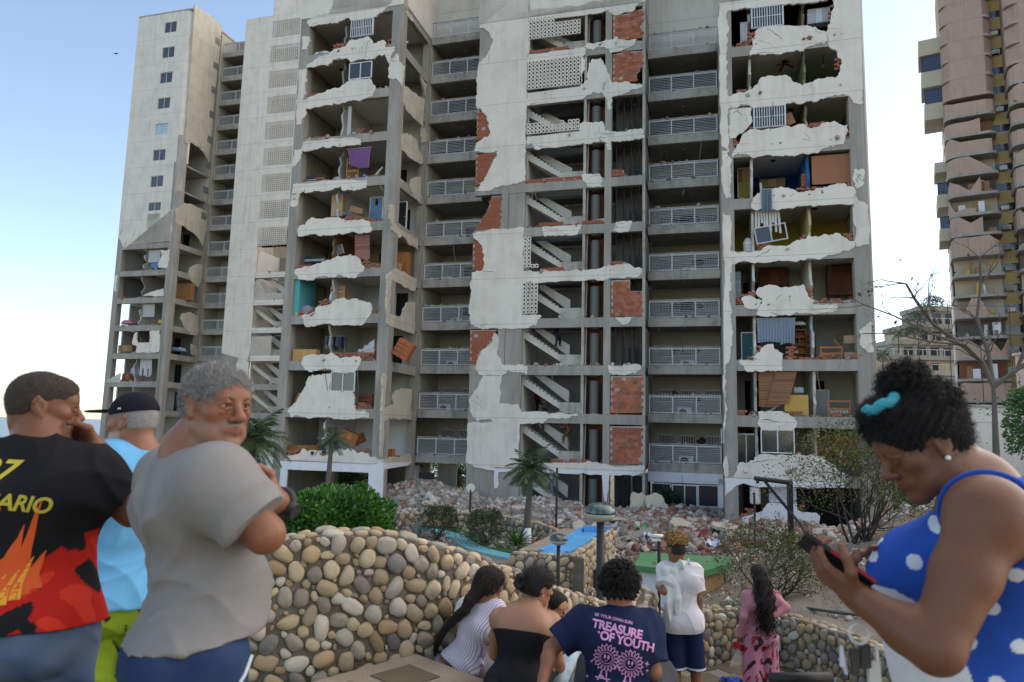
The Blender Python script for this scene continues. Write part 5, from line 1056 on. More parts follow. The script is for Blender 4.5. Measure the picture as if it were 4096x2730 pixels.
scatter(2200, lambda: (g.uniform(-12, -3), g.uniform(24, 33)), pw(.02, .12, 4), 'scattered_debris', RUB_G, 6)
n_ = 2600; gx, gy = g.uniform(1.6, 9, n_), g.uniform(10, 20, n_); chunks_fast('gravel', n_, np.array([(x, y, gh(x, y) + .008) for x, y in zip(gx, gy)]), pw(.008, .05, 4)(n_), RUB_G, 7)
# debris lying on the broken floors of both blocks
for o_, (d_u, d_v), ks in ((blk, (0, 0), range(1, 11)), (far, (D2, V2), range(1, 9))):
 P_, S_ = [], []
 rr = random.Random(3)
 for k in ks:
  for a, b, v in ((UL0 + .7, UL1 - .8, 36.5), (UR0 + .7, UR1 - .8, 36.5), (-10.4, -3.6, 39.5)):
   if o_ is far and a > 0: continue
   for _ in range(70):
    s = .025 + .13 * rr.random() ** 3; w3 = grid(rr.uniform(a, b) + d_u, v + d_v + abs(rr.gauss(0, .55)), fl(k) + s * .3); P_.append(tuple(w3)); S_.append(s)
  if o_ is blk:
   for _ in range(60): s = .02 + .10 * rr.random() ** 3; w3 = grid(rr.choice((rr.uniform(-3.3, .6), rr.uniform(-17.4, -13.8))), 41 + rr.uniform(.0, .3), gz(k) + 1.52 if rr.random() < .6 else gz(k) + .45); P_.append((w3.x, w3.y, w3.z + s * .3)); S_.append(s)
 chunks_fast('floor_debris', len(P_), np.array(P_), np.array(S_), RUB_R, 8)
# larger broken pieces of wall lying on the heaps
slabs = [(-4.3, 35.2, .75, 'pale'), (-1.2, 34.6, 1.0, 'pale'), (-6.0, 33.6, .7, 'pale'), (-2.9, 32.3, .8, 'grey'), (.6, 33.6, .9, 'pale'), (-9.6, 36.3, .6, 'pale'), (2.6, 33.2, .7, 'grey'), (-14.2, 36.0, .9, 'pale'), (-12.0, 35.2, .8, 'pale'), (-16.4, 37.0, .7, 'grey'), (-3.7, 30.6, .8, 'grey'), (1.6, 31.4, 1.0, 'brick'), (-17.6, 36.5, .6, 'brick'), (-8.4, 35.0, .6, 'grey'), (4.4, 32.7, .6, 'pale'), (-5.4, 31.0, .6, 'grey')]
FRAG = ['pale slab fragment below the lobby doors, on the grey rubble', 'large pale slab fragment right of the lobby doors, on the red rubble', 'pale slab fragment behind the far end of the blue channel', 'flat grey concrete fragment above the post with the broken lamp head', 'large pale slab fragment in front of the column of the right block', 'small pale slab fragment near the fallen breeze blocks', 'grey concrete fragment before the torn white wall, by the thin steel post', 'pale slab fragment at the top of the left heap under the balconies', 'pale slab fragment on the right shoulder of the left heap', 'grey concrete fragment beside the white column of the left block', 'grey concrete fragment just behind the green-topped box', 'toppled piece of red brick wall lying behind the young man with curls', 'small brick wall piece at the foot of the left heap', 'grey concrete fragment in the middle of the heap before the stair', 'pale slab fragment by the steel gallows frame', 'grey concrete fragment on the bare earth right of the blue channel']
sm_lab = {'pale': 'pale broken slab of plastered wall lying on the rubble', 'grey': 'grey broken concrete slab lying on the rubble', 'brick': 'toppled piece of red brick wall lying on the rubble'}
for i, (u, v, s, k) in enumerate(slabs):
 rr = random.Random(i + 50); w3 = grid(u, v, 0); pg = [(math.cos(a) * s * rr.uniform(.6, 1), math.sin(a) * s * .62 * rr.uniform(.6, 1)) for a in [j * .8 for j in range(8)]]
 mb = MB(); mb.prism(ragged(pg, .08, 2, rr), -.07, .07, lambda p, a: (p[0], p[1], a)); o = mb.build('wall_fragment', {'pale': PLASTER2, 'grey': CONC, 'brick': BRICK_P}[k])
 o.location = (w3.x, w3.y, gh(w3.x, w3.y) + .22); o.rotation_euler = (rr.uniform(-.4, .25), rr.uniform(-.3, .3), rr.uniform(0, 6)); tag(o, FRAG[i], 'wall fragment', {'pale': 'pale wall fragments on the rubble', 'grey': 'grey concrete fragments on the rubble', 'brick': 'brick wall fragments on the rubble'}[k])
for i, (u, dz, ry) in enumerate(((-3.6, .5, 1.15), (-2.7, .45, 1.0))):
 w3 = grid(u, 38.6, 0); mb = MB(); mb.prism(ragged([(-.5, -.55), (.5, -.5), (.45, .3), (.1, .62), (-.42, .5)], .1), -.07, .07, lambda p, a: (p[0], p[1], a)); o = mb.build('wall_fragment', PLASTER2); o.location = (w3.x, w3.y, gh(w3.x, w3.y) + dz); o.rotation_euler = (ry, .25 * (-1) ** i, .1); tag(o, ('pale wall fragment standing upright against the lift door', 'pale wall fragment leaning beside the planter, right of the upright one')[i], 'wall fragment')
w3 = grid(-9.0, 37.0, 0); bt = empty('block_row', (w3.x, w3.y, gh(w3.x, w3.y) + .16), -YAW, 'fallen row of white breeze blocks with round holes at the foot of the stair', 'breeze blocks')
lm = bpy.data.meshes['breeze_block']
for i in range(5): o = link('breeze_block', lm, None, bt, loc=(i * .235 - .5, 0, .12)); o.scale = (1, 1.4, 1)

# ---------------------------------------------------------------- hut, channel, pool, lamps, posts
GREEN = mat('green_paint', (.065, .20, .085), .8, .25, 3, .2, 30, col2=(.10, .22, .11), mix_scale=2, mix=.7)
OCHRE = mat('stained_ochre', (.34, .24, .11), .9, .25, 3, .2, 20, streak=.4)
hut = empty('green_roofed_hut', (4.05, 16, -1.9), 0, 'low green-topped service box with a white face and an ochre face beside the steps', 'service box'); hut['_o'] = (4.05, 16, -1.9)
rp = [(2.72, 15.55), (4.0, 15.0), (4.98, 16.05), (5.22, 16.85), (3.2, 17.2)]
MB().prism(rp, -1.38, -1.25, lambda p, a: (p[0], p[1], a)).build('roof', GREEN, hut)
ip = [(2.92, 15.62), (4.0, 15.16), (4.86, 16.1), (5.05, 16.75), (3.25, 17.05)]
for i, m in ((0, WHITE), (1, OCHRE), (2, OCHRE), (3, WHITE), (4, WHITE)):
 a, b = Vector(ip[i]), Vector(ip[(i + 1) % 5]); t = (b - a).normalized(); n2 = Vector((-t.y, t.x)) * .1; q = [a + t * .001, b - t * .1 * (i % 2), b - t * .1 * (i % 2) + n2, a + n2]
 MB().prism([(p.x, p.y) for p in q], -3.0, -1.38, lambda p, a: (p[0], p[1], a)).build('wall', m, hut)
for i, (x, y) in enumerate(((3.2, 15.7), (4.5, 16.2), (4.2, 15.9))): o = MB().chunk((0, 0, 0), .045, random.Random(i)).build('stone', STONE_M[0]); o.location = (x, y, -1.235); tag(o, ('small grey stone on the front corner of the green roof', 'small grey stone near the right edge of the green roof', 'small grey stone in the middle of the green roof')[i], 'stone')
BLUE = mat('blue_paint', (.09, .33, .62), .6, .12, 4, .1, 30, col2=(.16, .42, .66), mix_scale=1.2, mix=.6); TURQ = mat('turquoise_paint', (.12, .35, .40), .7, .15, 3, .1, 30)
wt = empty('water_channel', (2.4, 23, -1.95), 0, 'pale blue painted water channel running along the top of the cobble wall', 'water channel'); wt['_o'] = (2.4, 23, -1.95)
def strip(pts, off0, off1, z0, z1):
 pa = Path(pts); n = 30; vs = []
 for i in range(n + 1):
  p, t = pa.at(pa.len * i / n); nn = Vector((-t.y, t.x)); a, b = p + nn * off0, p + nn * off1
  vs += [(a.x, a.y, z0), (a.x, a.y, z1), (b.x, b.y, z1), (b.x, b.y, z0)]
 return MB().add(vs, [(i * 4 + k, i * 4 + (k + 1) % 4, i * 4 + 4 + (k + 1) % 4, i * 4 + 4 + k) for i in range(n) for k in range(4)] + [(3, 2, 1, 0), (4 * n, 4 * n + 1, 4 * n + 2, 4 * n + 3)])
cp = [(1.75, 20.75), (2.35, 22.3), (3.0, 24.2), (3.45, 25.6)]
strip(cp, -.02, .10, -2.1, -1.86).build('rim', BLUE, wt); strip(cp, .101, .75, -2.1, -1.98).build('bed', BLUE, wt); strip(cp, .751, .9, -2.1, -1.88).build('rim', BLUE, wt); strip(cp, .901, 1.5, -2.2, -1.93).build('coping', PAVE, wt)
MB().box(2.7, 3.65, 25.55, 25.75, -2.1, -1.78).build('end_block', BLUE, wt)
vt = MB().box(-.16, .16, -.03, .03, -.1, .1).build('vent', WMETAL); vt.location = (2.62, 27.0, -2.1); tag(vt, 'small white vent box on the far end of the channel wall', 'vent')
MB_ = MB(); gr = empty('drain_grille', (2.62, 22.02, -2.85), 1.19, 'black barred grille low in the right face of the channel wall', 'grille')
for i in range(8): MB().box(-.3 + i * .085, -.28 + i * .085, -.14, -.10, -.35, .3).build('bar', DARK, gr)
k_ = .9255; pe = [(x * k_, y * k_) for x, y in ((-3.9, 32.3), (-3.28, 32.02), (-2.6, 31.6), (-1.99, 30.42), (-1.21, 28.17), (-.51, 26.88), (.6, 25.7))]
kind(strip(pe, -.62, .06, -3.2, -2.56).build('pool_rim', TURQ), 'structure'); kind(strip(pe, .061, .5, -3.2, -2.52).build('turf_edge', mat('green_turf', (.03, .085, .03), .95, .25, 8, .5, 60)), 'structure')
LTOP = mat('weathered_green_dome', (.02, .05, .055), .3, .3, 5, .1, 30, col2=(.13, .19, .17), mix_scale=5, mix=.8, spec=.6, thr=(.5, .58)); LBOT = mat('cream_lamp_glass', (.46, .42, .34), .45, .1, 4, .05, 30)
def lamp(label, X, Y, zb, zt, rg, rp_, hh=.34):
 r = empty('garden_lamp', (X, Y, zb), 0, label, 'garden lamp', 'mushroom garden lamps on black posts'); H_ = zt - zb
 MB().tube([(0, 0, 0), (0, 0, H_ - rg * .6)], rp_, 12).build('post', DARK, r, True)
 MB().lathe([(rg * .25, -rg * .62), (rg * .7, -rg * .5), (rg * .95, -rg * .25), (rg, 0)], 24, (0, 0, H_)).build('lower_bowl', LBOT, r, True)
 MB().lathe([(rg * 1.04, -rg * .04), (rg * 1.05, rg * .05), (rg * .98, rg * .28), (rg * .78, rg * .5), (rg * .45, rg * .64), (rg * .05, rg * .7)], 24, (0, 0, H_)).build('dome', LTOP, r, True)
 return r
lamp('large mushroom garden lamp with a mottled green dome, standing nearest behind the curved stone wall', 1.29, 10, -2.3, .465, .205, .055); lamp('smaller mushroom garden lamp in front of the boxy cobble wall', 1.21, 17, -3.0, -.97, .205, .045)
l3 = empty('garden_lamp', (-1.74, 33, -3.15), 0, 'thin garden lamp with a round pale disc head by the rubble, far off left', 'garden lamp'); MB().tube([(0, 0, 0), (0, 0, 1.9)], .05, 8).build('post', DARK, l3); MB().tube([(0, -.03, 1.98), (0, .03, 1.98)], .2, 20).build('disc', ROOM, l3)
pl = empty('steel_post', (9.27, 27, -3.0), 0, 'thin black steel post before the torn white ground floor wall', 'post'); MB().tube([(0, 0, 0), (0, 0, 2.42)], .045, 8).build('shaft', DARK, pl); MB().tube([(0, 0, 0), (0, 0, .1)], .1, 8).build('foot', DARK, pl)
pl = empty('lamp_post', (2.52, 12, -2.2), 0, 'black post with a broken grey lamp head in front of the green-topped box', 'post'); MB().tube([(0, 0, 0), (0, 0, 2.05)], .028, 8).build('shaft', DARK, pl); MB().box(-.13, .07, -.05, .08, 2.05, 2.10, jit=.02).box(-.12, .02, -.04, .04, 2.0, 2.05, jit=.02).build('broken_head', ROOM, pl)
pl = empty('lamp_post', (2.35, 31.5, -3.1), 0, 'slim dark post at the middle of the heap in front of the open stair', 'post'); pl.location = grid(-6.9, 33, -3.1); MB().tube([(0, 0, 0), (0, 0, 2.9)], .05, 8).build('shaft', DARK, pl)
gw = empty('steel_gallows', (6.68, 17, -2.2), 0, 'black steel gallows-like frame with a side arm and diagonal brace among the shrubs', 'steel frame'); gw['_o'] = (6.68, 17, -2.2)
MB().box(6.63, 6.74, 16.95, 17.05, -2.2, .50).build('post', DARK, gw); MB().tube([(5.85, 17, .56), (6.74, 17, .47)], .055, 10).build('arm', DARK, gw); MB().tube([(6.09, 17, .5), (6.64, 17, -.16), (6.76, 16.6, -.45), (6.62, 15.6, -.85)], .035, 8).build('brace', DARK, gw); MB().tube([(5.92, 17, .55), (5.92, 17, .44)], .04, 8).build('spout', DARK, gw)
hz_ = MB().tube([(3.95, 10.6, gh(3.95, 10.6) + .03), (4.3, 10.5, gh(4.3, 10.5) + .05), (4.7, 10.2, gh(4.7, 10.2) + .04), (5.2, 9.4, gh(5.2, 9.4) + .04), (5.6, 8.6, -.9)], .02, 8).build('hose', paint(.05, .055, .06)); tag(hz_, 'dark grey hose lying on the earth above the low retaining wall', 'hose')
for i, (x, y, s, c) in enumerate(((2.85, 9.25, .13, (.02, .07, .35)), (2.2, 9.0, .2, (.03, .09, .4)), (3.75, 9.2, .16, (.6, .63, .66)))):
 rr = random.Random(i); mb = MB(); mb.sheet(lambda a, b: ((a - .5) * s * 2, (b - .5) * s * 1.1, .03 + .05 * mnoise(Vector((a * 4, b * 4, i * 5))) * (2 if i == 0 else .6)), 8, 6); o = mb.build('litter', paint(*c)); o.location = (x, y, LANDING + .01); tag(o, ('crumpled blue plastic scrap against the low wall by the landing', 'flat blue and white packet on the landing near the standing man', 'white plastic scrap lying on the landing right of the woman in pink')[i], 'litter')
scr = [(-2.5, 31.8, (.62, .66, .75), 'white and blue plastic bag on the red rubble, near the green-topped box'), (-.4, 32.9, (.2, .02, .06), 'dark red cushion on the rubble before the lobby'), (2.4, 33.0, (.03, .03, .03), 'black cloth bundle on the rubble under the white wall'), (-3.1, 34.1, (.08, .32, .09), 'bright green plastic scrap on the rubble before the lobby door'), (3.3, 32.4, (.7, .7, .68), 'white plastic sheet on the rubble at the right'), (.1, 30.9, (.55, .6, .7), 'pale blue packet on the rubble behind the young man')]
for i, (u, v, c, lab) in enumerate(scr):
 w3 = grid(u, v, 0); mb = MB(); mb.sheet(lambda a, b: ((a - .5) * .55, (b - .5) * .45, .12 + .3 * mnoise(Vector((a * 3, b * 3, i * 3.3)))), 8, 8); o = mb.build('litter', paint(*c), smooth=True); o.location = (w3.x, w3.y, gh(w3.x, w3.y) + .12); tag(o, lab, 'litter')

# ---------------------------------------------------------------- right: boundary walls, hotel terraces, pink tower
fe = empty('green_screen_fence', (21.1, 38, -2.6), 0, 'dark green screened fence panel with posts between the right block and the slope', 'fence'); fe['_o'] = (21.1, 38, -2.6)
MB().box(20.35, 23.6, 38, 38.08, -2.8, .2).build('screen', mat('green_mesh', (.03, .06, .03), .9, .2, 40, .3, 80), fe)
for x in (20.05, 20.3, 23.6): MB().tube([(x, 37.95, -2.8), (x, 37.95, .5)], .05, 8).build('post', METAL, fe)
MB().box(19.3, 20.0, 38.0, 38.3, -3, .1).build('pier', OCHRE, fe)
bw = empty('boundary_wall', (19.5, 25, .5), 0, 'white boundary wall behind the bare tree at the right edge', 'wall'); bw['_o'] = (19.5, 25, .5)
MB().box(14.9, 30, 25, 25.3, -1, 2.75).build('wall', PLASTER, bw); MB().box(14.85, 30, 24.95, 25.35, 2.752, 2.83).build('coping', CONC_L, bw)
pw_ = empty('pink_wall', (26, 33, 1), 0, 'pale pink rendered wall rising behind the white boundary wall', 'wall'); pw_['_o'] = (26, 33, 1); MB().box(24, 42, 33, 33.3, -1, 5.6).build('wall', paint(.50, .38, .37), pw_); MB().box(23.9, 42, 32.9, 33.4, 5.602, 5.72).build('coping', CONC_L, pw_)
cf = empty('wire_fence', (24, 36, 2), 0, 'tall wire mesh fence on posts above the pink wall', 'fence'); cf['_o'] = (24, 36, 2)
for i in range(7): MB().tube([(21 + i * 1.6, 36, 2), (21 + i * 1.6, 36, 8.6)], .022, 6).build('post', DARK, cf)
for z in (5.6, 7.0, 8.5): MB().tube([(21, 36, z), (30.6, 36, z)], .012, 5).build('wire', DARK, cf)
# terraced hotel
HOT = mat('hotel_concrete', (.36, .35, .32), .9, .2, .8, .2, 10, streak=.4); HOTY = mat('hotel_cream', (.50, .44, .30), .9, .12, .8, .1, 10, streak=.3)
ht = empty('terraced_hotel', (68, 112, 0), 0, 'stepped grey hotel terraces with railings far behind, left of the pink tower', 'hotel'); ht['_o'] = (68, 112, 0)
for i, (x0, z1) in enumerate(((55.5, 10.3), (57.2, 12.6), (60.4, 15.2), (63.6, 18.0), (67.3, 21.0), (70.6, 24.4))):
 MB().box(x0, 84, 112 + i * 1.6, 126, z1 - 3.4, z1 - .9).build('terrace_wall', HOT if i % 2 else HOTY, ht); MB().box(x0 - .3, 84, 111.6 + i * 1.6, 126, z1 - .899, z1 - .1).build('parapet', CONC_L if i % 2 else HOT, ht)
 rl = MB().box(x0 - .3, 84, 111.7 + i * 1.6, 111.78 + i * 1.6, z1 + .85, z1 + .95).build('railing', METAL, ht)
 for j in range(int((84 - x0) / 1.2)): MB().box(x0 + j * 1.2, x0 + j * 1.2 + .1, 111.7 + i * 1.6, 111.78 + i * 1.6, z1 - .1, z1 + .85).build('post', METAL, rl)
 for j in range(4): MB().box(x0 + 2 + j * 2.2, x0 + 3.5 + j * 2.2, 111.97 + i * 1.6, 112.0 + i * 1.6, z1 - 3.2, z1 - 1.3).build('window', GLASS, ht)
for i in range(3): palm('tiny potted palm on a hotel terrace, %s' % ('leftmost', 'middle', 'upper')[i], (57.6, 59.4, 62.0)[i], 111.9, (12.5, 12.5, 15.1)[i], (14.6, 14.9, 18.4)[i], 16, 1.6, 70 + i, .1, .1, False)
for i, (x, z) in enumerate(((66.2, 18.5), (68, 21.2), (72, 24.3))): shrub('green planting on a hotel terrace, %s' % ('lower', 'middle', 'top')[i], x, 114.5 + i * 2, z - .8, 3, 2.2, 700, .3, LF_DARK, 75 + i, stems=4, fill=.9)
# pink tower with rounded bays
PINK = mat('pink_render', (.42, .305, .245), .9, .1, 1.2, .2, 8, streak=.25); YEL = mat('yellow_render', (.50, .37, .16), .9, .1, 1, .1, 8, streak=.3)
TY = -.52
pk = empty('pink_tower', (66, 94, 0), TY, 'tall pink and yellow apartment tower with rounded bays, battered open, at the right edge', 'apartment tower')
def bay(x0, x1, y0, y1, r):
 q = []
 for cx, cy, a0 in ((x0 + r, y0 + r, math.pi), (x1 - r, y0 + r, 1.5 * math.pi)):
  for i in range(9): a = a0 + math.pi / 2 * i / 8; q.append((cx + r * math.cos(a), cy + r * math.sin(a)))
 return q + [(x1, y1), (x0, y1)]
def bay_line(x0, x1, y0, y1, r):
 q = bay(x0, x1, y0, y1, r); q = [q[-1]] + q[:-1]; L_ = [0]
 for i in range(1, len(q)): L_.append(L_[-1] + math.hypot(q[i][0] - q[i - 1][0], q[i][1] - q[i - 1][1]))
 def at(s):
  s = max(0, min(L_[-1] - 1e-6, s)); i = 0
  while L_[i + 1] < s: i += 1
  t = (s - L_[i]) / (L_[i + 1] - L_[i] + 1e-9); a, b = q[i], q[i + 1]; d = Vector((b[0] - a[0], b[1] - a[1])).normalized(); return a[0] + (b[0] - a[0]) * t, a[1] + (b[1] - a[1]) * t, d.y, -d.x
 return at, L_[-1]
FH = 2.85; rr = random.Random(12)
for bi, (x0, x1, y0, y1, r) in enumerate(((-5.2, 0.9, -2.0, 8, 1.25), (2.3, 10.5, -3.6, 8, 1.1))):
 at, LL = bay_line(x0, x1, y0, y1, r); deep = bay(x0 + .5, x1 - .5, y0 + .5, y1, r)
 for k in range(24):
  z = 1 + k * FH; broken = k < (17 if bi == 0 else 18)
  MB().prism(bay(x0, x1, y0, y1, r), z - .22, z + .16, lambda p, a: (p[0], p[1], a)).build('floor_slab', CONC if broken else PINK, pk)
  def plate(s0, s1, f0, f1, m, nm, ins=.0, th=.15):
   n = 12; vs = []
   for i in range(n + 1):
    s = s0 + (s1 - s0) * i / n; X, Y, nx_, ny_ = at(s); b, t = f0(i / n), f1(i / n)
    vs += [(X - nx_ * ins, Y - ny_ * ins, b), (X - nx_ * ins, Y - ny_ * ins, t), (X - nx_ * (ins + th), Y - ny_ * (ins + th), t), (X - nx_ * (ins + th), Y - ny_ * (ins + th), b)]
   MB().add(vs, [(i * 4 + q, i * 4 + (q + 1) % 4, i * 4 + 4 + (q + 1) % 4, i * 4 + 4 + q) for i in range(n) for q in range(4)] + [(3, 2, 1, 0), (4 * n, 4 * n + 1, 4 * n + 2, 4 * n + 3)]).build(nm, m, pk)
  b0, t0 = z + .16, z + FH - .22
  if not broken: plate(0, LL, lambda t: z + .162, lambda t: z + FH - .221, PINK, 'wall', .01)
  else:
   jag = [rr.choice((.12, .3, .6, 1, 1, .8)) * (rr.uniform(.85, 1) if k < 14 else 1) for _ in range(7)]; jag = jag if k < 14 else [max(q, .7) for q in jag]
   if rr.random() < (.85 if k > 8 else .62): plate(LL * rr.uniform(.2, .35), LL * rr.uniform(.5, .74), lambda t: b0, lambda t: b0 + (t0 - b0) * (jag[int(t * 5.99)] * (1 - t * 5.99 % 1) + jag[int(t * 5.99) + 1] * (t * 5.99 % 1)), PINK, 'wall', .01)
   plate(0, LL * .2, lambda t: b0, lambda t: t0, ROOM if bi == 0 else PINK, 'wall', .05); plate(LL * .80, LL, lambda t: b0, lambda t: t0, PINK, 'wall', .01)
   MB().box(x0 + .3, x1 - .3, y0 + 2.6, y0 + 2.8, b0, t0).build('room_wall', paint(*rr.choice(((.5, .48, .44), (.45, .4, .3), (.25, .12, .08), (.12, .11, .1)))), pk)
   for q in range(3):
    X = rr.uniform(x0 + 1, x1 - 1); W_ = rr.uniform(.4, 1.0); MB().box(X, X + W_, y0 + .9, y0 + 1.5, b0, b0 + rr.uniform(.7, 2.0)).build('cupboard', paint(*rr.choice(((.6, .6, .6), (.7, .72, .75), (.3, .16, .08), (.5, .32, .12)))), pk)
 MB().box(x0 + .4, x1 + .6, y0 + 4.2, y1, 0, 24 * FH).build('core', CONC_D, pk)
for k in range(24):
 z = 1 + k * FH; MB().box(.6, 2.6, 1.2, 1.4, z - .9, z + .75).build('wall', YEL, pk)
 w_ = empty('x'); bpy.data.objects.remove(w_)
 f = MB().box(.6, 2.6, 1.22, 1.3, z + .751, z + .8).box(.6, 2.6, 1.22, 1.3, z + FH - .95, z + FH - .901).box(1.58, 1.62, 1.22, 1.3, z + .8, z + FH - .95).build('window', METAL, pk); MB().box(.6, 2.6, 1.31, 1.34, z + .8, z + FH - .95).build('pane', GLASS, f)
 if k % 3 == 1: MB().box(1.1, 2.0, .5, 1.1, z + .8, z + 1.4).build('air_conditioner', paint(.55, .55, .52), pk);
for i, (zb_, zg, zt_, L0) in enumerate(((57.6, 60.0, 60.0, -7.9), (52.6, 55.0, 57.4, -7.7), (47.6, 50.0, 52.3, -7.5), (39.5, 41.0, 41.0, -6.6), (34.3, 36.2, 38.0, -6.5), (29.4, 31.2, 33.0, -6.4))):
 MB().box(L0, -5.0, .0, 5.5, zb_, zg).build('balcony', paint(.45, .41, .31), pk)
 if zt_ > zg: f = MB().box(L0 + .1, -5.0, .15, .2, zt_ - .12, zt_).box(L0 + .1, L0 + .2, .15, .2, zg + .001, zt_ - .121).build('window', DARK, pk); MB().box(L0 + .201, -5.0, .17, .19, zg + .002, zt_ - .121).build('pane', mat('navy_glass', (.02, .03, .06), .15, .1, 2, 0, spec=.6), f)
for i in range(60):
 k = rr.randint(0, 18); z = 1 + k * FH; x = rr.uniform(-4.6, .3) if rr.random() < .5 else rr.uniform(2.8, 9); y = (-2.0 if x < 1 else -3.6) + rr.uniform(.2, 1); MB().chunk((x, y, z + .3), rr.uniform(.1, .35), rr).build('debris', rr.choice((ROOM, CONC, BRICK, WOOD)), pk)
for i in range(14):
 k = rr.randint(3, 22); z = 1 + k * FH; o = MB().box(1.0, 1.9, .5, 1.15, z + .8, z + 1.35).build('air_conditioner', paint(.55, .55, .52), pk)

# joints of the people in the foreground, in metres
PP=dict(A=dict(head=(-1.45,2.2,1.63),hd=(0.847,0.529,-0.052),neck=(-1.43,2.17,1.52),shR=(-1.29,2.2,1.42),shL=(-1.58,2.12,1.44),elR=(-1.18,2.26,1.31),wrR=(-1.29,2.24,1.5),hR=(-1.37,2.26,1.56),elL=(-1.59,2.1,1.24),wrL=(-1.65,2.25,1.04),hL=(-1.68,2.3,0.97),pel=(-1.38,2.12,0.98)),
B=dict(head=(-1.6,3,1.59),hd=(-0.983,0.173,-0.052),neck=(-1.55,3,1.47),shR=(-1.43,3.1,1.41),shL=(-1.63,2.92,1.42),elR=(-1.4,3.15,1.13),wrR=(-1.53,3.3,0.91),hR=(-1.59,3.35,0.86),elL=(-1.68,2.95,1.16),wrL=(-1.66,3.1,1),hL=(-1.65,3.15,0.95),pel=(-1.58,3,0.88)),
C=dict(head=(-0.79,1.9,1.64),hd=(0.848,-0.53,-0.035),neck=(-0.86,1.92,1.52),shR=(-0.72,1.76,1.45),shL=(-0.99,2.1,1.43),elR=(-0.59,1.76,1.33),wrR=(-0.77,2.06,1.34),hR=(-0.84,2.14,1.34),elL=(-0.86,2.3,1.23),wrL=(-0.62,1.93,1.39),hL=(-0.63,1.84,1.42),pel=(-0.8,1.9,1)),
D=dict(head=(0.94,1.62,1.59),hd=(-0.85,0.06,-0.5),neck=(1.08,1.64,1.5),shL=(0.95,1.42,1.45),shR=(1.21,1.84,1.45),elL=(0.81,1.38,1.21),wrL=(0.73,1.5,1.27),hL=(0.69,1.52,1.3),elR=(1.15,1.95,1.13),wrR=(0.93,1.74,1.29),hR=(0.85,1.7,1.34),pel=(1.09,1.64,0.96)),
E=dict(head=(-0.12,5.15,0.5),hd=(0.801,0.561,-0.208),neck=(-0.14,5.15,0.39),shR=(-0.07,5.1,0.34),shL=(-0.28,5.3,0.3),elR=(-0.09,5.35,0.12),wrR=(-0.05,5.65,0),hR=(-0.04,5.75,-0.03),elL=(-0.28,5.5,0.08),wrL=(-0.19,5.75,-0.03),hL=(-0.16,5.85,-0.06),pel=(-0.3,5.2,-0.09)),
F=dict(head=(0.2,4.65,0.6),hd=(0.87,0.462,-0.174),neck=(0.14,4.62,0.48),shR=(0.28,4.6,0.39),shL=(-0.03,4.66,0.39),elR=(0.33,4.65,0.15),wrR=(0.39,5,-0.04),hR=(0.41,5.1,-0.08),elL=(-0.06,4.85,0.13),wrL=(0.02,5.1,-0.01),hL=(0.04,5.2,-0.04),pel=(0.07,4.45,0.06)),
G=dict(head=(0.32,4.88,0.42),hd=(0.764,-0.641,-0.07),neck=(0.31,4.93,0.3),shR=(0.33,4.86,0.24),shL=(0.27,5.08,0.19),elR=(0.35,4.95,0.1),wrR=(0.46,5.05,-0),hR=(0.48,5.1,-0.07),elL=(0.34,5.25,0.02),wrL=(0.48,5.35,-0.04),hL=(0.51,5.4,-0.06),pel=(0.26,4.85,-0)),
H=dict(head=(0.64,4.1,0.71),hd=(0.205,0.963,-0.174),neck=(0.64,4.08,0.6),shR=(0.79,4.08,0.51),shL=(0.44,4.12,0.52),elR=(0.81,4,0.31),wrR=(0.85,4.3,0.17),hR=(0.87,4.4,0.14),elL=(0.26,4.1,0.39),wrL=(0.21,3.98,0.26),hL=(0.2,3.95,0.22),pel=(0.6,3.95,0.1)),
I=dict(head=(1.68,7.2,0.44),hd=(-0.423,0.906,0),neck=(1.71,7.2,0.31),shR=(1.86,7.2,0.23),shL=(1.59,7.25,0.22),elR=(1.9,7.18,-0.02),wrR=(1.91,7.25,-0.24),hR=(1.92,7.3,-0.32),elL=(1.54,7.1,0.06),wrL=(1.54,7.35,0.05),hL=(1.54,7.45,0.04),pel=(1.75,7.2,-0.24)),
J=dict(head=(2.85,8.2,0.02),hd=(-0.208,0.978,0),neck=(2.87,8.2,-0.14),shR=(3.02,8.2,-0.21),shL=(2.73,8.2,-0.21),elR=(3.09,8.05,-0.29),wrR=(2.93,8.02,-0.38),hR=(2.91,8.08,-0.4),elL=(2.66,8.15,-0.42),wrL=(2.64,8.25,-0.67),hL=(2.63,8.28,-0.73),pel=(2.86,8.2,-0.63)))
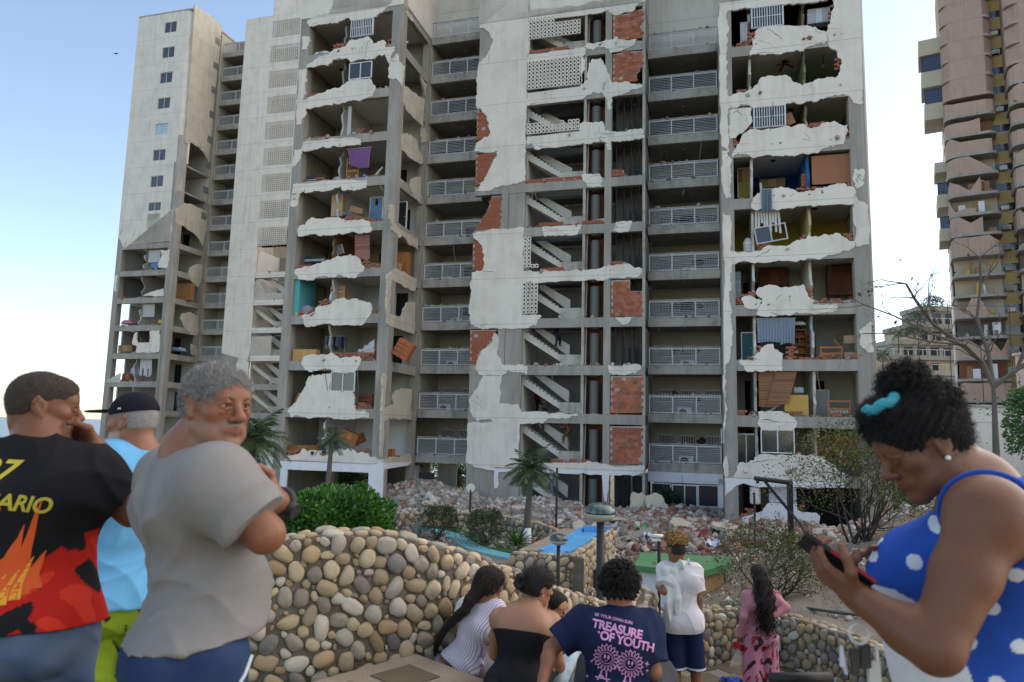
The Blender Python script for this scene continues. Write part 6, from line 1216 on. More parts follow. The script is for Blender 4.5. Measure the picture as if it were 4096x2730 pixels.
# things left in the open rooms: kind, name, category, label, u0, u1, z0, z1, v, depth, colour, tilt
FURN=[('soft','mattress','mattress','dark blue-grey bundle of bedding in the topmost open room of the left block',-24.29,-22.92,27.7,28.51,37.3,0.8,(0.03, 0.045, 0.055),0),
('soft','mattress','mattress','white and pale blue folded mattress at the edge of the room with the barred window',-23.79,-22.55,24.62,25.04,36.8,0.7,(0.5, 0.55, 0.6),0),
('cab','cabinet','cabinet','orange-brown cabinet lying along the floor edge under the two-pane window room, left block',-23.75,-21.95,22.03,22.37,36.8,0.5,(0.36, 0.115, 0.035),0),
('cur','curtain','curtain','narrow white curtain hanging alone from the ceiling, left block upper floor',-21.18,-20.94,19.16,21,36.9,0.1,(0.62, 0.62, 0.62),0),
('cur','curtain','curtain','purple curtain draped across the open room of the left block',-21,-19.4,16.93,18.2,36.75,0.12,(0.24, 0.12, 0.3),1),
('bunk','bunk_bed','bed','orange wooden bunk bed end under the purple curtain',-21.19,-20.36,16.45,17.98,37.1,0.5,(0.5, 0.21, 0.05),0),
('head','bed','bed','bed with a dark rounded headboard on the purple curtain floor',-23.79,-22.45,16.43,17.04,36.9,1.2,(0.05, 0.035, 0.035),0),
('cab','desk','desk','brown wooden desk right of the purple curtain',-19.47,-18.89,16.59,16.93,37.5,0.4,(0.34, 0.15, 0.07),0),
('lathe','bottle','bottle','small blue and white bottle on the floor edge below the purple curtain',-19.76,-19.55,16.21,16.43,36.6,0.1,(0.05, 0.12, 0.5),0),
('panel','tall_wardrobe','wardrobe','tall beige wardrobe side standing beside the broken partition, left block middle floor',-22.14,-21.37,14.19,15.57,37.2,0.35,(0.46, 0.31, 0.17),0),
('door','door','door','pale blue door with a knocked hole, standing by the right column of the left block',-19.69,-18.91,14.01,15.34,37.6,0.05,(0.13, 0.22, 0.37),0),
('box','cardboard_box','box','tipped brown cardboard box near the blue door',-20.75,-19.89,14.11,14.46,36.9,0.4,(0.3, 0.19, 0.11),0.3),
('lathe','bucket','bucket','dark blue bucket beside the beige wardrobe side',-21.11,-20.84,14.01,14.29,36.8,0.1,(0.06, 0.08, 0.13),0),
('blind','blind','blind','reddish slatted blind hanging crooked in the left block',-20.21,-19.24,11.3,12.8,36.8,0.05,(0.34, 0.155, 0.125),0.06),
('head','bed','bed','black bed end with two silver rails, left of the reddish blind',-23.6,-22.15,11.27,11.72,36.9,1,(0.02, 0.02, 0.022),0),
('ladder','ladder','ladder','short aluminium ladder leaning behind the broken wall by the reddish blind',-21.53,-21.07,11.79,12.4,37.2,0.1,(0.5, 0.5, 0.52),-0.3),
('cab','wardrobe','wardrobe','beige sliding wardrobe behind the torn wall next to the teal strip room',-22.1,-21.11,8.9,9.95,37.6,0.5,(0.5, 0.32, 0.2),0),
('soft','mattress','mattress','grey patterned bedding heaped by the teal wall strip',-23.82,-22.83,8.15,8.97,37,0.8,(0.3, 0.28, 0.3),0),
('lathe','toy_ball','ball','yellow toy ball on the floor edge by the teal wall strip',-23.78,-23.61,8.05,8.21,36.6,0.1,(0.6, 0.42, 0.03),0),
('lathe','toy_ball','ball','red toy ball beside the yellow one by the teal wall strip',-23.53,-23.25,8.04,8.23,36.6,0.1,(0.45, 0.02, 0.02),0),
('box','tan_box','box','large tan flat-pack box at the left edge of the clothes rack room',-23.87,-22.32,5.42,6.14,36.7,0.5,(0.46, 0.27, 0.1),0),
('rack','clothes_rack','clothes rack','clothes rack crowded with shirts in the left block',-22.06,-20.82,5.92,6.83,37.3,0.4,(0.3, 0.3, 0.32),0),
('sheetd','metal_sheet','sheet','crumpled silvery sheet leaning out beside the clothes rack',-19.5,-18.48,5.64,6.5,36.6,0.1,(0.45, 0.48, 0.5),0),
('cab','cabinet','cabinet','orange cabinet standing by the column right of the silvery sheet',-19.21,-18.77,5.62,6.29,37.3,0.4,(0.45, 0.16, 0.04),0),
('cab','drawer_unit','drawers','orange drawer unit hanging tilted out of the flank of the left block',-17.6,-16.58,5.05,6.08,36.9,0.45,(0.38, 0.12, 0.05),0.5),
('cab','wardrobe','wardrobe','orange-brown wardrobe in the flank room of the left block',-18.4,-17.56,10.88,12.24,38.6,0.4,(0.36, 0.14, 0.04),0),
('box','cardboard_box','box','tan cardboard box beside the flank room wardrobe',-18.24,-17.81,10.92,11.51,38,0.4,(0.4, 0.25, 0.13),0),
('door','door','door','black door standing open in the flank room of the left block',-18.41,-17.74,13.36,15.1,38.5,0.05,(0.015, 0.014, 0.014),0),
('cab','chest_of_drawers','drawers','reddish-brown chest of drawers right of the two-pane window, low left block',-19.72,-18.86,2.72,3.62,37.4,0.5,(0.25, 0.095, 0.05),0),
('panel','table_top','board','brown table top tipped against the left jamb of the low window room',-23.85,-23.38,2.71,3.41,37,0.08,(0.35, 0.15, 0.05),0.35),
('cab','low_cabinet','cabinet','long orange-brown chest on the lowest floor beside the red brick wall',-23.9,-22.08,0,0.58,36.9,0.5,(0.33, 0.13, 0.04),0),
('cab','bookcase','bookcase','toppled orange bookcase on the lowest floor of the left block',-20.64,-19.6,0.37,1.02,37,0.45,(0.42, 0.17, 0.05),0.35),
('cab','bookcase','bookcase','second smaller toppled bookcase behind the first on the lowest floor',-19.78,-19.28,0.47,0.99,37.4,0.4,(0.36, 0.13, 0.05),-0.4),
('soft','mattress','mattress','lilac patterned mattress at the edge of the lowest floor, left block',-20.19,-18.58,0.17,0.43,36.8,0.9,(0.35, 0.3, 0.48),0),
('cab','nightstand','nightstand','small orange nightstand in the lowest flank room',-18.04,-17.53,-0.08,0.42,37.6,0.4,(0.4, 0.14, 0.03),0),
('ac','air_conditioner','air conditioner','grey air conditioner unit stuck in the plaster above the left white beam',-22.25,-21.57,-0.25,0.07,36.45,0.3,(0.4, 0.4, 0.38),0),
('cur','shower_curtain','curtain','white shower curtain with purple bands in the top bathroom, right block',1.84,2.22,22.12,23.29,36.9,0.1,(0.6, 0.57, 0.6),0),
('cab','white_cabinet','cabinet','white drawer cabinet in the top right corner room of the right block',5.2,6.27,22.84,23.63,37,0.5,(0.62, 0.65, 0.68),0),
('fan','ceiling_fan','fan','dark red ceiling fan in the green room of the right block',3.99,4.28,21.23,21.53,38.2,0.3,(0.14, 0.015, 0.02),0),
('globe','hanging_lamp','lamp','bronze globe lamp hanging in the green room',5.9,6.17,20.77,21.38,38,0.3,(0.12, 0.1, 0.05),0),
('panel','board','board','brown board leaning in the room with the second barred window',4.07,4.48,17.42,18.05,36.9,0.05,(0.36, 0.17, 0.1),-0.35),
('door','door','door','mustard yellow door in the bathroom left of the blue room',1.67,2.2,14.03,15.63,38,0.05,(0.3, 0.25, 0.07),0),
('cur','towel','towel','pink towel hung over the mustard yellow door',1.67,1.85,14.93,15.6,37.9,0.05,(0.34, 0.1, 0.11),0),
('cab','cupboard','cupboard','terracotta cupboard beside the plywood sheet, blue room',4.71,5.12,14.16,14.85,37.2,0.4,(0.36, 0.13, 0.07),0),
('panel','plywood_sheet','plywood','large brown plywood sheet closing the right bay of the blue room floor',5.13,7.02,14.07,15.56,36.72,0.03,(0.3, 0.135, 0.07),0),
('cab','desk','desk','beige desk against the blue wall',2.83,4.16,15.02,15.51,39.5,0.5,(0.42, 0.33, 0.18),0),
('cur','trousers','clothes','grey-blue trousers hanging over the torn wall below the blue room',2.7,3.19,12.75,13.87,36.38,0.06,(0.12, 0.16, 0.2),0),
('vblind','vertical_blind','blind','torn white vertical blind in the yellow room',2.37,3.58,11.65,12.85,36.8,0.05,(0.62, 0.62, 0.6),0),
('frame','window_frame','window frame','fallen aluminium window frame leaning at the edge of the yellow room',2.42,3.94,11.1,11.97,36.55,0.06,(0.45, 0.46, 0.48),-0.15),
('crib','crib','crib','red-brown crib with a striped sheet in the yellow room',3.35,4.4,11.2,11.51,37,0.6,(0.26, 0.05, 0.045),0),
('lathe','water_drum','drum','pale plastic drum tilted in the bathroom beside the yellow room',1.8,2.27,11.2,11.99,37,0.1,(0.46, 0.48, 0.46),0),
('cab','built_in_wardrobe','wardrobe','dark brown built-in wardrobe above the torn white wall, right block middle',2.73,4.24,9.53,10.46,39.4,0.5,(0.17, 0.065, 0.03),0),
('cab','built_in_wardrobe','wardrobe','dark brown tall wardrobe in the corner bedroom of the right block',6.07,7.37,8.89,10.46,39.2,0.5,(0.14, 0.05, 0.025),0),
('soft','bed','bed','bed with a blue and white checked sheet at the right corner of the right block',5.68,6.99,8.29,8.54,36.9,1.2,(0.42, 0.47, 0.58),0),
('blind','shutter','shutter','pale blue-grey louvred shutter in the left bathroom, right block middle',1.28,1.67,8.53,9.81,37.2,0.05,(0.34, 0.38, 0.42),0),
('cur','curtain','curtain','wide blue-grey curtain hanging in the open room, the left one of two',2.37,3.52,6.11,7.33,36.75,0.12,(0.23, 0.29, 0.37),0.4),
('cur','curtain','curtain','narrower blue-grey curtain hanging askew, the right one of two',3.42,4.17,5.99,7.32,36.72,0.12,(0.22, 0.28, 0.36),0.7),
('shelf','loft_bed','bed','wooden loft bed with shelves right of the blue-grey curtains',4.07,4.75,5.46,7.06,37.4,0.6,(0.36, 0.16, 0.06),0),
('shelf','bookcase','bookcase','narrow brown bookcase right of the loft bed',4.72,5.2,5.47,6.83,37.4,0.4,(0.27, 0.12, 0.055),0),
('soft','mattress','mattress','white mattress on top of the loft bed',4.02,4.75,7.08,7.3,37.4,0.6,(0.6, 0.6, 0.58),0),
('crib','headboard','bed','orange wooden headboard with slats by the cardboard boxes',5.29,6.29,5.48,6.15,36.9,0.3,(0.42, 0.16, 0.055),0),
('box','cardboard_box','box','upper brown cardboard box at the right end of the curtain room',6.39,6.97,6.07,6.45,36.9,0.45,(0.36, 0.235, 0.15),0),
('box','cardboard_box','box','lower brown cardboard box at the right end of the curtain room',6.36,6.98,5.66,6.05,36.9,0.45,(0.36, 0.235, 0.15),0),
('lathe','wicker_chair','chair','round wicker chair back behind the headboard, curtain room',6.27,6.76,6.26,6.9,38.2,0.2,(0.14, 0.1, 0.06),0),
('door','door','door','dark teal door in the bathroom left of the blue-grey curtains',1.69,2.2,5.65,7.1,37.4,0.05,(0.03, 0.11, 0.12),0),
('blind','bamboo_blind','blind','wide brown bamboo blind in the second floor room of the right block',2.41,3.32,2.95,4.64,36.75,0.04,(0.27, 0.135, 0.07),0),
('blind','bamboo_blind','blind','second bamboo blind twisted over the first one',3.22,4.19,3.07,4.63,36.68,0.04,(0.29, 0.14, 0.075),-0.28),
('panel','yellow_board','board','yellow wooden board leaning at the floor edge beside the bamboo blind',3.59,4.68,2.72,3.55,36.8,0.04,(0.5, 0.31, 0.08),0),
('door','door','door','grey-white door standing shut at the back of the bamboo blind floor',5.07,5.85,2.94,4.32,38.6,0.05,(0.4, 0.4, 0.38),0),
('crib','bed','bed','brown wooden bed end amid rubble at the right of the bamboo blind floor',5.55,6.56,2.57,3.38,36.9,0.7,(0.34, 0.14, 0.06),0),
('box','microwave','microwave','white microwave on the cupboard behind the yellow board',4.1,4.55,3.7,3.96,37.4,0.35,(0.6, 0.6, 0.6),0),
('cab','wardrobe','wardrobe','orange wardrobe in the middle bedroom of the first floor, right block',5.11,5.91,0.42,1.66,39,0.5,(0.4, 0.17, 0.03),0),
('cab','wardrobe','wardrobe','orange wide wardrobe in the corner bedroom of the first floor',6.13,7.32,0.42,1.65,39,0.5,(0.44, 0.19, 0.03),0),
('soft','suitcase','suitcase','dark red suitcase among bags at the first floor corner',6.04,6.6,0.26,0.55,36.9,0.5,(0.25, 0.01, 0.02),0),
('soft','bag','bag','navy blue bag below the dark red suitcase',5.99,6.61,0.02,0.32,36.7,0.5,(0.02, 0.03, 0.07),0),
('soft','bag','bag','bright red bag at the very corner beside the navy bag',6.61,6.92,0.06,0.44,36.9,0.5,(0.4, 0.015, 0.02),0),
('ladder','ladder','ladder','white ladder strapped upright to the left edge of the right block',0.58,0.73,1.1,1.85,36.3,0.08,(0.55, 0.56, 0.58),0),
('cur','curtain','curtain','white curtain panels in the top open room of the far tower',-53.76,-52.31,17.16,18.4,56.4,0.1,(0.58, 0.62, 0.64),0),
('box','blue_box','box','blue and white box below the white curtain, far tower',-53.24,-52.17,16.49,17.1,56.3,0.4,(0.1, 0.2, 0.38),0),
('cur','curtain','curtain','white panelled curtain in the third open room of the far tower',-53.96,-52.54,11.66,12.96,56.5,0.1,(0.58, 0.6, 0.6),0),
('soft','mattress','mattress','pink and blue mattress sticking out of the far tower',-56.15,-54.81,10.99,11.44,56.2,1,(0.42, 0.18, 0.26),0),
('soft','mattress','mattress','yellow cushion heap at the corner of the far tower',-51.8,-51.29,10.96,11.45,56.3,0.5,(0.55, 0.36, 0.06),0),
('vblind','vertical_blind','blind','white vertical blinds in the lowest seen room of the far tower',-53.59,-52.23,5.63,7.42,56.4,0.05,(0.6, 0.62, 0.64),0),
('sheetd','tarpaulin','cloth','white cloth flapping over the left edge of the far tower',-56.88,-55.21,5.13,6.1,55.85,0.1,(0.55, 0.54, 0.5),0),
('cab','wardrobe','wardrobe','orange-brown wardrobe in the flank room of the far tower',-51.51,-49.75,13.54,15.25,58,0.5,(0.3, 0.14, 0.05),0),
('cab','cabinet','cabinet','tan cabinet low in the fourth open room of the far tower',-56.42,-54.76,8.21,8.86,56.4,0.5,(0.36, 0.22, 0.12),0),
('soft','bedding','bedding','light blue bed in the lower flank room of the far tower',-51.16,-49.77,8.38,8.81,57.4,0.8,(0.25, 0.36, 0.45),0),
('lathe','round_table','table','pale lilac round table top on edge in the far tower',-54.85,-53.85,5.59,6.98,56.6,0.1,(0.45, 0.43, 0.55),0),
('cab','low_cabinet','cabinet','brown cabinet on the floor edge beside the white cloth, far tower',-55.44,-54.56,5.41,6.04,56.2,0.4,(0.28, 0.11, 0.05),0)]
# ================================================================ people: bodies grown from one distance field each
def V3(*a): return np.array(a, float)
def nrm(v): v = np.asarray(v, float); return v / (np.linalg.norm(v) + 1e-12)
def seg(a, b, ra, rb, k=.02): return ('c', np.asarray(a, float), np.asarray(b, float), ra, rb, k)
def ell(c, r, R=None, k=.03): return ('e', np.asarray(c, float), np.asarray(r, float), np.eye(3) if R is None else np.asarray(R, float), k)
def neg(p): return ('n',) + p
def prim_box(p):
 if p[0] == 'n': return prim_box(p[1:])
 if p[0] == 'c': r = max(p[3], p[4]); return np.minimum(p[1], p[2]) - r, np.maximum(p[1], p[2]) + r
 r = np.sqrt(((p[3] * p[2][:, None]) ** 2).sum(0)); return p[1] - r, p[1] + r       # rows of R are the axes
def prim_d(p, X, Y, Z):
 if p[0] == 'c':
  a, b, ra, rb = p[1:5]; ab = b - a; L2 = ab @ ab + 1e-12
  t = np.clip(((X - a[0]) * ab[0] + (Y - a[1]) * ab[1] + (Z - a[2]) * ab[2]) / L2, 0, 1)
  return np.sqrt((X - a[0] - t * ab[0]) ** 2 + (Y - a[1] - t * ab[1]) ** 2 + (Z - a[2] - t * ab[2]) ** 2) - (ra + (rb - ra) * t)
 c, r, R = p[1:4]; x, y, z = X - c[0], Y - c[1], Z - c[2]; q = [(R[i, 0] * x + R[i, 1] * y + R[i, 2] * z) / r[i] for i in range(3)]
 k0 = np.sqrt(q[0] ** 2 + q[1] ** 2 + q[2] ** 2); k1 = np.sqrt((q[0] / r[0]) ** 2 + (q[1] / r[1]) ** 2 + (q[2] / r[2]) ** 2) + 1e-9
 return k0 * (k0 - 1) / k1
def field(groups, lo, hi, vox):
 n = np.ceil((hi - lo) / vox).astype(int) + 1; out = None
 ax = [lo[i] + vox * np.arange(n[i]) for i in range(3)]
 for prims, cuts, kg in groups:
  F = np.full(n, .25)
  for p in prims:
   ng = p[0] == 'n'; q = p[1:] if ng else p; k = q[-1]
   a, b = prim_box(q); m = k + 3 * vox + .02
   i0 = np.clip(np.floor((a - m - lo) / vox).astype(int), 0, n); i1 = np.clip(np.ceil((b + m - lo) / vox).astype(int) + 1, 0, n)
   if (i1 <= i0).any(): continue
   sl = tuple(slice(i0[i], i1[i]) for i in range(3)); G3 = np.meshgrid(*[ax[i][sl[i]] for i in range(3)], indexing='ij', sparse=True)
   d = prim_d(q, *G3); f = F[sl]
   if ng: h = np.maximum(k - np.abs(f + d), 0) / k; F[sl] = np.maximum(f, -d) + h * h * k * .25
   else: h = np.maximum(k - np.abs(f - d), 0) / k; F[sl] = np.minimum(f, d) - h * h * k * .25
  if cuts:
   G3 = np.meshgrid(*ax, indexing='ij', sparse=True)
   for pt, nn in cuts: F = np.maximum(F, (G3[0] - pt[0]) * nn[0] + (G3[1] - pt[1]) * nn[1] + (G3[2] - pt[2]) * nn[2])
  if out is None: out = F
  else: h = np.maximum(kg - np.abs(out - F), 0) / kg; out = np.minimum(out, F) - h * h * kg * .25
 return out
def nets(F, lo, vox):
 s = F < 0; nx, ny, nz = F.shape; c = np.zeros((nx - 1, ny - 1, nz - 1), int)
 for dx in (0, 1):
  for dy in (0, 1):
   for dz in (0, 1): c += s[dx:nx - 1 + dx, dy:ny - 1 + dy, dz:nz - 1 + dz]
 act = (c > 0) & (c < 8); idx = np.full(act.shape, -1); cells = np.argwhere(act); idx[act] = np.arange(len(cells))
 acc = np.zeros((len(cells), 3)); cnt = np.zeros(len(cells)); i, j, k = cells.T; cor = [(a, b, d) for a in (0, 1) for b in (0, 1) for d in (0, 1)]
 val = {q: F[i + q[0], j + q[1], k + q[2]] for q in cor}
 for a in cor:
  for d in range(3):
   if a[d]: continue
   b = list(a); b[d] = 1; b = tuple(b); fa, fb = val[a], val[b]; m = (fa < 0) != (fb < 0); t = np.where(m, fa / (fa - fb + 1e-20), 0)
   p = np.tile(np.array(a, float), (len(cells), 1)); p[:, d] = t; acc += p * m[:, None]; cnt += m
 V = lo + (cells + acc / cnt[:, None]) * vox; Q = []
 for d in range(3):
  sl0 = [slice(0, None)] * 3; sl1 = [slice(0, None)] * 3; sl0[d] = slice(0, -1); sl1[d] = slice(1, None)
  a, b = s[tuple(sl0)], s[tuple(sl1)]; e, f = [x for x in range(3) if x != d]
  for pol in (0, 1):
   m = (a & ~b) if pol == 0 else (~a & b); pts = np.argwhere(m); pts = pts[(pts[:, e] > 0) & (pts[:, f] > 0) & (pts[:, e] < F.shape[e] - 1) & (pts[:, f] < F.shape[f] - 1)]
   if not len(pts): continue
   def cell(de, df): q = pts.copy(); q[:, e] -= de; q[:, f] -= df; return idx[q[:, 0], q[:, 1], q[:, 2]]
   quad = np.stack([cell(1, 1), cell(0, 1), cell(0, 0), cell(1, 0)], 1)
   if (pol == 1) != (d == 1): quad = quad[:, ::-1]
   Q.append(quad)
 Q = np.concatenate(Q) if Q else np.zeros((0, 4), int); return V, Q[(Q >= 0).all(1)]
def sdf_mesh(name, groups, vox, fine=(), tone=None, disp=None, m=None):
 """groups: [(prims, cuts, blend)]; fine: [(lo, hi, vox)] boxes meshed again with smaller cells"""
 if groups and isinstance(groups[0][0], str): groups = [(groups, [], .02)]
 bs = [prim_box(p) for g_ in groups for p in g_[0] if p[0] != 'n']; lo = np.min([b[0] for b in bs], 0) - 3 * vox; hi = np.max([b[1] for b in bs], 0) + 3 * vox
 V, Q = nets(field(groups, lo, hi, vox), lo, vox); Vs, Qs, n = [], [], 0
 if fine:
  c = V[Q].mean(1); keep = np.ones(len(Q), bool)
  for a, b, fv in fine: keep &= ~((c > a + vox * .9) & (c < b - vox * .9)).all(1)
  Q = Q[keep]
 Vs.append(V); Qs.append(Q); n = len(V)
 for a, b, fv in fine:
  a, b = np.asarray(a, float), np.asarray(b, float); v, q = nets(field(groups, a, b, fv), a, fv); Vs.append(v); Qs.append(q + n); n += len(v)
 V = np.concatenate(Vs); Q = np.concatenate(Qs)
 used = np.unique(Q); rm = np.full(len(V), -1); rm[used] = np.arange(len(used)); V = V[used]; Q = rm[Q]
 if disp is not None:
  N = np.zeros_like(V); fn = np.cross(V[Q[:, 2]] - V[Q[:, 0]], V[Q[:, 3]] - V[Q[:, 1]])
  for k in range(4): np.add.at(N, Q[:, k], fn)
  N /= np.linalg.norm(N, axis=1)[:, None] + 1e-12; V = V + N * disp(V, N)[:, None]
 me = bpy.data.meshes.new(name); me.vertices.add(len(V)); me.vertices.foreach_set('co', V.ravel().astype(np.float32)); me.loops.add(4 * len(Q)); me.loops.foreach_set('vertex_index', Q.ravel().astype(np.int32))
 me.polygons.add(len(Q)); me.polygons.foreach_set('loop_start', np.arange(0, 4 * len(Q), 4, dtype=np.int32)); me.polygons.foreach_set('loop_total', np.full(len(Q), 4, dtype=np.int32)); me.update(); me.validate(); me.polygons.foreach_set('use_smooth', [True] * len(me.polygons))
 if tone is not None: at = me.attributes.new('tint', 'FLOAT_COLOR', 'POINT'); at.data.foreach_set('color', np.concatenate([tone(V), np.ones((len(V), 1))], 1).ravel().astype(np.float32))
 if m: me.materials.append(m)
 return me
def tint_mat(name, rough=.5, spec=.35, var=.12, scale=18, bump=.12, bscale=70, sss=0):
 m = bpy.data.materials.new(name); m.use_nodes = True; t = m.node_tree; b = t.nodes['Principled BSDF']; b.inputs['Roughness'].default_value = rough; b.inputs['Specular IOR Level'].default_value = spec
 at = t.nodes.new('ShaderNodeAttribute'); at.attribute_name = 'tint'; n = t.nodes.new('ShaderNodeTexNoise'); n.inputs['Scale'].default_value = scale; n.inputs['Detail'].default_value = 6
 tc = t.nodes.new('ShaderNodeTexCoord'); t.links.new(tc.outputs['Object'], n.inputs['Vector']); mr = t.nodes.new('ShaderNodeMapRange'); mr.inputs[3].default_value = 1 - var; mr.inputs[4].default_value = 1 + var; t.links.new(n.outputs['Fac'], mr.inputs[0])
 cb = t.nodes.new('ShaderNodeCombineColor'); [t.links.new(mr.outputs[0], cb.inputs[i]) for i in range(3)]; mx = t.nodes.new('ShaderNodeMix'); mx.data_type = 'RGBA'; mx.blend_type = 'MULTIPLY'; mx.inputs[0].default_value = 1
 t.links.new(at.outputs['Color'], mx.inputs[6]); t.links.new(cb.outputs[0], mx.inputs[7]); t.links.new(mx.outputs[2], b.inputs['Base Color'])
 n2 = t.nodes.new('ShaderNodeTexNoise'); n2.inputs['Scale'].default_value = bscale; n2.inputs['Detail'].default_value = 4; t.links.new(tc.outputs['Object'], n2.inputs['Vector']); bp = t.nodes.new('ShaderNodeBump'); bp.inputs['Strength'].default_value = bump; bp.inputs['Distance'].default_value = .01; t.links.new(n2.outputs['Fac'], bp.inputs['Height']); t.links.new(bp.outputs[0], b.inputs['Normal']); return m
SKIN = tint_mat('skin', .48, .38, .10, 14, .12, 220); CLOTH = tint_mat('cloth', .9, .15, .10, 30, .15, 260); HAIR = tint_mat('hair', .6, .3, .35, 90, .8, 420)
rngp = np.random.RandomState(3)
def folds(amp, f=26, dirs=None, seed=0, lo=None, soft=1.0):
 g_ = np.random.RandomState(seed); ds = [nrm(d) for d in (dirs or [(.3, .2, 1), (1, .3, .5), (-.8, .4, .7)])]; ph = g_.uniform(0, 6, 9)
 def fn(V, N):
  w1 = np.sin(V @ np.array([7., 5, 9]) + ph[0]) + .7 * np.sin(V @ np.array([-13., 11, 6]) + ph[1]); o = 0
  for i, d in enumerate(ds):
   e = nrm(np.cross(d, [.3, 1, .2])); msk = .5 + .5 * np.sin(V @ (np.array([5., -4, 6]) * (1 + .3 * i)) + ph[2 + i])
   o = o + (1 - np.abs(np.sin(f * (1 + .35 * i) * (V @ d) * .5 + 1.3 * w1 + ph[5 + i]))) ** 2 * msk ** 1.5
  return amp * (o - .5)
 return fn
def colr(c): return lambda V: np.tile(np.array(c, float), (len(V), 1))
def frame3(f, u=(0, 0, 1)):
 f = nrm(f); r = nrm(np.cross(f, u)); u2 = np.cross(r, f); return np.stack([r, f, u2])      # rows: right, forward, up
def hand(wr, kn, palm, curl=.6, sc=1.0, thumb=1, fing=(1, 1, 1, 1), spread=.0):
 """wrist, knuckle centre, palm normal. returns prims: palm, four jointed fingers, thumb from the side of the palm"""
 wr, kn = np.asarray(wr, float), np.asarray(kn, float); d = nrm(kn - wr); p = nrm(np.asarray(palm, float) - d * (np.asarray(palm, float) @ d)); s = np.cross(d, p) * thumb; R = np.stack([s, d, p]); pl = .092 * sc
 c = wr + d * pl * .52; out = [ell(c, (.040 * sc, .054 * sc, .0165 * sc), R, .012), seg(wr - d * .02, wr + d * .02, .0265 * sc, .027 * sc, .02)]
 Ls = (.078, .086, .080, .062)
 for i in range(4):
  o = (.031 - .0205 * i) * sc; b = wr + d * pl * (.98 - .05 * abs(i - 1.2)) + s * o; q = b; ang = curl * fing[i] * .55; dd = d + s * spread * (1.5 - i) * .2
  out.append(seg(wr + d * pl * .55 + s * o * .9, b, .0105 * sc, .0098 * sc, .008))
  for j, fr in enumerate((.46, .31, .23)):
   v = nrm(dd) * math.cos(ang) + p * math.sin(ang); e = q + v * Ls[i] * fr * sc; out.append(seg(q, e, (.0094 - .0008 * j) * sc * (1 if i < 3 else .88), (.0088 - .0009 * j) * sc * (1 if i < 3 else .88), .004)); q = e; ang += curl * fing[i] * .75
 b = wr + d * pl * .22 + s * .030 * sc; t1 = b + (s * .75 + d * .62 + p * .25) * .043 * sc; t2 = t1 + nrm(s * .28 + d * .85 + p * (.25 + .4 * curl)) * .032 * sc; t3 = t2 + nrm(s * (.1 - .3 * curl) + d * .85 + p * (.3 + .5 * curl)) * .026 * sc
 out += [seg(wr + d * .02 + s * .012 * sc, t1, .016 * sc, .0115 * sc, .012), seg(t1, t2, .0112 * sc, .0100 * sc, .006), seg(t2, t3, .0100 * sc, .0082 * sc, .006)]
 return out
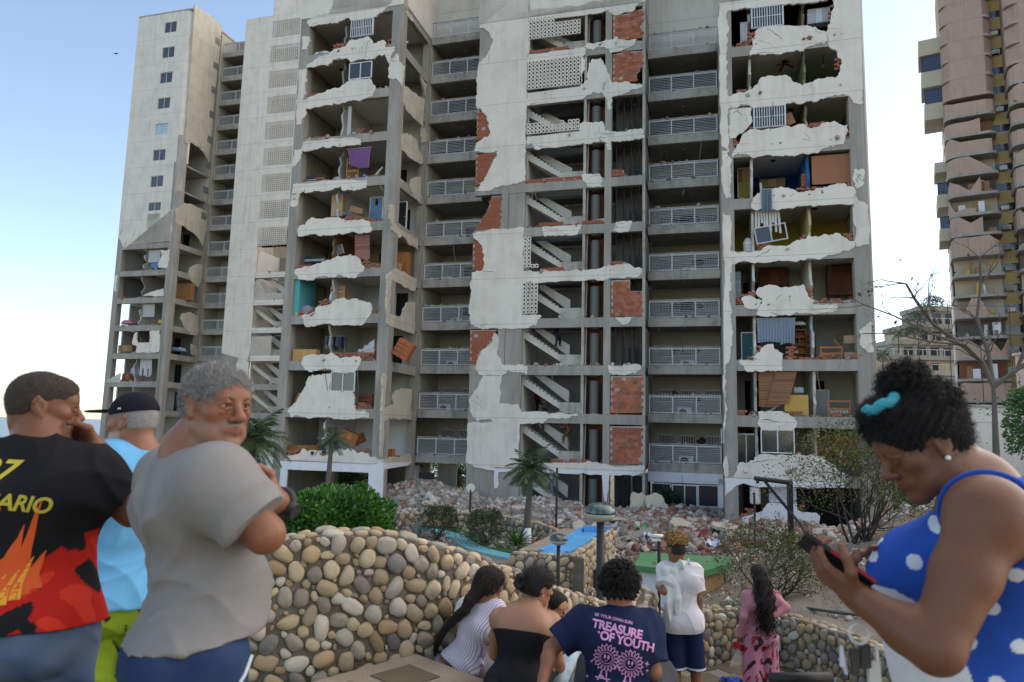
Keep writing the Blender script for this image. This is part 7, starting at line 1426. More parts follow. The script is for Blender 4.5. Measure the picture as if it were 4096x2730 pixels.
def head_prims(c, f, u, sc=1.0, fem=0, brow=1.0, nose=1.0, jowl=0, age=0, lid=0):
 B = frame3(f, u); r, f, u = B; P_ = lambda x, y, z: c + (r * x + f * y + u * z) * sc; S = sc
 q = [ell(P_(0, -.014, .034), (.0745 * S, .095 * S, .083 * S), B, .02), ell(P_(0, .022, -.022), (.0615 * S, .067 * S, .083 * S), B, .03), ell(P_(0, -.045, -.01), (.058 * S, .05 * S, .06 * S), B, .03)]
 jw = .046 - .005 * fem + .006 * jowl
 for s in (-1, 1):
  q += [seg(P_(s * jw, .004, -.058), P_(s * .014, .068, -.098), .0215 * S, .018 * S, .025), ell(P_(s * .043, .056, -.018), (.022 * S, .02 * S, .02 * S), B, .025)]
  if jowl: q.append(ell(P_(s * .04, .04, -.075), (.024 * S, .03 * S, .026 * S), B, .03))
 q += [ell(P_(0, .071, -.101), (.021 * S, .017 * S, .016 * S), B, .02)]
 q += [seg(P_(-.034, .080, .022), P_(.034, .080, .022), .0125 * S * brow, .0125 * S * brow, .02), ell(P_(0, .055, .05), (.052 * S, .036 * S, .04 * S), B, .03)]
 for s in (-1, 1): q.append(neg(ell(P_(s * .031, .094, .006), (.0165 * S, .014 * S, .0105 * S), B, .012)))
 q += [seg(P_(0, .088, .012), P_(0, .108 * (1 + .03 * (nose - 1)), -.026), .0085 * S, .0118 * S * nose, .012), ell(P_(0, .1105, -.0295), (.0128 * S * nose, .0115 * S, .0105 * S), B, .008)]
 for s in (-1, 1):
  q += [ell(P_(s * .0135 * nose, .0975, -.033), (.0088 * S * nose, .0105 * S, .0075 * S), B, .006)]
  q += [seg(P_(s * .017, .0868, .0115), P_(s * .031, .0908, .0145), .0046 * S, .0056 * S, .004), seg(P_(s * .031, .0908, .0145), P_(s * .0465, .0795, .0085), .0056 * S, .004 * S, .004)]
  q += [seg(P_(s * .018, .0858, -.0015), P_(s * .032, .088, -.0045), .004 * S, .0048 * S, .004), seg(P_(s * .032, .088, -.0045), P_(s * .045, .0785, .001), .0048 * S, .0036 * S, .004)]
  if lid: q.append(ell(P_(s * .031, .0792, .0075), (.0165, .0135, .0085), B, .004))
  if age: q.append(ell(P_(s * .033, .081, -.014), (.015 * S, .007 * S, .006 * S), B, .006))
 for s in (-1, 1):
  q += [seg(P_(0, .0945, -.0555), P_(s * .024, .0825, -.0605), .0056 * S, .003 * S, .004), seg(P_(0, .0925, -.0675), P_(s * .022, .0825, -.0645), .0066 * S, .0032 * S, .004)]
 q += [ell(P_(0, .079, -.06), (.032 * S, .014 * S, .022 * S), B, .015), neg(seg(P_(-.021, .0905, -.0618), P_(.021, .0905, -.0618), .0012 * S, .0012 * S, .003))]
 for s in (-1, 1):
  t = math.radians(14); Re = np.stack([r, f * math.cos(t) + u * math.sin(t), -f * math.sin(t) + u * math.cos(t)])
  q += [ell(P_(s * .075, -.012, -.002), (.0075 * S, .0195 * S, .032 * S), Re, .008), neg(ell(P_(s * .084, -.006, .002), (.006 * S, .0095 * S, .017 * S), Re, .005)), seg(P_(s * .082, -.030, .012), P_(s * .081, -.018, .032), .0042 * S, .0048 * S, .006), ell(P_(s * .075, .0, -.028), (.006 * S, .007 * S, .008 * S), Re, .006)]
 return q, P_, B
def figure(name, label, J, skin=(.36, .19, .11), fat=1.0, arm=1.0, fem=0, hs=1.0, hu=None, legs=None, tone=None, vox=.0075, fvox=.0032, hands=None, belly=0, bust=0, neck=1.0, back=.0, head_kw={}, seat=False, hand_boxes=True, group='onlookers watching from the terrace', cat='person', lhand=None, rhand=None):
 J = {k: np.array(v, float) for k, v in J.items()}; sh = (J['shL'] + J['shR']) / 2; X = J['shR'] - J['shL']; X[2] = 0; X = nrm(X); spine = nrm(J['neck'] - J['pel']); Fw = nrm(np.cross(spine, X)); X2 = np.cross(Fw, spine); Bt = np.stack([X2, Fw, spine]); up = np.array([0, 0, 1.])
 pel, nk = J['pel'], J['neck']; Ls = np.linalg.norm(nk - pel); at = lambda t, x=0, y=0: pel + (nk - pel) * t + X2 * x + Fw * y; fsc = Ls / .54
 T = [ell(at(.66, 0, .008), (.150 * fat * fsc, .106 * fat ** .6 * fsc, .158 * fsc), Bt, .06), ell(at(.38, 0, .012 + belly * .4), (.138 * fat * fsc, (.102 + belly * .5) * fat ** .6 * fsc, .15 * fsc), Bt, .06), ell(at(.05, 0, -.005), (.162 * fat * fsc, .12 * fat ** .6 * fsc, .125 * fsc), Bt, .06)]
 for s, k in ((-1, 'shL'), (1, 'shR')):
  T += [seg(at(.93, s * .03, -.012), J[k] + up * .004, .044 * fsc, .05 * arm ** .6, .05), seg(at(.72, s * .10, -.045), J[k], .075 * fsc, .055 * arm, .06), ell(at(.66, s * .075, .075), (.075 * fsc, .045 * fsc, .075 * fsc), Bt, .05), ell(at(-.02, s * .075, -.065), (.085 * fat * fsc, .085 * fsc, .09 * fsc), Bt, .05)]
  if bust: T.append(ell(at(.60, s * .075 * bust, .105 * bust), (.075 * bust, .075 * bust, .075 * bust), Bt, .04))
 if belly: T.append(ell(at(.28, 0, .06 + belly), (.125 * fat, .10, .15), Bt, .06))
 if back: T.append(ell(at(.72, 0, -.05), (.13 * fat, .07 + back, .15), Bt, .06))
 arms = []
 for s in 'LR': arms.append((J['sh' + s], J['el' + s], J['wr' + s]))
 A = []
 for a, e, w_ in arms: A += [seg(a, a + (e - a) * .45, .054 * arm, .048 * arm, .03), seg(a + (e - a) * .45, e, .048 * arm, .038 * arm, .02), seg(e, e + (w_ - e) * .35, .0385 * arm, .039 * arm ** .7, .02), seg(e + (w_ - e) * .35, w_, .039 * arm ** .7, .0255 * arm ** .5, .02)]
 Hn = []; fine = []
 for s, th in (('L', -1), ('R', 1)):
  kw = dict(lhand or {}) if s == 'L' else dict(rhand or {}); w_ = J['wr' + s]; k_ = J['h' + s]; d = nrm(k_ - w_); e = nrm(w_ - J['el' + s]); pn = kw.pop('palm', None)
  if pn is None: pn = -X2 * (-1 if s == 'L' else 1)
  Hn += hand(w_, w_ + d * .09, pn, kw.pop('curl', .6), kw.pop('sc', .94 if fem else 1.02), kw.pop('thumb', th), **kw)
  if hand_boxes: fine.append((w_ + d * .075 - .13, w_ + d * .075 + .13, max(fvox, .0032)))
 up_h = np.asarray(hu, float) if hu is not None else np.array([0, 0, 1.]); hp, Pf, Bh = head_prims(J['head'], J['hd'], up_h, hs, fem, **head_kw)
 nb = Pf(0, -.03, -.06); N_ = [seg(nb, nk + Fw * .0, .054 * neck, .058 * neck, .03), seg(nk, at(.88), .060 * neck, .068 * neck, .04)]
 if legs is None: legs = [(at(.0, s * .09), at(.0, s * .10) + np.array([0, 0, -.42]) + Fw * .02, at(.0, s * .10) + np.array([0, 0, -.82])) for s in (-1, 1)]
 Lg = []
 for h_, k_, a_ in legs:
  f_ = nrm(np.array([Fw[0], Fw[1], 0])); Lg += [seg(h_, h_ + (k_ - h_) * .5, .088 * fat ** .7, .074 * fat ** .6, .05), seg(h_ + (k_ - h_) * .5, k_, .074 * fat ** .6, .052, .03), seg(k_, k_ + (a_ - k_) * .35, .052, .055, .02), seg(k_ + (a_ - k_) * .35, a_, .055, .036, .02), seg(a_ + [0, 0, -.03], a_ + f_ * .15 + [0, 0, -.045], .036, .026, .02)]
 fine.append((J['head'] - .16 * hs, J['head'] + .16 * hs, fvox))
 lip = np.array(skin) * np.array([1.0, .62, .62]); br = np.array(skin)
 def tint(V):
  C = np.tile(br, (len(V), 1)); q = (V - J['head']) @ Bh.T / hs
  m = np.exp(-((q[:, 0] / .021) ** 2 + ((q[:, 2] + .0615) / .0095) ** 2)) * (q[:, 1] > .07); C = C * (1 - m[:, None] * .8) + lip * m[:, None] * .8
  ck = np.exp(-(((np.abs(q[:, 0]) - .042) / .022) ** 2 + ((q[:, 2] + .02) / .022) ** 2)) * (q[:, 1] > .03) * .35; C = C * (1 - ck[:, None] * np.array([[.0, .22, .25]]))
  return C if tone is None else tone(V, q, C)
 root = empty(name, (float(pel[0]), float(pel[1]), float(min(a_[2] for _, _, a_ in legs) - .09)), 0, label, cat, group); root['_o'] = [float(x) for x in root.location]
 link('body', sdf_mesh('body', [(hp + N_ + T + A + Hn + Lg, [], .02)], vox, fine, tint, None, SKIN), None, root)
 # eyes
 for s in (-1, 1):
  c = Pf(s * .031, .0748, .0048); MB().add([Vector(c) + Vector(v) * .0128 * hs for v in ICO[2][0]], ICO[2][1]).build('eye', mat('eye_white', (.42, .38, .34), .25, .05, 3, 0), root, True)
  MB().add([Vector(c + Bh[1] * .0062 * hs) + Vector(v) * .0076 * hs for v in ICO[2][0]], ICO[2][1]).build('iris', mat('dark_iris', (.02, .012, .008), .2, .05, 3, 0), root, True)
 return dict(root=root, J=J, T=T, A=A, arms=arms, legs=legs, Lg=Lg, X=X2, F=Fw, S=spine, B=Bt, at=at, fsc=fsc, P=Pf, Bh=Bh, hs=hs, arm=arm, fat=fat, N=N_)
def infl(p, d):
 if p[0] == 'c': return ('c', p[1], p[2], p[3] + d, p[4] + d, p[5] + .01)
 return ('e', p[1], p[2] + d, p[3], p[4] + .01)
def shirt(fig, col, hem=-.12, sleeve=.55, loose=.016, sl=.022, neckr=.075, amp=.006, vox=.0075, name='shirt', tone=None, neckz=.97, seed=1, m=None, extra=(), f=26, flare=0, top=None):
 fg = fig; at = fg['at']; d = loose; T = [infl(p, d) for p in fg['T']] + list(extra); h = at(hem)
 if hem < .12: T += [ell(at(.02, 0, .005), fg['T'][2][2] + d + flare, fg['B'], .08), ell(at(-.12, 0, .0), fg['T'][2][2] * np.array([.96, .98, 1.0]) + d + flare, fg['B'], .08)]
 cuts = [(h, -fg['S'])]
 if top is not None: cuts.append(top)
 T.append(neg(seg(at(neckz, 0, .03), at(neckz + .3, 0, .10), neckr, neckr + .06, .01))) if neckr else None
 gs = [(T, cuts, .03)]
 for (a, e, w_) in fg['arms']:
  if sleeve <= 0: continue
  if sleeve <= 1: p = a + (e - a) * sleeve; nn = nrm(e - a); r0 = .054 * fg['arm'] + sl; r1 = .047 * fg['arm'] + sl * 1.25; gs.append(([seg(a, a + (e - a) * (sleeve + .12), r0, r1, .02)], [(p, nn)], .05))
  else: p = e + (w_ - e) * (sleeve - 1); gs.append(([seg(a, e, .054 * fg['arm'] + sl, .041 * fg['arm'] + sl, .02), seg(e, w_, .041 * fg['arm'] + sl, .028 * fg['arm'] + sl, .03)], [(p, nrm(w_ - e))], .05))
 me = sdf_mesh(name, gs, vox, (), tone or colr(col), folds(amp, f, None, seed), m or CLOTH); return link(name, me, None, fg['root'])
def trousers(fig, col, to=1.0, loose=.014, amp=.006, vox=.008, name='trousers', tone=None, seed=2, waist=.03, m=None, wide=0, f=24):
 fg = fig; at = fg['at']; prims = [infl(p, loose) for p in fg['T'] if p[0] == 'e' and p[1] @ fg['S'] < at(.2) @ fg['S']]; gs = [(prims, [(at(waist), fg['S'])], .03)]
 for h_, k_, a_ in fg['legs']:
  if to <= 1: p = h_ + (k_ - h_) * to; nn = nrm(k_ - h_); e = h_ + (k_ - h_) * (to + .1); gs.append(([seg(h_, e, .092 * fg['fat'] ** .7 + loose, .072 + loose * 1.6 + wide, .03)], [(p, nn)], .02))
  else: p = k_ + (a_ - k_) * (to - 1); gs.append(([seg(h_, k_, .09 * fg['fat'] ** .7 + loose, .058 + loose + wide, .03), seg(k_, a_, .060 + loose + wide, .05 + loose + wide * 1.5, .03)], [(p, nrm(a_ - k_))], .02))
 me = sdf_mesh(name, gs, vox, (), tone or colr(col), folds(amp, f, None, seed), m or CLOTH); return link(name, me, None, fg['root'])
def hair_cap(fig, col, off=.005, front=.055, low=-.05, nape=-.07, amp=.002, vox=.004, name='hair', extra=(), fr=90, m=None, tilt=.35, neg_=()):
 """a shell over the skull, cut along the hairline"""
 Pf, B, S = fig['P'], fig['Bh'], fig['hs']; q = [ell(Pf(0, -.014, .034), np.array([.0745, .095, .083]) * S + off, B, .01), ell(Pf(0, -.045, -.012), np.array([.059, .05, .062]) * S + off, B, .03), ell(Pf(0, .055, .05), np.array([.052, .036, .04]) * S + off, B, .03)] + list(extra)
 q += [neg(ell(Pf(0, .092, -.022), np.array([.066, .062, front + .022]) * S, B, .012))] + [neg(ell(Pf(s * .078, .012, -.03), np.array([.026, .03, .047]) * S, B, .01)) for s in (-1, 1)] + list(neg_)
 r = q, [(Pf(0, -.05, nape), -B[2] * .9 + B[1] * .35), (Pf(0, .05, low), -B[2] + B[1] * -.1)], .01
 me = sdf_mesh(name, [r], vox, (), colr(col), (lambda V, N: amp * (np.sin(V @ np.array([fr, fr * .7, -fr * .6])) + np.sin(V @ np.array([-fr * .8, fr, fr * .5])) + np.sin(V @ np.array([fr * 1.7, fr * .3, fr * 1.2])))) if amp else None, m or HAIR); return link(name, me, None, fig['root'])
def brow(fig, col, th=.0032, lift=0):
 for s in (-1, 1):
  P_ = fig['P']; MB().tube([P_(s * .015, .0915, .0255 + lift), P_(s * .028, .0925, .0305 + lift), P_(s * .045, .081, .0265 + lift)], [th * fig['hs'], th * 1.1 * fig['hs'], th * .5 * fig['hs']], 6).build('eyebrow', paint(*col), fig['root'], True)
def curls(fig, name, col, roots, nrms, L, rad, turns, rs, seed, drop=.0, m=None, th=.004, n=14):
 """corkscrew locks grown from points"""
 g_ = np.random.RandomState(seed); mb = MB()
 for p, nn in zip(roots, nrms):
  d = nrm(nn + g_.normal(0, .35, 3)); s = nrm(np.cross(d, g_.normal(0, 1, 3))); b = np.cross(d, s); l = L * g_.uniform(.6, 1.2); ph = g_.uniform(0, 6); pts = []; q = np.array(p, float)
  for i in range(n):
   t = i / (n - 1); a = ph + turns * 6.28 * t; dd = nrm(d + np.array([0, 0, -drop * t * 3])); q = q + dd * l / n; pts.append(q + (s * math.cos(a) + b * math.sin(a)) * rad * min(1, t * 3 + .2))
  mb.tube(pts, [th * (1 - .5 * i / n) for i in range(n)], 4, False)
 me = mb.mesh(name, True); at = me.attributes.new('tint', 'FLOAT_COLOR', 'POINT'); c = np.array(col)[None] * g_.uniform(.6, 1.5, (len(me.vertices) // 4 // n + 1, 1)).repeat(4 * n, 0)[:len(me.vertices)]; at.data.foreach_set('color', np.concatenate([c, np.ones((len(c), 1))], 1).ravel().astype(np.float32)); me.materials.append(m or HAIR); return link(name, me, None, fig['root'])
def project(target, me, o, ux, uy, look, off=.002, name='print', m=None, root=None):
 """lays a flat print (x right, y up in metres about point o) on a garment along the direction look"""
 from mathutils.bvhtree import BVHTree
 tm = target.data; tree = BVHTree.FromPolygons([v.co for v in tm.vertices], [p.vertices for p in tm.polygons]); ux, uy, look = [Vector(nrm(q)) for q in (ux, uy, look)]
 for v in me.vertices:
  p = Vector(o) + ux * v.co.x + uy * v.co.y; h = tree.ray_cast(p - look * .35, look, .8); q = (h[0] if h[0] else p); v.co = q - look * off
 me.update();
 if m: me.materials.clear(); me.materials.append(m)
 return link(name, me, None, root)
def text_mesh(s, size, spc=1.0, shear=0, bold=.0, fine=True):
 cu = bpy.data.curves.new('lettering', 'FONT'); cu.body = s; cu.size = size; cu.align_x = 'CENTER'; cu.space_character = spc; cu.shear = shear; cu.offset = bold; cu.resolution_u = 3
 o = bpy.data.objects.new('lettering', cu); COL.objects.link(o); dg = bpy.context.evaluated_depsgraph_get(); me = bpy.data.meshes.new_from_object(o.evaluated_get(dg)); bpy.data.objects.remove(o); bpy.data.curves.remove(cu)
 bm = bmesh.new(); bm.from_mesh(me); bmesh.ops.triangulate(bm, faces=bm.faces); bmesh.ops.subdivide_edges(bm, edges=[e for e in bm.edges if e.calc_length() > .02], cuts=2, use_grid_fill=False); bm.to_mesh(me); bm.free(); return me
def shape_mesh(polys, cuts=.02):
 bm = bmesh.new()
 for pg in polys:
  try: bm.faces.new([bm.verts.new((x, y, 0)) for x, y in pg])
  except Exception: pass
 bmesh.ops.triangulate(bm, faces=bm.faces)
 for _ in range(2): bmesh.ops.subdivide_edges(bm, edges=[e for e in bm.edges if e.calc_length() > cuts], cuts=1)
 me = bpy.data.meshes.new('print'); bm.to_mesh(me); bm.free(); return me
def fuzz(fig, o, n, L, c1, c2, asp=.05, droop=.2, name='short_hair', dirn=None):
 """fine hairs standing on a hair shell, so its edge is not a hard line"""
 me = o.data; N_ = len(me.vertices); co = np.empty(N_ * 3); me.vertices.foreach_get('co', co); co = co.reshape(-1, 3); no = np.empty(N_ * 3); me.vertices.foreach_get('normal', no); no = no.reshape(-1, 3)
 g_ = np.random.RandomState(n); i = g_.randint(0, N_, n); d = no[i] if dirn is None else no[i] * .5 + np.asarray(dirn)
 kind(link(name, leaf_mesh(name, co[i] - no[i] * .002 + g_.normal(0, .0015, (n, 3)), d, L, leaf_mat(name, c1, c2, .6, .3, .1), random.Random(n), asp, droop), None, fig['root']), 'stuff')
# ---------------------------------------------------------------- the onlookers
def A3(*a): return np.array(a, float)
def n3(V, f, s=0): return np.sin(V @ A3(1.0, .7, .4) * f + s + 1.7 * np.sin(V @ A3(-.6, .9, .5) * f * .7 + s * 2)) * np.sin(V @ A3(-.5, .6, 1.0) * f * 1.1 + 1.3 * np.sin(V @ A3(.9, .2, -.6) * f * .9 + s))
def denim(c, worn=.5):
 def fn(V): k = np.clip(.5 + .5 * n3(V, 22, 3), 0, 1)[:, None] * worn; return A3(*c) * (1 - k) + A3(c[0] * 2.6 + .05, c[1] * 2.1 + .05, c[2] * 1.6 + .05) * k
 return fn
def stubble(amount, col, zone='jaw'):
 def fn(V, q, C):
  m = ((q[:, 2] < -.045) & (q[:, 1] > .0)) | ((q[:, 2] < -.036) & (q[:, 1] > .075)); m = m & (q[:, 2] > -.118) & ~((np.abs(q[:, 2] + .0615) < .010) & (np.abs(q[:, 0]) < .03) & (q[:, 1] > .06)) & ~((np.abs(q[:, 0]) < .02) & (q[:, 2] > -.045))
  return np.where(m[:, None], C * (1 - amount) + A3(*col) * amount, C)
 return fn
def pr_in(fg, x, z): return fg['at'](z, x, -.15)

# --- man in the black and red shirt, far left
fa = figure('person', 'shaven-headed man in a black and red printed shirt, hand at his mouth', PP['A'], (.155, .062, .030), .98, 1.08, hs=.93, rhand=dict(palm=(-.8, -.3, .2), curl=1.0), belly=.01, head_kw=dict(jowl=.6))
def ta(V):
 z = (V - fa['at'](.0)) @ fa['S']; k = n3(V, 15, 1.2) + .6 * n3(V, 30, 4); edge = .235 + .05 * n3(V, 12, 6); C = np.tile(A3(.011, .011, .013), (len(V), 1)); red = (z < edge) & (k > -.62); C[red] = A3(.40, .016, .010); br = red & (n3(V, 24, 9) > .5); C[br] = A3(.55, .035, .018); return C
sa = shirt(fa, None, .03, .72, .020, .026, tone=ta, amp=.008, vox=.0065, seed=3, flare=.012)
trousers(fa, None, 2, tone=denim((.05, .085, .16), .5))
fuzz(fa, hair_cap(fa, (.045, .033, .027), .0025, .058, -.045, -.085, .0004, .004), 9000, .006, (.02, .014, .011), (.07, .055, .045), .12)
CO = MB().tube([Vector(fa['at'](.985, .072 * math.cos(a), .012 + .066 * math.sin(a)) + A3(0, 0, .012 * math.sin(a))) for a in [i * .3307 for i in range(20)]], .017, 8, False); CO.build('collar', paint(.012, .012, .014), fa['root'], True)
YLW = paint(.42, .36, .04); la = fa['F']; ox = fa['X']; oz = fa['S']
def back_print(fg, tgt, me, x, z, m, rot=0):
 c, s = math.cos(rot), math.sin(rot); ux = fg['X'] * c + fg['S'] * s; uy = fg['S'] * c - fg['X'] * s; return project(tgt, me, fg['at'](z, x, 0), ux, uy, fg['F'], .0025, 'print', m, fg['root'])
back_print(fa, sa, text_mesh('27', .085, 1, .25, .002), -.07, .80, YLW, -.12); back_print(fa, sa, text_mesh('ANIVERSARIO', .062, .95, .2, .0015), -.10, .665, YLW, -.17)
rr = random.Random(6); fl1, fl2 = [], []
def flame(x, z, w_, h_, lean):
 pts = [];
 for i in range(9): t = i / 8; pts.append((x - w_ * (1 - t) ** .8 * (1 + .25 * math.sin(t * 7)) + lean * t * t, z + h_ * t))
 for i in range(8, -1, -1): t = i / 8; pts.append((x + w_ * (1 - t) ** 1.1 * (1 + .2 * math.sin(t * 9 + 1)) + lean * t * t + .002, z + h_ * t))
 return pts
for i in range(9): fl1.append(flame(-.14 + i * .026, -.10 + .012 * (i % 3), .026, .10 + .05 * (i % 4), .03 + .02 * (i % 2)))
for i in range(6): fl2.append(flame(-.11 + i * .03, -.11 + .01 * (i % 2), .012, .07 + .02 * (i % 3), .03))
back_print(fa, sa, shape_mesh(fl1), -.03, .38, paint(.55, .08, .012)); o = back_print(fa, sa, shape_mesh(fl2), -.03, .38, paint(.62, .30, .03));
back_print(fa, sa, shape_mesh([[(-.12, 0), (.08, -.03), (.07, .03), (-.02, .055), (-.12, .05)]]), -.10, .14, YLW)

# --- man in the cap and light blue shirt
fb = figure('person', 'man in a black cap, light blue T-shirt and lime green shorts, turned to the left', PP['B'], (.24, .105, .06), 1.08, 1.05, hs=.97, belly=.04, tone=stubble(.35, (.42, .40, .38)), head_kw=dict(jowl=.8, nose=1.1), legs=[(A3(-1.67, 2.98, .86), A3(-1.70, 3.0, .46), A3(-1.68, 2.98, .09)), (A3(-1.48, 3.05, .86), A3(-1.46, 3.1, .46), A3(-1.46, 3.06, .09))])
shirt(fb, (.13, .37, .62), -.02, .62, .02, .028, amp=.009, seed=5, flare=.01)
trousers(fb, None, .93, .022, tone=lambda V: np.where(((n3(V, 42, 2) > .78))[:, None], A3(.02, .02, .02), A3(.235, .34, .028)), name='shorts', wide=.03, amp=.009, waist=.06)
Pb, Bb = fb['P'], fb['Bh']
cg = [([ell(Pb(0, -.012, .040), (.084, .104, .088), Bb, .01)], [(Pb(0, 0, .036), -Bb[2] * 1.0 + Bb[1] * -.10)], .01), ([ell(Pb(0, .135, .050), (.074, .085, .007), Bb, .01)], [], .012)]
link('cap', sdf_mesh('cap', cg, .0045, (), colr((.010, .010, .016)), None, CLOTH), None, fb['root']); ls = link('cap_badge', shape_mesh([[(-.008, -.006), (-.004, .006), (0, -.002), (.004, .006), (.009, -.006), (.004, -.003), (-.003, -.003)]]), None, fb['root']); ls.data.materials.append(WMETAL)
c_ = Pb(-.086, -.005, .055); M_ = Matrix(((Bb[1][0], Bb[2][0], -Bb[0][0], c_[0]), (Bb[1][1], Bb[2][1], -Bb[0][1], c_[1]), (Bb[1][2], Bb[2][2], -Bb[0][2], c_[2]), (0, 0, 0, 1))); ls.data.transform(M_)
fuzz(fb, hair_cap(fb, (.30, .29, .28), .0025, .058, -.045, -.085, .0003, .005), 5000, .007, (.2, .19, .18), (.5, .48, .46), .12); brow(fb, (.2, .19, .18)); MB().tube([Pb(-.026, .084, -.054), Pb(0, .1005, -.047), Pb(.026, .084, -.054)], [.004, .0062, .004], 6).build('moustache', paint(.34, .33, .32), fb['root'], True)

# --- big man in the grey shirt, arms folded
fc = figure('person', 'heavy man in a grey T-shirt and dark jeans, arms folded, looking back', PP['C'], (.205, .085, .043), .95, 1.16, hs=.95, belly=.02, back=.0, neck=1.12, tone=stubble(.13, (.30, .27, .25)), fvox=.0027, vox=.0068, head_kw=dict(jowl=1, nose=1.22, age=1), lhand=dict(palm=(-.2, .6, -.2), curl=.7), rhand=dict(curl=.5))
sc_ = shirt(fc, (.205, .198, .193), .085, .80, .016, .03, amp=.010, vox=.006, seed=8, neckr=.085, f=30, flare=.006)
trousers(fc, None, 2, .018, tone=denim((.014, .032, .085), .2), waist=.15)
fuzz(fc, hair_cap(fc, (.20, .195, .19), .0045, .060, -.05, -.085, .0003, .0035, fr=620), 16000, .012, (.10, .098, .095), (.46, .45, .44), .09, .1); brow(fc, (.06, .05, .045), .0056, -.004)
Pc = fc['P']; MB().tube([Pc(-.026, .086, -.053), Pc(0, .1005, -.0465), Pc(.026, .086, -.053)], [.003, .005, .003], 6).build('moustache', paint(.27, .22, .18), fc['root'], True)
wr = Vector(PP['C']['wrL']); ha = Vector(PP['C']['hL']); ax = (ha - wr).normalized(); wa = MB(); n1 = ax.orthogonal().normalized(); n2 = ax.cross(n1)
wa.tube([wr - ax * .02 + (n1 * math.cos(a) + n2 * math.sin(a)) * .036 for a in [i * .3307 for i in range(20)]], .011, 6, False); wo = wa.build('watch', DARK, fc['root'], True); wo['label'] = 'chunky black wristwatch'
wd = (Vector((0, 0, EYE)) - wr); wd = (wd - ax * wd.dot(ax)).normalized(); MB().tube([wr - ax * .02 + wd * .034, wr - ax * .02 + wd * .052], .022, 14).build('watch_face', DARK, fc['root'])
# key bunch at his belt
kx = Vector((-.655, 1.72, .955)); kr = empty('key_bunch', kx, 0, 'bunch of rings and green pouch hanging from the belt of the man in grey', 'keys')
for i, (dx, dz, r_) in enumerate(((0, 0, .018), (.018, .004, .016), (.006, -.045, .021), (.016, -.03, .014))): MB().tube([Vector((dx + r_ * math.cos(a), .004 * i, dz + r_ * math.sin(a))) for a in [j * .3307 for j in range(20)]], .0035, 6, False).build('ring', WMETAL, kr, True)
MB().box(-.05, -.012, -.004, .006, -.10, -.012, jit=.002).build('green_pouch', paint(.01, .12, .05), kr); MB().tube([(.03, 0, .02), (.05, .01, .06), (.06, .02, .10)], .004, 6).build('cord', WMETAL, kr)

# --- woman at the right with the phone
fd = figure('person', 'woman in a blue polka-dot tank top reading her phone', PP['D'], (.145, .057, .028), 1.18, 1.22, fem=1, hs=.96, hu=(-.42, .05, .9), bust=1.25, belly=.04, back=.02, neck=1.1, fvox=.0027, vox=.0068, head_kw=dict(jowl=.7, nose=1.12, lid=1), lhand=dict(palm=(.74, .2, .62), curl=.95), rhand=dict(palm=(-.35, -.25, -.9), curl=.6, fing=(.35, 1.0, 1.5, 1.7), spread=.5))
def td(V):
 y = (V - fd['at'](0)) @ fd['F']; z = (V - fd['at'](0)) @ fd['S']; a = y / .088; b = z / .076; r_ = np.round(b); a = a + .5 * (r_ % 2); dx = (a - np.round(a)) * .088; dz = (b - r_) * .076; C = np.tile(A3(.022, .075, .36), (len(V), 1)); C[np.hypot(dx, dz) < .0155] = A3(.60, .62, .68)
 wp = (np.hypot((y - .20) / .17, (z - .06) / .26) < 1); C[wp] = A3(.60, .61, .64); return C
arms_n = [neg(ell(np.array(PP['D'][k]) + s * fd['X'] * .035 + A3(0, 0, .0), (.072, .105, .13), np.stack([fd['X'], fd['F'], fd['S']]), .012)) for s, k in ((-1, 'shL'), (1, 'shR'))]
shirt(fd, None, -.2, 0, .012, amp=.003, vox=.0034, tone=td, neckr=.088, neckz=.95, seed=9, extra=arms_n, name='tank_top')
trousers(fd, (.03, .03, .05), 2)
Pd, Bd = fd['P'], fd['Bh']; g_ = np.random.RandomState(2)
ex = [ell(Pd(0, -.026, .052), (.077, .094, .070), Bd, .03), ell(Pd(0, -.045, .138), (.048, .052, .042), Bd, .02), ell(Pd(0, .045, .105), (.055, .045, .035), Bd, .03)]
hfd = hair_cap(fd, (.008, .007, .007), .010, .058, -.06, -.075, .0016, .0045, 'hair', ex, 330)
fuzz(fd, hfd, 14000, .014, (.006, .005, .005), (.03, .022, .018), .05, .0, 'frizz')
rt, nn = [], []
for i in range(900):
 v = nrm(g_.normal(0, 1, 3)); v[2] = abs(v[2]) * (1 if i % 4 else .2)
 if i % 3 == 0: rt.append(Pd(*(A3(0, -.045, .138) + v * A3(.048, .052, .042))));
 elif i % 3 == 1: v[1] = -abs(v[1]); rt.append(Pd(*(A3(0, -.03, .055) + v * A3(.076, .097, .076))))
 else: rt.append(Pd(*(A3(0, .045, .085) + v * A3(.056, .045, .042))))
 nn.append(nrm(v @ Bd))
curls(fd, 'curl', (.009, .008, .008), rt, nn, .022, .0045, 2.2, 1, 5, .15, th=.0012, n=14)
MB().tube([Pd(.034 * math.cos(a) - .02, .04 + .034 * math.sin(a), .125) + A3(0, 0, .004 * math.sin(a * 5)) for a in [i * .3307 for i in range(20)]], .013, 8, False).build('scrunchie', paint(.03, .26, .32), fd['root'], True)
brow(fd, (.02, .012, .01));
for s in (-1, 1): MB().lathe([(.001, -.0055), (.0045, -.004), (.006, 0), (.0045, .004), (.001, .0055)], 10, tuple(Pd(s * .081, .002, -.038))).build('earring', paint(.7, .68, .6, rough=.2), fd['root'], True)
hl = A3(*PP['D']['hL']); wl = A3(*PP['D']['wrL']); dl = nrm(hl - wl); pl_ = A3(.74, .2, .62); pl_ = nrm(pl_ - dl * (pl_ @ dl)); sl_ = np.cross(dl, pl_); pc = wl + dl * .075 + pl_ * .034
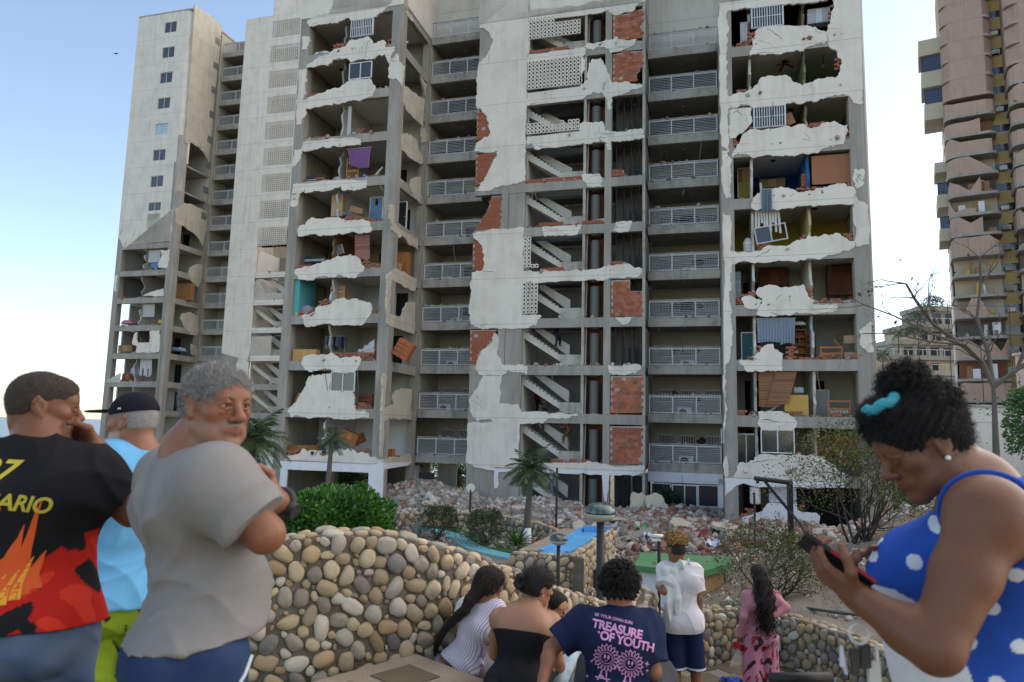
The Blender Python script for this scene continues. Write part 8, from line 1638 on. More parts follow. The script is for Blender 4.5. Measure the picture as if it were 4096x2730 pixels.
MP = Matrix(((dl[0], sl_[0], pl_[0], pc[0]), (dl[1], sl_[1], pl_[1], pc[1]), (dl[2], sl_[2], pl_[2], pc[2]), (0, 0, 0, 1)))
ph = empty('mobile_phone', (0, 0, 0), 0, 'dark mobile phone held in the hand of the woman in the polka-dot top', 'phone'); ph.matrix_world = MP
MB().box(-.078, .078, -.037, .037, -.005, .004, jit=0).build('phone_case', paint(.012, .012, .014, rough=.4), ph); MB().box(-.074, .074, -.034, .034, .0041, .0052).build('screen', GLASS, ph); MB().box(-.079, .02, -.0376, -.037, -.004, .003).build('edge', paint(.25, .01, .015), ph)
nl = A3(*PP['D']['hL']); kb = empty('key_bunch', tuple(hl + A3(.035, -.02, -.10)), 0, 'keys with clear tag and red charm dangling from the phone-reading woman', 'keys')
MB().tube([Vector((.02 * math.cos(a), 0, .02 * math.sin(a))) for a in [j * .3307 for j in range(20)]], .003, 6, False).build('ring', METAL, kb, True)
for i, (x, z, w_, h_, m) in enumerate(((-.012, -.055, .016, .05, DARK), (.012, -.045, .02, .045, DARK), (.03, -.085, .024, .06, paint(.42, .43, .42)), (.03, -.145, .022, .022, paint(.5, .02, .02)), (-.03, -.05, .006, .04, METAL), (-.022, -.07, .005, .03, METAL), (.045, -.05, .005, .045, METAL))): MB().box(x - w_ / 2, x + w_ / 2, -.006 + i * .004, .006 + i * .004, z - h_ / 2, z + h_ / 2, jit=.002).build(('fob', 'fob', 'tag', 'charm', 'key', 'key', 'key')[i], m, kb)
MB().tube([(.03, 0, -.15), (.005, .0, -.19), (-.03, 0, -.215)], [.004, .006, .003], 6).build('ribbon', paint(.4, .36, .2), kb)
lug = empty('suitcase', (.82, 2.05, 0), R_(4), 'black telescopic handle of a suitcase standing below the woman with the phone', 'suitcase')
lz = EYE - (2655 - 1739) / 2813 * 2.05
MB().tube([(-.085, 0, lz), (.09, 0, lz)], .014, 10).build('grip', paint(.015, .015, .017, rough=.5), lug, True)
for x in (-.073, .078): MB().box(x - .008, x + .008, -.006, .006, .55, lz - .008).build('rod', METAL, lug)
MB().box(-.19, .19, -.11, .11, .04, .55).build('case', paint(.02, .02, .025), lug)

# --- the seated group
def sit(k, out=.4, dz=-.02, lo=-.42, sp=.08):
 p = A3(*PP[k]['pel']); f = nrm(A3(.3, .95, 0)); x = A3(f[1], -f[0], 0); return [(p + x * s * sp, p + x * s * sp * 1.4 + f * out + A3(0, 0, dz + .06), p + x * s * sp * 1.3 + f * (out + .08) + A3(0, 0, lo)) for s in (-1, 1)]
def stripe_mat(name, d, per, c1, c2, w_=.3):
 m = mat(name, c1, .9, .08, 20, .15, 200); t = m.node_tree; tc = t.nodes.new('ShaderNodeTexCoord'); dt = t.nodes.new('ShaderNodeVectorMath'); dt.operation = 'DOT_PRODUCT'; dt.inputs[1].default_value = tuple(float(q) / per for q in d); t.links.new(tc.outputs['Object'], dt.inputs[0])
 fr = t.nodes.new('ShaderNodeMath'); fr.operation = 'FRACT'; t.links.new(dt.outputs['Value'], fr.inputs[0]); gt = t.nodes.new('ShaderNodeMath'); gt.operation = 'LESS_THAN'; gt.inputs[1].default_value = w_; t.links.new(fr.outputs[0], gt.inputs[0]); mx = t.nodes.new('ShaderNodeMix'); mx.data_type = 'RGBA'; t.links.new(gt.outputs[0], mx.inputs[0]); mx.inputs[6].default_value = (*c1, 1); mx.inputs[7].default_value = (*c2, 1); t.links.new(mx.outputs[2], t.nodes['Principled BSDF'].inputs['Base Color']); return m
fe_ = figure('person', 'seated woman with a long plait in a lilac striped sleeveless top', PP['E'], (.22, .092, .05), .92, .86, fem=1, legs=sit('E'), vox=.008, fvox=.005, hand_boxes=False)
shirt(fe_, (.6, .6, .62), .10, .12, .014, .012, amp=.006, m=stripe_mat('lilac_stripes', fe_['X'], .017, (.60, .57, .62), (.27, .23, .40), .28), seed=11, name='striped_top'); trousers(fe_, (.22, .21, .23), 2, .03, wide=.02)
Pe = fe_['P']; at_ = fe_['at']; br_ = [Pe(0, -.08, -.03), Pe(-.01, -.13, -.12), at_(.84, -.02, -.155), at_(.6, -.10, -.15), at_(.36, -.165, -.13), at_(.12, -.21, -.10), at_(-.10, -.235, -.06)]
exh = [seg(br_[i], br_[i + 1], .045 - .005 * i, .040 - .005 * i, .015) for i in range(6)] + [ell(Pe(0, -.05, .0), (.078, .075, .10), fe_['Bh'], .03), ell(Pe(.03, .0, .02), (.055, .07, .09), fe_['Bh'], .03)]
def tail(fg, name, col, prims, amp, fr, vox=.006): me = sdf_mesh(name, [(prims, [], .01)], vox, (), colr(col), (lambda V, N: amp * (np.sin(V @ A3(fr, fr * .6, -fr * .7)) + np.sin(V @ A3(-fr * .7, fr, fr * .5)))), HAIR); return link(name, me, None, fg['root'])
hfe = hair_cap(fe_, (.014, .009, .007), .012, .050, -.06, -.085, .0012, .005, fr=240); tail(fe_, 'plait', (.013, .009, .007), exh, .0022, 150)
ff = figure('person', 'seated woman with a bun, bare shoulders and a black tube top', PP['F'], (.31, .155, .09), 1.16, 1.12, fem=1, legs=sit('F'), vox=.0078, fvox=.005, hand_boxes=False, back=.015)
shirt(ff, (.012, .012, .014), -.15, 0, .008, neckr=0, amp=.003, seed=12, name='tube_top', top=(ff['at'](.655, 0, 0), ff['S'] + ff['X'] * -.02)); trousers(ff, (.02, .02, .025), 2)
Pf2 = ff['P']; hff = hair_cap(ff, (.012, .009, .008), .012, .052, -.06, -.085, .001, .005, fr=260, extra=[ell(Pf2(0, -.05, .0), (.072, .06, .085), ff['Bh'], .03)]); tail(ff, 'bun', (.012, .009, .008), [ell(Pf2(-.01, -.125, .02), (.045, .035, .045), ff['Bh'], .01), seg(Pf2(-.03, -.13, .045), Pf2(.02, -.14, .05), .018, .02, .01), seg(Pf2(-.04, -.135, .0), Pf2(.02, -.15, -.01), .018, .018, .01)], .002, 190)
MB().lathe([(.001, -.004), (.004, 0), (.001, .004)], 8, tuple(Pf2(.082, .0, -.036))).build('earring', WMETAL, ff['root'])
fuzz(fe_, hfe, 3500, .035, (.008, .006, .005), (.045, .03, .022), .03, 1.2, 'loose_hair'); fuzz(ff, hff, 3000, .028, (.008, .006, .005), (.045, .032, .025), .03, .3, 'loose_hair')
fg_ = figure('person', 'girl whose face shows behind the seated woman with the bun', PP['G'], (.36, .175, .10), .72, .72, fem=1, hs=.93, legs=[(a + A3(0, 0, 0), b, c) for a, b, c in sit('G', .34, .05)], vox=.008, fvox=.0038, hand_boxes=False, rhand=dict(sc=.8), lhand=dict(sc=.8))
shirt(fg_, (.10, .11, .13), .0, .6, .012, .014, seed=13); trousers(fg_, None, 2, .02, tone=denim((.20, .29, .38), .5)); hair_cap(fg_, (.012, .009, .008), .009, .066, -.06, -.085, .001, .005, fr=260, extra=[ell(fg_['P'](0, -.06, -.02), (.06, .05, .09), fg_['Bh'], .03)]); brow(fg_, (.015, .01, .008))
fh = figure('person', 'seated young man with dark curls in a navy T-shirt with pink print', PP['H'], (.215, .09, .048), 1.16, 1.1, legs=sit('H', .42, .05, -.36, .13), vox=.0075, fvox=.005, back=.02, hand_boxes=False)
sh_ = shirt(fh, (.010, .017, .052), -.1, .78, .020, .032, amp=.008, vox=.0062, seed=14, neckr=.08, flare=.01); trousers(fh, (.05, .05, .06), .95, .02, name='shorts', wide=.02)
Ph = fh['P']; hair_cap(fh, (.010, .008, .008), .024, .060, -.05, -.085, .006, .005, fr=120, extra=[ell(Ph(0, -.02, .075), (.092, .108, .08), fh['Bh'], .03), ell(Ph(0, -.06, .0), (.08, .065, .08), fh['Bh'], .03)])
rt, nn = [], []
for i in range(520):
 v = nrm(g_.normal(0, 1, 3)); v[2] = abs(v[2]) - .35; v[1] = v[1] - .35; v = nrm(v); rt.append(Ph(*(A3(0, -.03, .05) + v * A3(.094, .11, .105)))); nn.append(v @ fh['Bh'])
curls(fh, 'curl', (.012, .010, .009), rt, nn, .032, .008, 1.3, 1, 7, .2, th=.0034, n=9)
PKP = paint(.60, .28, .52); rot = -.13
def hp(me, x, z): return back_print(fh, sh_, me, x, z, PKP, rot)
hp(text_mesh('BE YOUR OWN SUN', .022, 1.0, 0, .0004), -.04, .905); hp(text_mesh('TREASURE', .060, .95, 0, .0022), -.02, .785); hp(text_mesh('OF YOUTH', .060, .95, 0, .0022), .035, .675); hp(text_mesh('YOUTH MEANS LIMITLESS', .025, .95, 0, .0007), .0, .175); hp(text_mesh('POSSIBILITIES', .025, .95, 0, .0007), -.005, .12)
def daisy(cx, cy, R):
 out = []
 for i in range(18):
  a = 6.2832 * i / 18; c, s = math.cos(a), math.sin(a); L0, L1, w_ = R * .48, R, R * .13
  def q(l, b): return (cx + c * l - s * b, cy + s * l + c * b)
  o = [q(L0, -w_ * .5), q(L1 * .8, -w_), q(L1, 0), q(L1 * .8, w_), q(L0, w_ * .5)]; i_ = [q(L0 * 1.06, w_ * .28), q(L1 * .78, w_ * .62), q(L1 * .9, 0), q(L1 * .78, -w_ * .62), q(L0 * 1.06, -w_ * .28)]
  out += [[o[j], o[(j + 1)], i_[3 - j], i_[4 - j]] for j in range(4)]
 ring = [(cx + R * .46 * math.cos(t * .3927), cy + R * .40 * math.sin(t * .3927)) for t in range(16)]; ri = [(cx + R * .42 * math.cos(t * .3927), cy + R * .36 * math.sin(t * .3927)) for t in range(16)]
 out += [[ring[t], ring[(t + 1) % 16], ri[(t + 1) % 16], ri[t]] for t in range(16)]
 for s in (-.13, .13): out.append([(cx + R * (s + .085 * math.cos(t * .785)), cy + R * (.08 + .15 * math.sin(t * .785))) for t in range(8)])
 out.append([(cx - R * .16, cy - R * .14), (cx, cy - R * .22), (cx + R * .16, cy - R * .14), (cx, cy - R * .17)])
 for s in (-1, 1): out += [[(cx + s * R * .18 - .004, cy - R * .95), (cx + s * R * .18 + .004, cy - R * .95), (cx + s * R * .22 + .004, cy - R * 1.28), (cx + s * R * .22 - .004, cy - R * 1.28)], [(cx + s * R * .95, cy - R * .35), (cx + s * R * 1.1, cy - R * .5), (cx + s * R * 1.03, cy - R * .58), (cx + s * R * .9, cy - R * .45)]]
 out += [[(cx - R * .55, cy - R * 1.5), (cx + R * .5, cy - R * 1.42), (cx + R * .56, cy - R * 1.33), (cx - R * .55, cy - R * 1.40)], [(cx - R * .4, cy - R * 1.52), (cx - R * .28, cy - R * 1.52), (cx - R * .28, cy - R * 1.62), (cx - R * .4, cy - R * 1.62)], [(cx + R * .25, cy - R * 1.48), (cx + R * .37, cy - R * 1.47), (cx + R * .37, cy - R * 1.57), (cx + R * .25, cy - R * 1.58)], [(cx - R * .35, cy - R * 1.36), (cx + R * .05, cy - R * 1.33), (cx, cy - R * 1.22), (cx - R * .3, cy - R * 1.22)]]
 return out
def star(cx, cy, r): return [(cx + (r if k % 2 == 0 else r * .3) * math.cos(k * .785), cy + (r if k % 2 == 0 else r * .3) * math.sin(k * .785)) for k in range(8)]
hp(shape_mesh(daisy(-.068, .0, .072) + daisy(.058, .0, .072) + [star(-.13, .115, .012), star(.145, .02, .016), star(.155, -.012, .01), star(-.15, -.115, .012), star(.13, -.12, .016)], .012), .0, .52)

# --- young man with the towel, woman in pink
fi = figure('person', 'young man with bleached curls and a white T-shirt leaning on the wall', PP['I'], (.19, .08, .042), .92, .88, vox=.0085, fvox=.006, hand_boxes=False, legs=[(A3(*PP['I']['pel']) + A3(s * .085, 0, -.02), A3(*PP['I']['pel']) + A3(s * .10 + .02, .01, -.46), A3(*PP['I']['pel']) + A3(s * .10 + .05, -.02, -.87)) for s in (-1, 1)])
shirt(fi, (.56, .53, .55), -.16, .72, .022, .034, amp=.008, seed=15, flare=.004)
def tb(V): z = V[:, 2]; k = A3(*PP['I']['pel'])[2] - .46; return np.where((z < k + .035)[:, None] & (z > k + .018)[:, None], A3(.6, .6, .62), A3(.010, .018, .055))
trousers(fi, None, .98, .012, name='shorts', wide=.012, tone=tb, amp=.008); Pi = fi['P']
fuzz(fi, hair_cap(fi, (.020, .014, .010), .003, .058, -.05, -.085, .0004, .006), 2500, .008, (.01, .008, .006), (.05, .035, .02), .1); tail(fi, 'curly_top', (.30, .165, .05), [ell(Pi(0, .0, .095), (.088, .105, .068), fi['Bh'], .02)], .006, 95)
rt, nn = [], []
for i in range(380):
 v = nrm(g_.normal(0, 1, 3)); v[2] = abs(v[2]) - .25; v = nrm(v); rt.append(Pi(*(A3(0, .0, .098) + v * A3(.09, .105, .07)))); nn.append(v @ fi['Bh'])
curls(fi, 'curl', (.36, .21, .075), rt, nn, .03, .008, 1.2, 1, 8, .1, th=.0042, n=8)
ai = fi['at']; sL = A3(*PP['I']['shL'])
bk = -fi['F']; S1 = sL + A3(.03, 0, .0)
def TW(x, y, z): return S1 + fi['X'] * x + bk * y + A3(0, 0, z)
tw = [seg(TW(-.03, -.02, .065), TW(-.03, .11, .03), .05, .055, .03), seg(TW(.05, -.02, .075), TW(.05, .11, .03), .045, .05, .03), seg(TW(-.03, .11, .03), TW(-.01, .15, -.25), .055, .055, .03), seg(TW(.05, .11, .03), TW(.07, .15, -.22), .05, .055, .03), seg(TW(-.01, .15, -.25), TW(.0, .15, -.43), .055, .035, .03), seg(TW(.07, .15, -.22), TW(.085, .15, -.36), .055, .035, .03), seg(TW(.06, .06, .075), ai(1.0, .02, -.07), .045, .045, .03), seg(ai(1.0, .02, -.07), ai(1.02, .085, -.02), .045, .032, .03)]
to = link('towel', sdf_mesh('towel', [(tw, [], .02)], .007, (), colr((.52, .56, .52)), folds(.022, 44, [(1, .1, .05), (.9, -.3, .1)], 4), CLOTH), None); tag(to, 'pale green-grey towel or jacket slung over the left shoulder of the standing young man', 'towel')
fj = figure('person', 'woman with long wavy hair, pink top and printed pyjama trousers, hand on hip', PP['J'], (.20, .085, .045), .86, .80, fem=1, vox=.0085, fvox=.006, hand_boxes=False, legs=[(A3(*PP['J']['pel']) + A3(s * .085, 0, -.02), A3(*PP['J']['pel']) + A3(s * .09, .01, -.42), A3(*PP['J']['pel']) + A3(s * .10, 0, -.78)) for s in (-1, 1)], rhand=dict(curl=.8))
shirt(fj, (.44, .19, .22), -.02, 1.94, .010, .014, amp=.004, seed=16)
def tj(V):
 C = np.tile(A3(.50, .20, .27), (len(V), 1)); V = V * A3(1, 1, .7); a = n3(V, 30, 1); b = n3(V, 33, 7); C[a > .66] = A3(.05, .028, .03); C[(b > .76)] = A3(.42, .01, .03); C[(n3(V, 27, 12) > .84)] = A3(.03, .03, .04); return C
trousers(fj, None, 1.95, .02, wide=.03, tone=tj, vox=.007, name='pyjama_trousers', waist=.06, amp=.008); Pj = fj['P']; aj = fj['at']
hs_ = [ell(Pj(0, -.045, .0), (.085, .075, .11), fj['Bh'], .03), seg(Pj(0, -.07, -.05), aj(.80, .0, -.13), .085, .095, .04), seg(aj(.80, 0, -.13), aj(.42, .01, -.14), .095, .075, .04), seg(aj(.42, .01, -.14), aj(.20, .03, -.13), .07, .03, .04)]
hair_cap(fj, (.013, .008, .006), .012, .050, -.06, -.085, .001, .006); tail(fj, 'long_hair', (.012, .008, .006), hs_, .006, 70); rt, nn = [], []
for i in range(260): t = g_.uniform(0, 1); s = g_.uniform(-1, 1); p = Pj(0, -.07, -.02) * (1 - t) + aj(.35, .01, -.15) * t; rt.append(p + fj['X'] * s * (.085 - .02 * t) - fj['F'] * (.07 * (1 - abs(s)) + .02)); nn.append(A3(s * .2, -.1, -1))
curls(fj, 'wavy_lock', (.014, .009, .007), rt, nn, .17, .011, 1.8, 1, 9, .2, th=.006, n=12)
hb = A3(*PP['J']['hL']); bg_ = empty('plastic_bag', tuple(hb + A3(.0, -.02, -.30)), 0, 'clear plastic bag of food hanging from the hand of the woman in pink', 'bag')
CLR = bpy.data.materials.new('clear_plastic'); CLR.use_nodes = True; b_ = CLR.node_tree.nodes['Principled BSDF']; b_.inputs['Base Color'].default_value = (.62, .55, .48, 1); b_.inputs['Roughness'].default_value = .25; b_.inputs['Alpha'].default_value = .42
me = sdf_mesh('bag_film', [([ell((0, 0, .06), (.105, .075, .10), None, .03), seg((0, 0, .15), (0, 0, .26), .06, .012, .04)], [], .02)], .008, (), None, folds(.012, 40, [(1, .3, .1), (.2, 1, .3)], 5), CLR); link('bag_film', me, None, bg_)
for i, (x, y, z) in enumerate(((-.03, 0, .03), (.03, .01, .04), (0, -.02, .08))): MB().lathe([(.005, -.03), (.045, -.02), (.055, 0), (.045, .02), (.005, .03)], 12, (x, y, z)).build('bread_roll', paint(.42, .24, .09), bg_, True)
rd = MB().sheet(lambda a, b: (hb[0] + (a - .5) * .14, hb[1] - .03 + .03 * math.sin(a * 9), hb[2] - .01 - b * .07 + .02 * math.sin(a * 5)), 10, 5).build('red_cloth', paint(.5, .02, .025), None, True); tag(rd, 'scrap of bright red cloth in the hand of the woman in pink', 'cloth')
# ================================================================ what is left in the open rooms
def furnish(kind_, name, cat, label, u0, u1, z0, z1, v, dep, col, tilt):
 fz = None
 if kind_ in ('cab', 'box', 'soft', 'head', 'shelf', 'crib', 'bunk', 'lathe', 'rack', 'panel', 'door') and v < 45:
  for k in range(0, 12):                                         # stand it on the floor of its storey
   if abs(fl(k) - z0) < .5: fz = fl(k)
  if fz is not None and not (name in ('towel', 'mattress') and 'loft' in label):
   z1 += fz - z0 if kind_ != 'panel' else 0; z0 = fz
 w_, h_ = u1 - u0, z1 - z0; c = ((u0 + u1) / 2, v, z0); r = frame_empty(name, c[0], c[1], c[2], label, cat); del r['_o']; m = paint(*col); ml = paint(*[q * .72 for q in col]); rr = random.Random(label)
 if kind_ in ('cab', 'shelf'):
  t = .03; x0, x1 = -w_ / 2, w_ / 2; b = MB(); b.box(x0, x0 + t, 0, dep, 0, h_); b.box(x1 - t, x1, 0, dep, 0, h_); b.box(x0 + t, x1 - t, 0, dep, 0, t); b.box(x0 + t, x1 - t, 0, dep, h_ - t, h_); b.box(x0 + t, x1 - t, dep - .02, dep - .001, t, h_ - t); b.build('carcass', m, r)
  if kind_ == 'shelf':
   for i in range(1, 4): MB().box(x0 + t, x1 - t, .01, dep - .02, h_ * i / 4, h_ * i / 4 + .025).build('shelf', m, r)
   MB().box(-.015, .015, .012, dep - .02, h_ * .5 + .026, h_ * .75 - .001).build('divider', m, r)
   for i in range(3): MB().chunk((rr.uniform(x0 * .6, x1 * .6), dep * .4, h_ * (i + 1) / 4 + .08), .09, rr).build('clutter', paint(*rr.choice(((.5, .5, .48), (.45, .2, .03), (.1, .14, .2)))), r)
  elif w_ > h_ * 1.25 and h_ < 1:
   n = 3 if w_ > 1 else 2
   for i in range(n): MB().box(x0 + t + (w_ - 2 * t) * i / n + .006, x0 + t + (w_ - 2 * t) * (i + 1) / n - .006, -.015, .004, t + .01, h_ - t - .01).build('door', m if i % 2 else ml, r)
  elif h_ < 1.2:
   n = 4
   for i in range(n):
    d = MB().box(x0 + .012, x1 - .012, -.02, .003, h_ * (i + .06) / n, h_ * (i + .94) / n).build('drawer', m, r); MB().box(-.05, .05, -.035, -.021, h_ * (i + .5) / n - .012, h_ * (i + .5) / n + .012).build('handle', DARK, d)
  else:
   n = max(2, int(w_ / .5))
   for i in range(n): d = MB().box(x0 + w_ * i / n + .008, x0 + w_ * (i + 1) / n - .008, -.02, .003, .03, h_ - .02).build('door', m, r); MB().box(x0 + w_ * (i + .85) / n, x0 + w_ * (i + .88) / n, -.035, -.021, h_ * .45, h_ * .55).build('handle', DARK, d)
 elif kind_ == 'box':
  MB().box(-w_ / 2, w_ / 2, 0, dep, 0, h_, jit=.012).build('carton', m, r); MB().box(-.03, .03, -.006, dep * .98, h_ * .3, h_ + .006, jit=.002).build('tape', paint(*[min(.7, q * 1.35) for q in col]), r)
 elif kind_ == 'soft':
  n = 10
  def f(a, b): return (-w_ / 2 + w_ * a, dep * (b - .05), h_ * (.75 + .3 * mnoise(Vector((a * 4, b * 3, len(label))))) * min(1, 6 * a, 6 * (1 - a)) ** .4)
  b = MB(); b.sheet(f, n, 6); b.sheet(lambda a, q: (-w_ / 2 + w_ * a, -.05 * dep + .0 - .03 * math.sin(q * 3.14), h_ * (.75 + .3 * mnoise(Vector((a * 4, 0, len(label))))) * min(1, 6 * a, 6 * (1 - a)) ** .4 * q), n, 4); b.build('padding', m, r, True)
  MB().box(-w_ / 2 + .02, w_ / 2 - .02, .03, dep * .9, .0, h_ * .3, jit=.01).build('base', ml, r)
 elif kind_ == 'head':
  pts = [(-w_ / 2, 0), (w_ / 2, 0), (w_ / 2, h_ * .7)] + [(w_ / 2 * math.cos(a), h_ * .7 + h_ * .3 * math.sin(a)) for a in [math.pi * i / 10 for i in range(1, 10)]] + [(-w_ / 2, h_ * .7)]
  MB().prism(pts, 0, .06, lambda p, a: (p[0], a, p[1])).build('headboard', m, r); MB().box(-w_ / 2 + .05, w_ / 2 - .05, .07, dep, .12, h_ * .5, jit=.02).build('mattress', paint(.35, .34, .36), r)
  for z in (.25, .42): MB().tube([(-w_ / 2 + .04, -.02, h_ * z), (w_ / 2 - .04, -.02, h_ * z)], .022, 6).build('rail', METAL, r)
 elif kind_ in ('cur', 'vblind'):
  if kind_ == 'cur':
   nf = max(3, int(w_ / .13)); g0 = tilt
   def f(a, b):
    s = 1 - .32 * g0 * b * (1 - .5 * b); x = -w_ / 2 + w_ * (a * s + (.5 - .5 * s) * (1 if g0 != 1 else 1.2)); lo = h_ * (1 - (.45 * g0 * max(0, .55 - a) if g0 == 1 else .12 * g0 * math.sin(a * 3)))
    return (x, .05 * math.sin(a * nf * 6.28 + b * 1.5) * (.5 + .5 * b) + .02 * mnoise(Vector((a * 6, b * 4, 2))), h_ - lo * b)
   MB().sheet(f, nf * 6, 10).build('fabric', m, r, True); MB().tube([(-w_ / 2 - .05, 0, h_ + .015), (w_ / 2 + .05, 0, h_ + .015)], .014, 6).build('rod', METAL, r)
  else:
   n = 9
   for i in range(n):
    if i in (2, 6): l = h_ * .5
    else: l = h_ * rr.uniform(.85, 1)
    x = -w_ / 2 + w_ * (i + .5) / n; k = rr.uniform(-.02, .12) * (i / n); MB().add([(x - .055, 0, h_), (x + .055, .02, h_), (x + .05 + k, .02, h_ - l), (x - .055 + k, 0, h_ - l)], [(0, 1, 2, 3)]).build('vane', m, r)
   MB().box(-w_ / 2, w_ / 2, -.02, .03, h_, h_ + .04).build('track', WMETAL, r)
 elif kind_ == 'blind':
  n = max(10, int(h_ / .075))
  for i in range(n): z = h_ * (i + .1) / n; dx = tilt * (1 - i / n) * h_; MB().box(-w_ / 2 + dx, w_ / 2 + dx, -.012 + rr.uniform(-.01, .01), .0, z, z + h_ / n * .86).build('slat', m if rr.random() < .7 else ml, r)
  MB().box(-w_ / 2, w_ / 2, -.02, .02, h_, h_ + .05).build('head_rail', ml, r)
 elif kind_ in ('door', 'panel'):
  M = Matrix.Rotation(tilt, 4, 'Y'); MB().box(-w_ / 2, w_ / 2, 0, max(.025, dep), 0, h_, M).build('leaf' if kind_ == 'door' else 'board', m, r)
  if kind_ == 'door':
   MB().tube([(w_ / 2 - .08, -.03, h_ * .47), (w_ / 2 - .08, .0, h_ * .47)], .025, 8).build('handle', METAL, r); MB().box(-w_ / 2 - .05, -w_ / 2 - .004, -.02, dep + .03, 0, h_ + .05).box(w_ / 2 + .004, w_ / 2 + .05, -.02, dep + .03, 0, h_ + .05).box(-w_ / 2 - .003, w_ / 2 + .003, -.02, dep + .03, h_ + .004, h_ + .05).build('door_frame', ROOM, r)
   if 'hole' in label: MB().prism([(-.1, .9), (.0, .8), (.12, .95), (.08, 1.2), (-.06, 1.25)], -.006, -.002, lambda p, a: (p[0], a, p[1])).build('hole', SHADE_BLACK, r)  # black patch painted on the leaf for the unlit hole
  elif w_ > 1.2:
   for x in (-w_ * .17, w_ * .2): MB().box(x - .004, x + .004, -.003, 0, .01, h_ - .01).build('seam', ml, r)
  return
 elif kind_ == 'bunk':
  for x in (-w_ / 2, w_ / 2 - .07): MB().box(x, x + .07, 0, .07, 0, h_).build('post', m, r)
  for z in (.06, .42, .46 + .0, .78): MB().box(-w_ / 2 + .07, w_ / 2 - .07, .01, .05, h_ * z, h_ * z + .07).build('rail', m, r)
  for i in range(4): MB().box(-w_ / 2 + .12 + i * (w_ - .2) / 4, -w_ / 2 + .15 + i * (w_ - .2) / 4, .02, .04, h_ * .07 + .07, h_ * .42).build('slat', m, r)
 elif kind_ == 'crib':
  MB().box(-w_ / 2, w_ / 2, 0, .05, h_ - .08, h_).box(-w_ / 2, w_ / 2, .0, .05, h_ * .45, h_ * .55).box(-w_ / 2, -w_ / 2 + .06, -.004, .054, 0, h_ + .03).box(w_ / 2 - .06, w_ / 2, -.004, .054, 0, h_ + .03).build('frame', m, r)
  for i in range(7): x = -w_ / 2 + w_ * (i + .7) / 7.6; MB().box(x, x + .03, .012, .038, .02, h_ * .45).build('slat', m, r)
  if w_ > 1: MB().box(-w_ / 2 + .06, w_ / 2 - .06, .07, dep + .1, h_ * .25, h_ * .5, jit=.03).build('mattress', paint(.35, .5, .4), r)
 elif kind_ == 'lathe':
  R = w_ / 2
  if 'ball' in name: MB().lathe([(R * math.sin(a) + .001, h_ / 2 - h_ / 2 * math.cos(a)) for a in [math.pi * i / 8 for i in range(9)]], 14).build('shell', m, r, True)
  elif name in ('wicker_chair', 'round_table'): MB().tube([(0, 0, h_ / 2), (0, .05, h_ / 2)], R, 20).build('disc', m, r); MB().box(-R * .6, -R * .5, .02, .06, 0, h_ * .3).box(R * .5, R * .6, .02, .06, 0, h_ * .3).build('leg', ml, r)
  else: MB().lathe([(R * .9, 0), (R, h_ * .1), (R, h_ * .7), (R * .8, h_ * .85), (R * .45, h_)], 14).build('vessel', m, r, True); MB().lathe([(R * 1.02, h_ * .6), (R * 1.02, h_ * .66)], 14).build('band', WMETAL, r)
 elif kind_ == 'ladder':
  for x in (-w_ / 2, w_ / 2 - .03): MB().box(x + tilt * 0, x + .03, 0, .05, 0, h_, Matrix.Rotation(tilt, 4, 'Y')).build('rail', m, r)
  for i in range(7): MB().box(-w_ / 2, w_ / 2, .01, .04, h_ * (i + .5) / 7, h_ * (i + .5) / 7 + .03, Matrix.Rotation(tilt, 4, 'Y')).build('rung', m, r)
 elif kind_ == 'rack':
  MB().tube([(-w_ / 2, .1, 0), (-w_ / 2, .1, h_), (w_ / 2, .1, h_), (w_ / 2, .1, 0)], .02, 6).build('rail', m, r)
  for i in range(14):
   x = -w_ / 2 + w_ * (i + .5) / 14; l = rr.uniform(.5, .85) * h_; cc = rr.choice(((.03, .04, .1), (.5, .5, .52), (.12, .16, .26), (.25, .2, .3), (.05, .05, .06), (.3, .25, .2), (.06, .1, .2)))
   MB().sheet(lambda a, b: (x + .03 * math.sin(b * 3 + i) + (a - .5) * .09, -.05 + a * .3, h_ - .04 - l * b), 3, 5).build('garment', paint(*cc), r)
 elif kind_ == 'sheetd': MB().sheet(lambda a, b: (-w_ / 2 + w_ * a, .1 * mnoise(Vector((a * 5, b * 5, 1))) - .05 * b, h_ * (a * .8 + .2) * b + .1 * mnoise(Vector((a * 6, b * 3, 5)))), 12, 8).build('sheet', m, r, True)
 elif kind_ == 'ac': air_unit(r, w_, dep, h_)
 elif kind_ == 'fan':
  MB().lathe([(.02, h_ + .15), (.03, h_ * .8), (.12, h_ * .75), (.12, h_ * .5), (.03, h_ * .4)], 12).build('motor', m, r)
  for i in range(4): a = i * 1.57 + .4; MB().box(.12, .55, -.06, .06, -.008, .008, Matrix.Translation((0, 0, h_ * .6)) @ Matrix.Rotation(a, 4, 'Z') @ Matrix.Rotation(.3, 4, 'Y')).build('blade', m, r)
 elif kind_ == 'globe':
  R = w_ / 2; MB().lathe([(R * math.sin(a) + .002, R - R * math.cos(a)) for a in [math.pi * i / 8 for i in range(9)]], 14).build('shade', m, r, True); MB().tube([(0, 0, 2 * R), (0, 0, h_ + .2)], .012, 5).build('cord', DARK, r)
 elif kind_ == 'frame':
  for a in ((-w_ / 2, -w_ / 2 + .06, 0, h_), (w_ / 2 - .06, w_ / 2, 0, h_), (-w_ / 2 + .06, w_ / 2 - .06, 0, .06), (-w_ / 2 + .06, w_ / 2 - .06, h_ - .06, h_), (-.03, .03, .061, h_ - .061)): MB().box(a[0], a[1], -.02, .03, a[2], a[3]).build('bar', m, r)
  MB().box(-w_ / 2 + .06, -.03, .0, .01, .06, h_ - .06).build('pane', GLASS, r)
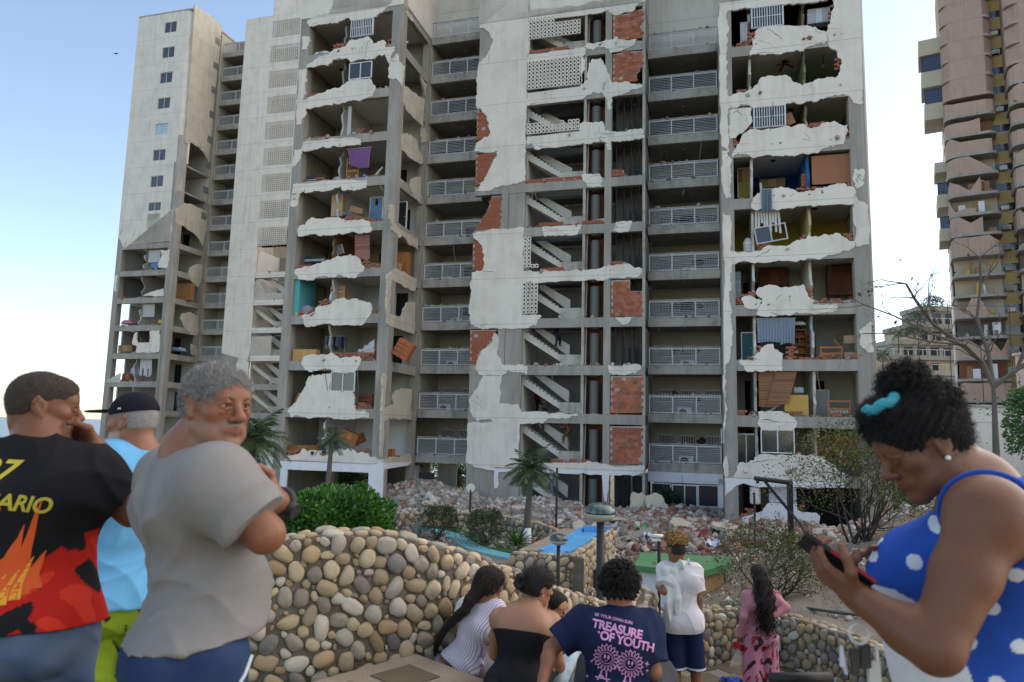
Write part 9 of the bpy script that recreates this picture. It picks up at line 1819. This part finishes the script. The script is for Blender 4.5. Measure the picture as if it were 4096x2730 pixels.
 if tilt and kind_ in ('cab', 'box', 'frame'): r.rotation_euler = (r.rotation_euler[0], tilt, r.rotation_euler[2]); r.location.z += abs(math.sin(tilt)) * w_ / 2 * (1 if kind_ != 'frame' else .8)
def air_unit(r, w_, d, h_):
 MB().box(-w_ / 2, w_ / 2, 0, d, 0, h_).build('casing', ROOM, r); MB().tube([(-w_ * .12, -.012, h_ / 2), (-w_ * .12, .0, h_ / 2)], h_ * .38, 16).build('fan_opening', DARK, r)
 MB().tube([(-w_ * .12 + h_ * .4 * math.cos(a), -.014, h_ / 2 + h_ * .4 * math.sin(a)) for a in [i * .3307 for i in range(20)]], .012, 5, False).build('fan_guard', METAL, r)
for a in FURN: furnish(*a)
bx(blk, 'room_wall', paint(.10, .36, .38), -23.97, -23.62, 36.62, 38.4, fl(4) + .01, ce(4) + .3)
for i, (u, v, z, rz) in enumerate(AC_LIST):
 k = round((z - .25 - G0) / ST) + 1; side = 'far tower' if u < -30 else ('left balconies' if u < -10 else 'right balconies');
 r = frame_empty('air_conditioner', u, v, z, 'air conditioner standing behind the railing on the %s floor of the %s' % (('ground', 'first', 'second', 'third', 'fourth', 'fifth', 'sixth', 'seventh', 'eighth', 'ninth', 'tenth', 'eleventh')[k], side), 'air conditioner', 'air conditioners on the balconies'); del r['_o']; r.rotation_euler[2] += rz; air_unit(r, .8, .3, .58)

# cracks, dangling cables, ragged bars
rr = random.Random(19)
def crack(root, pts, f, w_=.014):
 up_, dn = [], []
 for i, (x, z) in enumerate(pts):
  t = i / (len(pts) - 1); k = w_ * (.25 + math.sin(math.pi * min(1, t + .15)) * rr.uniform(.5, 1.3)); a = pts[min(i + 1, len(pts) - 1)]; b = pts[max(0, i - 1)]; d = Vector((a[0] - b[0], a[1] - b[1])); d = d.normalized() if d.length else Vector((1, 0)); up_.append((x - d.y * k, z + d.x * k)); dn.append((x + d.y * k, z - d.x * k))
 n = len(pts); vs = [f(p, -.003) for p in up_ + dn]; MB().add(vs, [(i, i + 1, n + i + 1, n + i) for i in range(n - 1)]).build('wall_crack', SHADE_BLACK, root)  # black strip laid on the plaster for the darkness of the gap
def walk(x, z, dx, dz, n, st):
 o = [(x, z)]
 for _ in range(n): dx += rr.gauss(0, .35); dz += rr.gauss(0, .35); L_ = math.hypot(dx, dz) + 1e-6; x += dx / L_ * st * rr.uniform(.5, 1.4); z += dz / L_ * st * rr.uniform(.5, 1.4); o.append((x, z))
 return o
for polys, f, root, cnt in ((OUT_M, fl39, blk, 34), (OUT_R, fl36, blk, 26), (OUT_L, fl36, blk, 16), (OUT_T[:1], flat(va - .02), far, 10)):
 k = 0
 while k < cnt:
  pg = rr.choice(polys[:8]) if rr.random() < .6 else rr.choice(polys); p = rr.choice(pg); c = (sum(q[0] for q in pg) / len(pg), sum(q[1] for q in pg) / len(pg)); pts = walk(p[0], p[1], c[0] - p[0], c[1] - p[1], rr.randint(5, 12), .13)
  pts = [q for q in pts[1:] if inside(q, pg) and all(inside((q[0] + a, q[1] + b), pg) for a, b in ((.05, 0), (-.05, 0), (0, .05), (0, -.05)))]
  if len(pts) > 3: crack(root, pts, f, rr.uniform(.005, .014))
  k += 1
for i in range(46):
 a, b, v = rr.choice(((UL0 + .7, UL1 - .7, 36.45), (UR0 + .8, UR1 - .5, 36.45), (-10.3, -3.7, 39.42), (-3.3, .6, 40.95), (-17.4, -13.9, 40.95))); k = rr.randint(1, 9); x = rr.uniform(a, b); z = gz(k) - .2; l = rr.uniform(.3, 1.6); dx = rr.uniform(-.25, .25)
 MB().tube([(x, v, z), (x + dx * .3, v - .03, z - l * .4), (x + dx, v + .02, z - l)], .008 + .006 * rr.random(), 4, False).build('hanging_cable', rr.choice((DARK, CONC_L, DARK)), blk)
for i in range(40):
 a, b, v = rr.choice(((UL0 + .7, UL1 - .7, 36.5), (UR0 + .8, UR1 - .5, 36.5), (-10.3, -3.7, 39.5))); k = rr.randint(1, 9); x = rr.uniform(a, b); z = fl(k) + rr.uniform(.02, .2)
 MB().tube([(x, v + .1, z), (x + rr.uniform(-.2, .2), v - rr.uniform(.05, .3), z + rr.uniform(-.1, .3)), (x + rr.uniform(-.4, .4), v - rr.uniform(.1, .35), z + rr.uniform(-.3, .35))], .008, 4, False).build('bent_rebar', WOOD, blk)
for i in range(26):                                                    # planks and sticks in the rooms
 a, b, v, ks = rr.choice(((UL0 + .9, UL1 - .9, 36.9, 10), (UR0 + .9, UR1 - .9, 36.9, 9), (UL0 + D2 + .9, UL1 + D2 - .9, 36.9 + V2, 7))); k = rr.randint(1, ks); x = rr.uniform(a, b); z = fl(k); root = far if a < -30 else blk
 M = Matrix.Translation((x, v + rr.uniform(0, 1), z + .05)) @ Matrix.Rotation(rr.uniform(-1.2, 1.2), 4, 'Y') @ Matrix.Rotation(rr.uniform(-.5, .2), 4, 'X'); MB().box(-.05, .05, 0, .04, 0, rr.uniform(.7, 1.5), M).build('broken_batten', rr.choice((WOOD, ROOM, WOOD_O, ROOM)), root)
# people on the open stairs and landings of the near block
def small(label, u, v, zf, H, face, shirt_c, trouser_c, skin, bend=.2, step=.2, arms_up=0, sitting=0):
 b = np.array(grid(u, v, zf)); f = nrm(np.array([math.sin(face), math.cos(face), 0])); x = np.array([f[1], -f[0], 0]); z = A3(0, 0, 1); s = H / 1.72
 def Q(a, c, d): return b + (x * a + f * c + z * d) * s
 pel = Q(0, 0, .45 if sitting else .93); ns = Q(0, .06 + bend * .25, (.95 if sitting else 1.44) - bend * .1); J = dict(pel=pel, neck=ns, head=ns + (f * .05 + z * .17) * s, hd=nrm(f * .9 - z * .25), shL=ns - x * .16 * s - z * .06 * s, shR=ns + x * .16 * s - z * .06 * s)
 for k, sg in (('L', -1), ('R', 1)): J['el' + k] = J['sh' + k] + (x * sg * .07 + f * (.10 + .1 * arms_up) - z * .25) * s; J['wr' + k] = J['el' + k] + (f * .2 + z * (.12 * arms_up - .06)) * s; J['h' + k] = J['wr' + k] + f * .09 * s
 lg = [(pel - x * .08 * s, pel + (-x * .1 + f * (.40 if sitting else .10 + step) - z * (.02 if sitting else .40)) * s, Q(-.1, .35 if sitting else .08 + step, .09 + (.17 if step > .15 else 0))), (pel + x * .08 * s, pel + (x * .1 + f * (.40 if sitting else .03) - z * (.02 if sitting else .43)) * s, Q(.1, .33 if sitting else -.05, .09))]
 fg = figure('person', label, J, skin, .95, .95, hs=s, legs=lg, vox=.016, fvox=.01, hand_boxes=False, group='people on the stairs of the torn block')
 if shirt_c: shirt(fg, shirt_c, -.02, .7, .018, .022, vox=.014, amp=.004)
 trousers(fg, trouser_c, 1.95, .018, vox=.014, amp=.004); hair_cap(fg, (.012, .010, .009) if 'grey' not in label else (.3, .29, .28), .008, .055, -.05, -.085, 0, .01)
small('person in pale jeans and a light shirt climbing the ground floor stair', -8.8, 40.6, -2.15, 1.72, -1.3, (.5, .52, .55), (.22, .32, .45), (.25, .11, .06), .15, .22)
small('bare-chested person in khaki trousers standing on the first floor landing', -7.83, 40.7, .62, 1.72, -1.2, None, (.13, .10, .055), (.30, .13, .07), .3, .22, 1)
small('person in black shirt and dark trousers stepping down the third floor stair', -8.7, 40.6, 6.35, 1.7, 1.2, (.012, .012, .014), (.03, .04, .06), (.30, .14, .08), .1, .25, 1)
small('person in a red shirt on the second floor behind the stair', -10.1, 42.2, fl(2), 1.72, .4, (.30, .02, .015), (.02, .02, .03), (.2, .09, .05), .2, .1)
small('person with grey hair seen above the sill under the second floor stair', -9.4, 41.0, fl(2) - .55, 1.68, .3, (.12, .11, .10), (.05, .05, .06), (.25, .12, .07), .2, .05)
small('person in shorts on the upper steps of the first floor stair', -9.5, 40.9, 1.45, 1.7, -1.2, (.16, .12, .09), (.10, .08, .07), (.25, .11, .06), .1, .2)
# two birds in the sky
for i, (x, y, z, s) in enumerate(((-24.35, 40, 23.46, .16), (25.3, 40, 16.03, .16))):
 o = MB().add([(0, 0, 0), (-s, .02, s * .45), (-s * .9, .1, s * .35), (s, .02, s * .3), (s * .9, .1, s * .2), (.0, .12, -.02), (.03, -.1, .0)], [(0, 1, 2, 5), (0, 5, 4, 3), (0, 6, 5)]).build('bird', DARK); o.location = (x, y, z); tag(o, ('small dark bird flying in the blue sky left of the far tower', 'small dark bird flying in the white gap right of the near block')[i], 'bird')
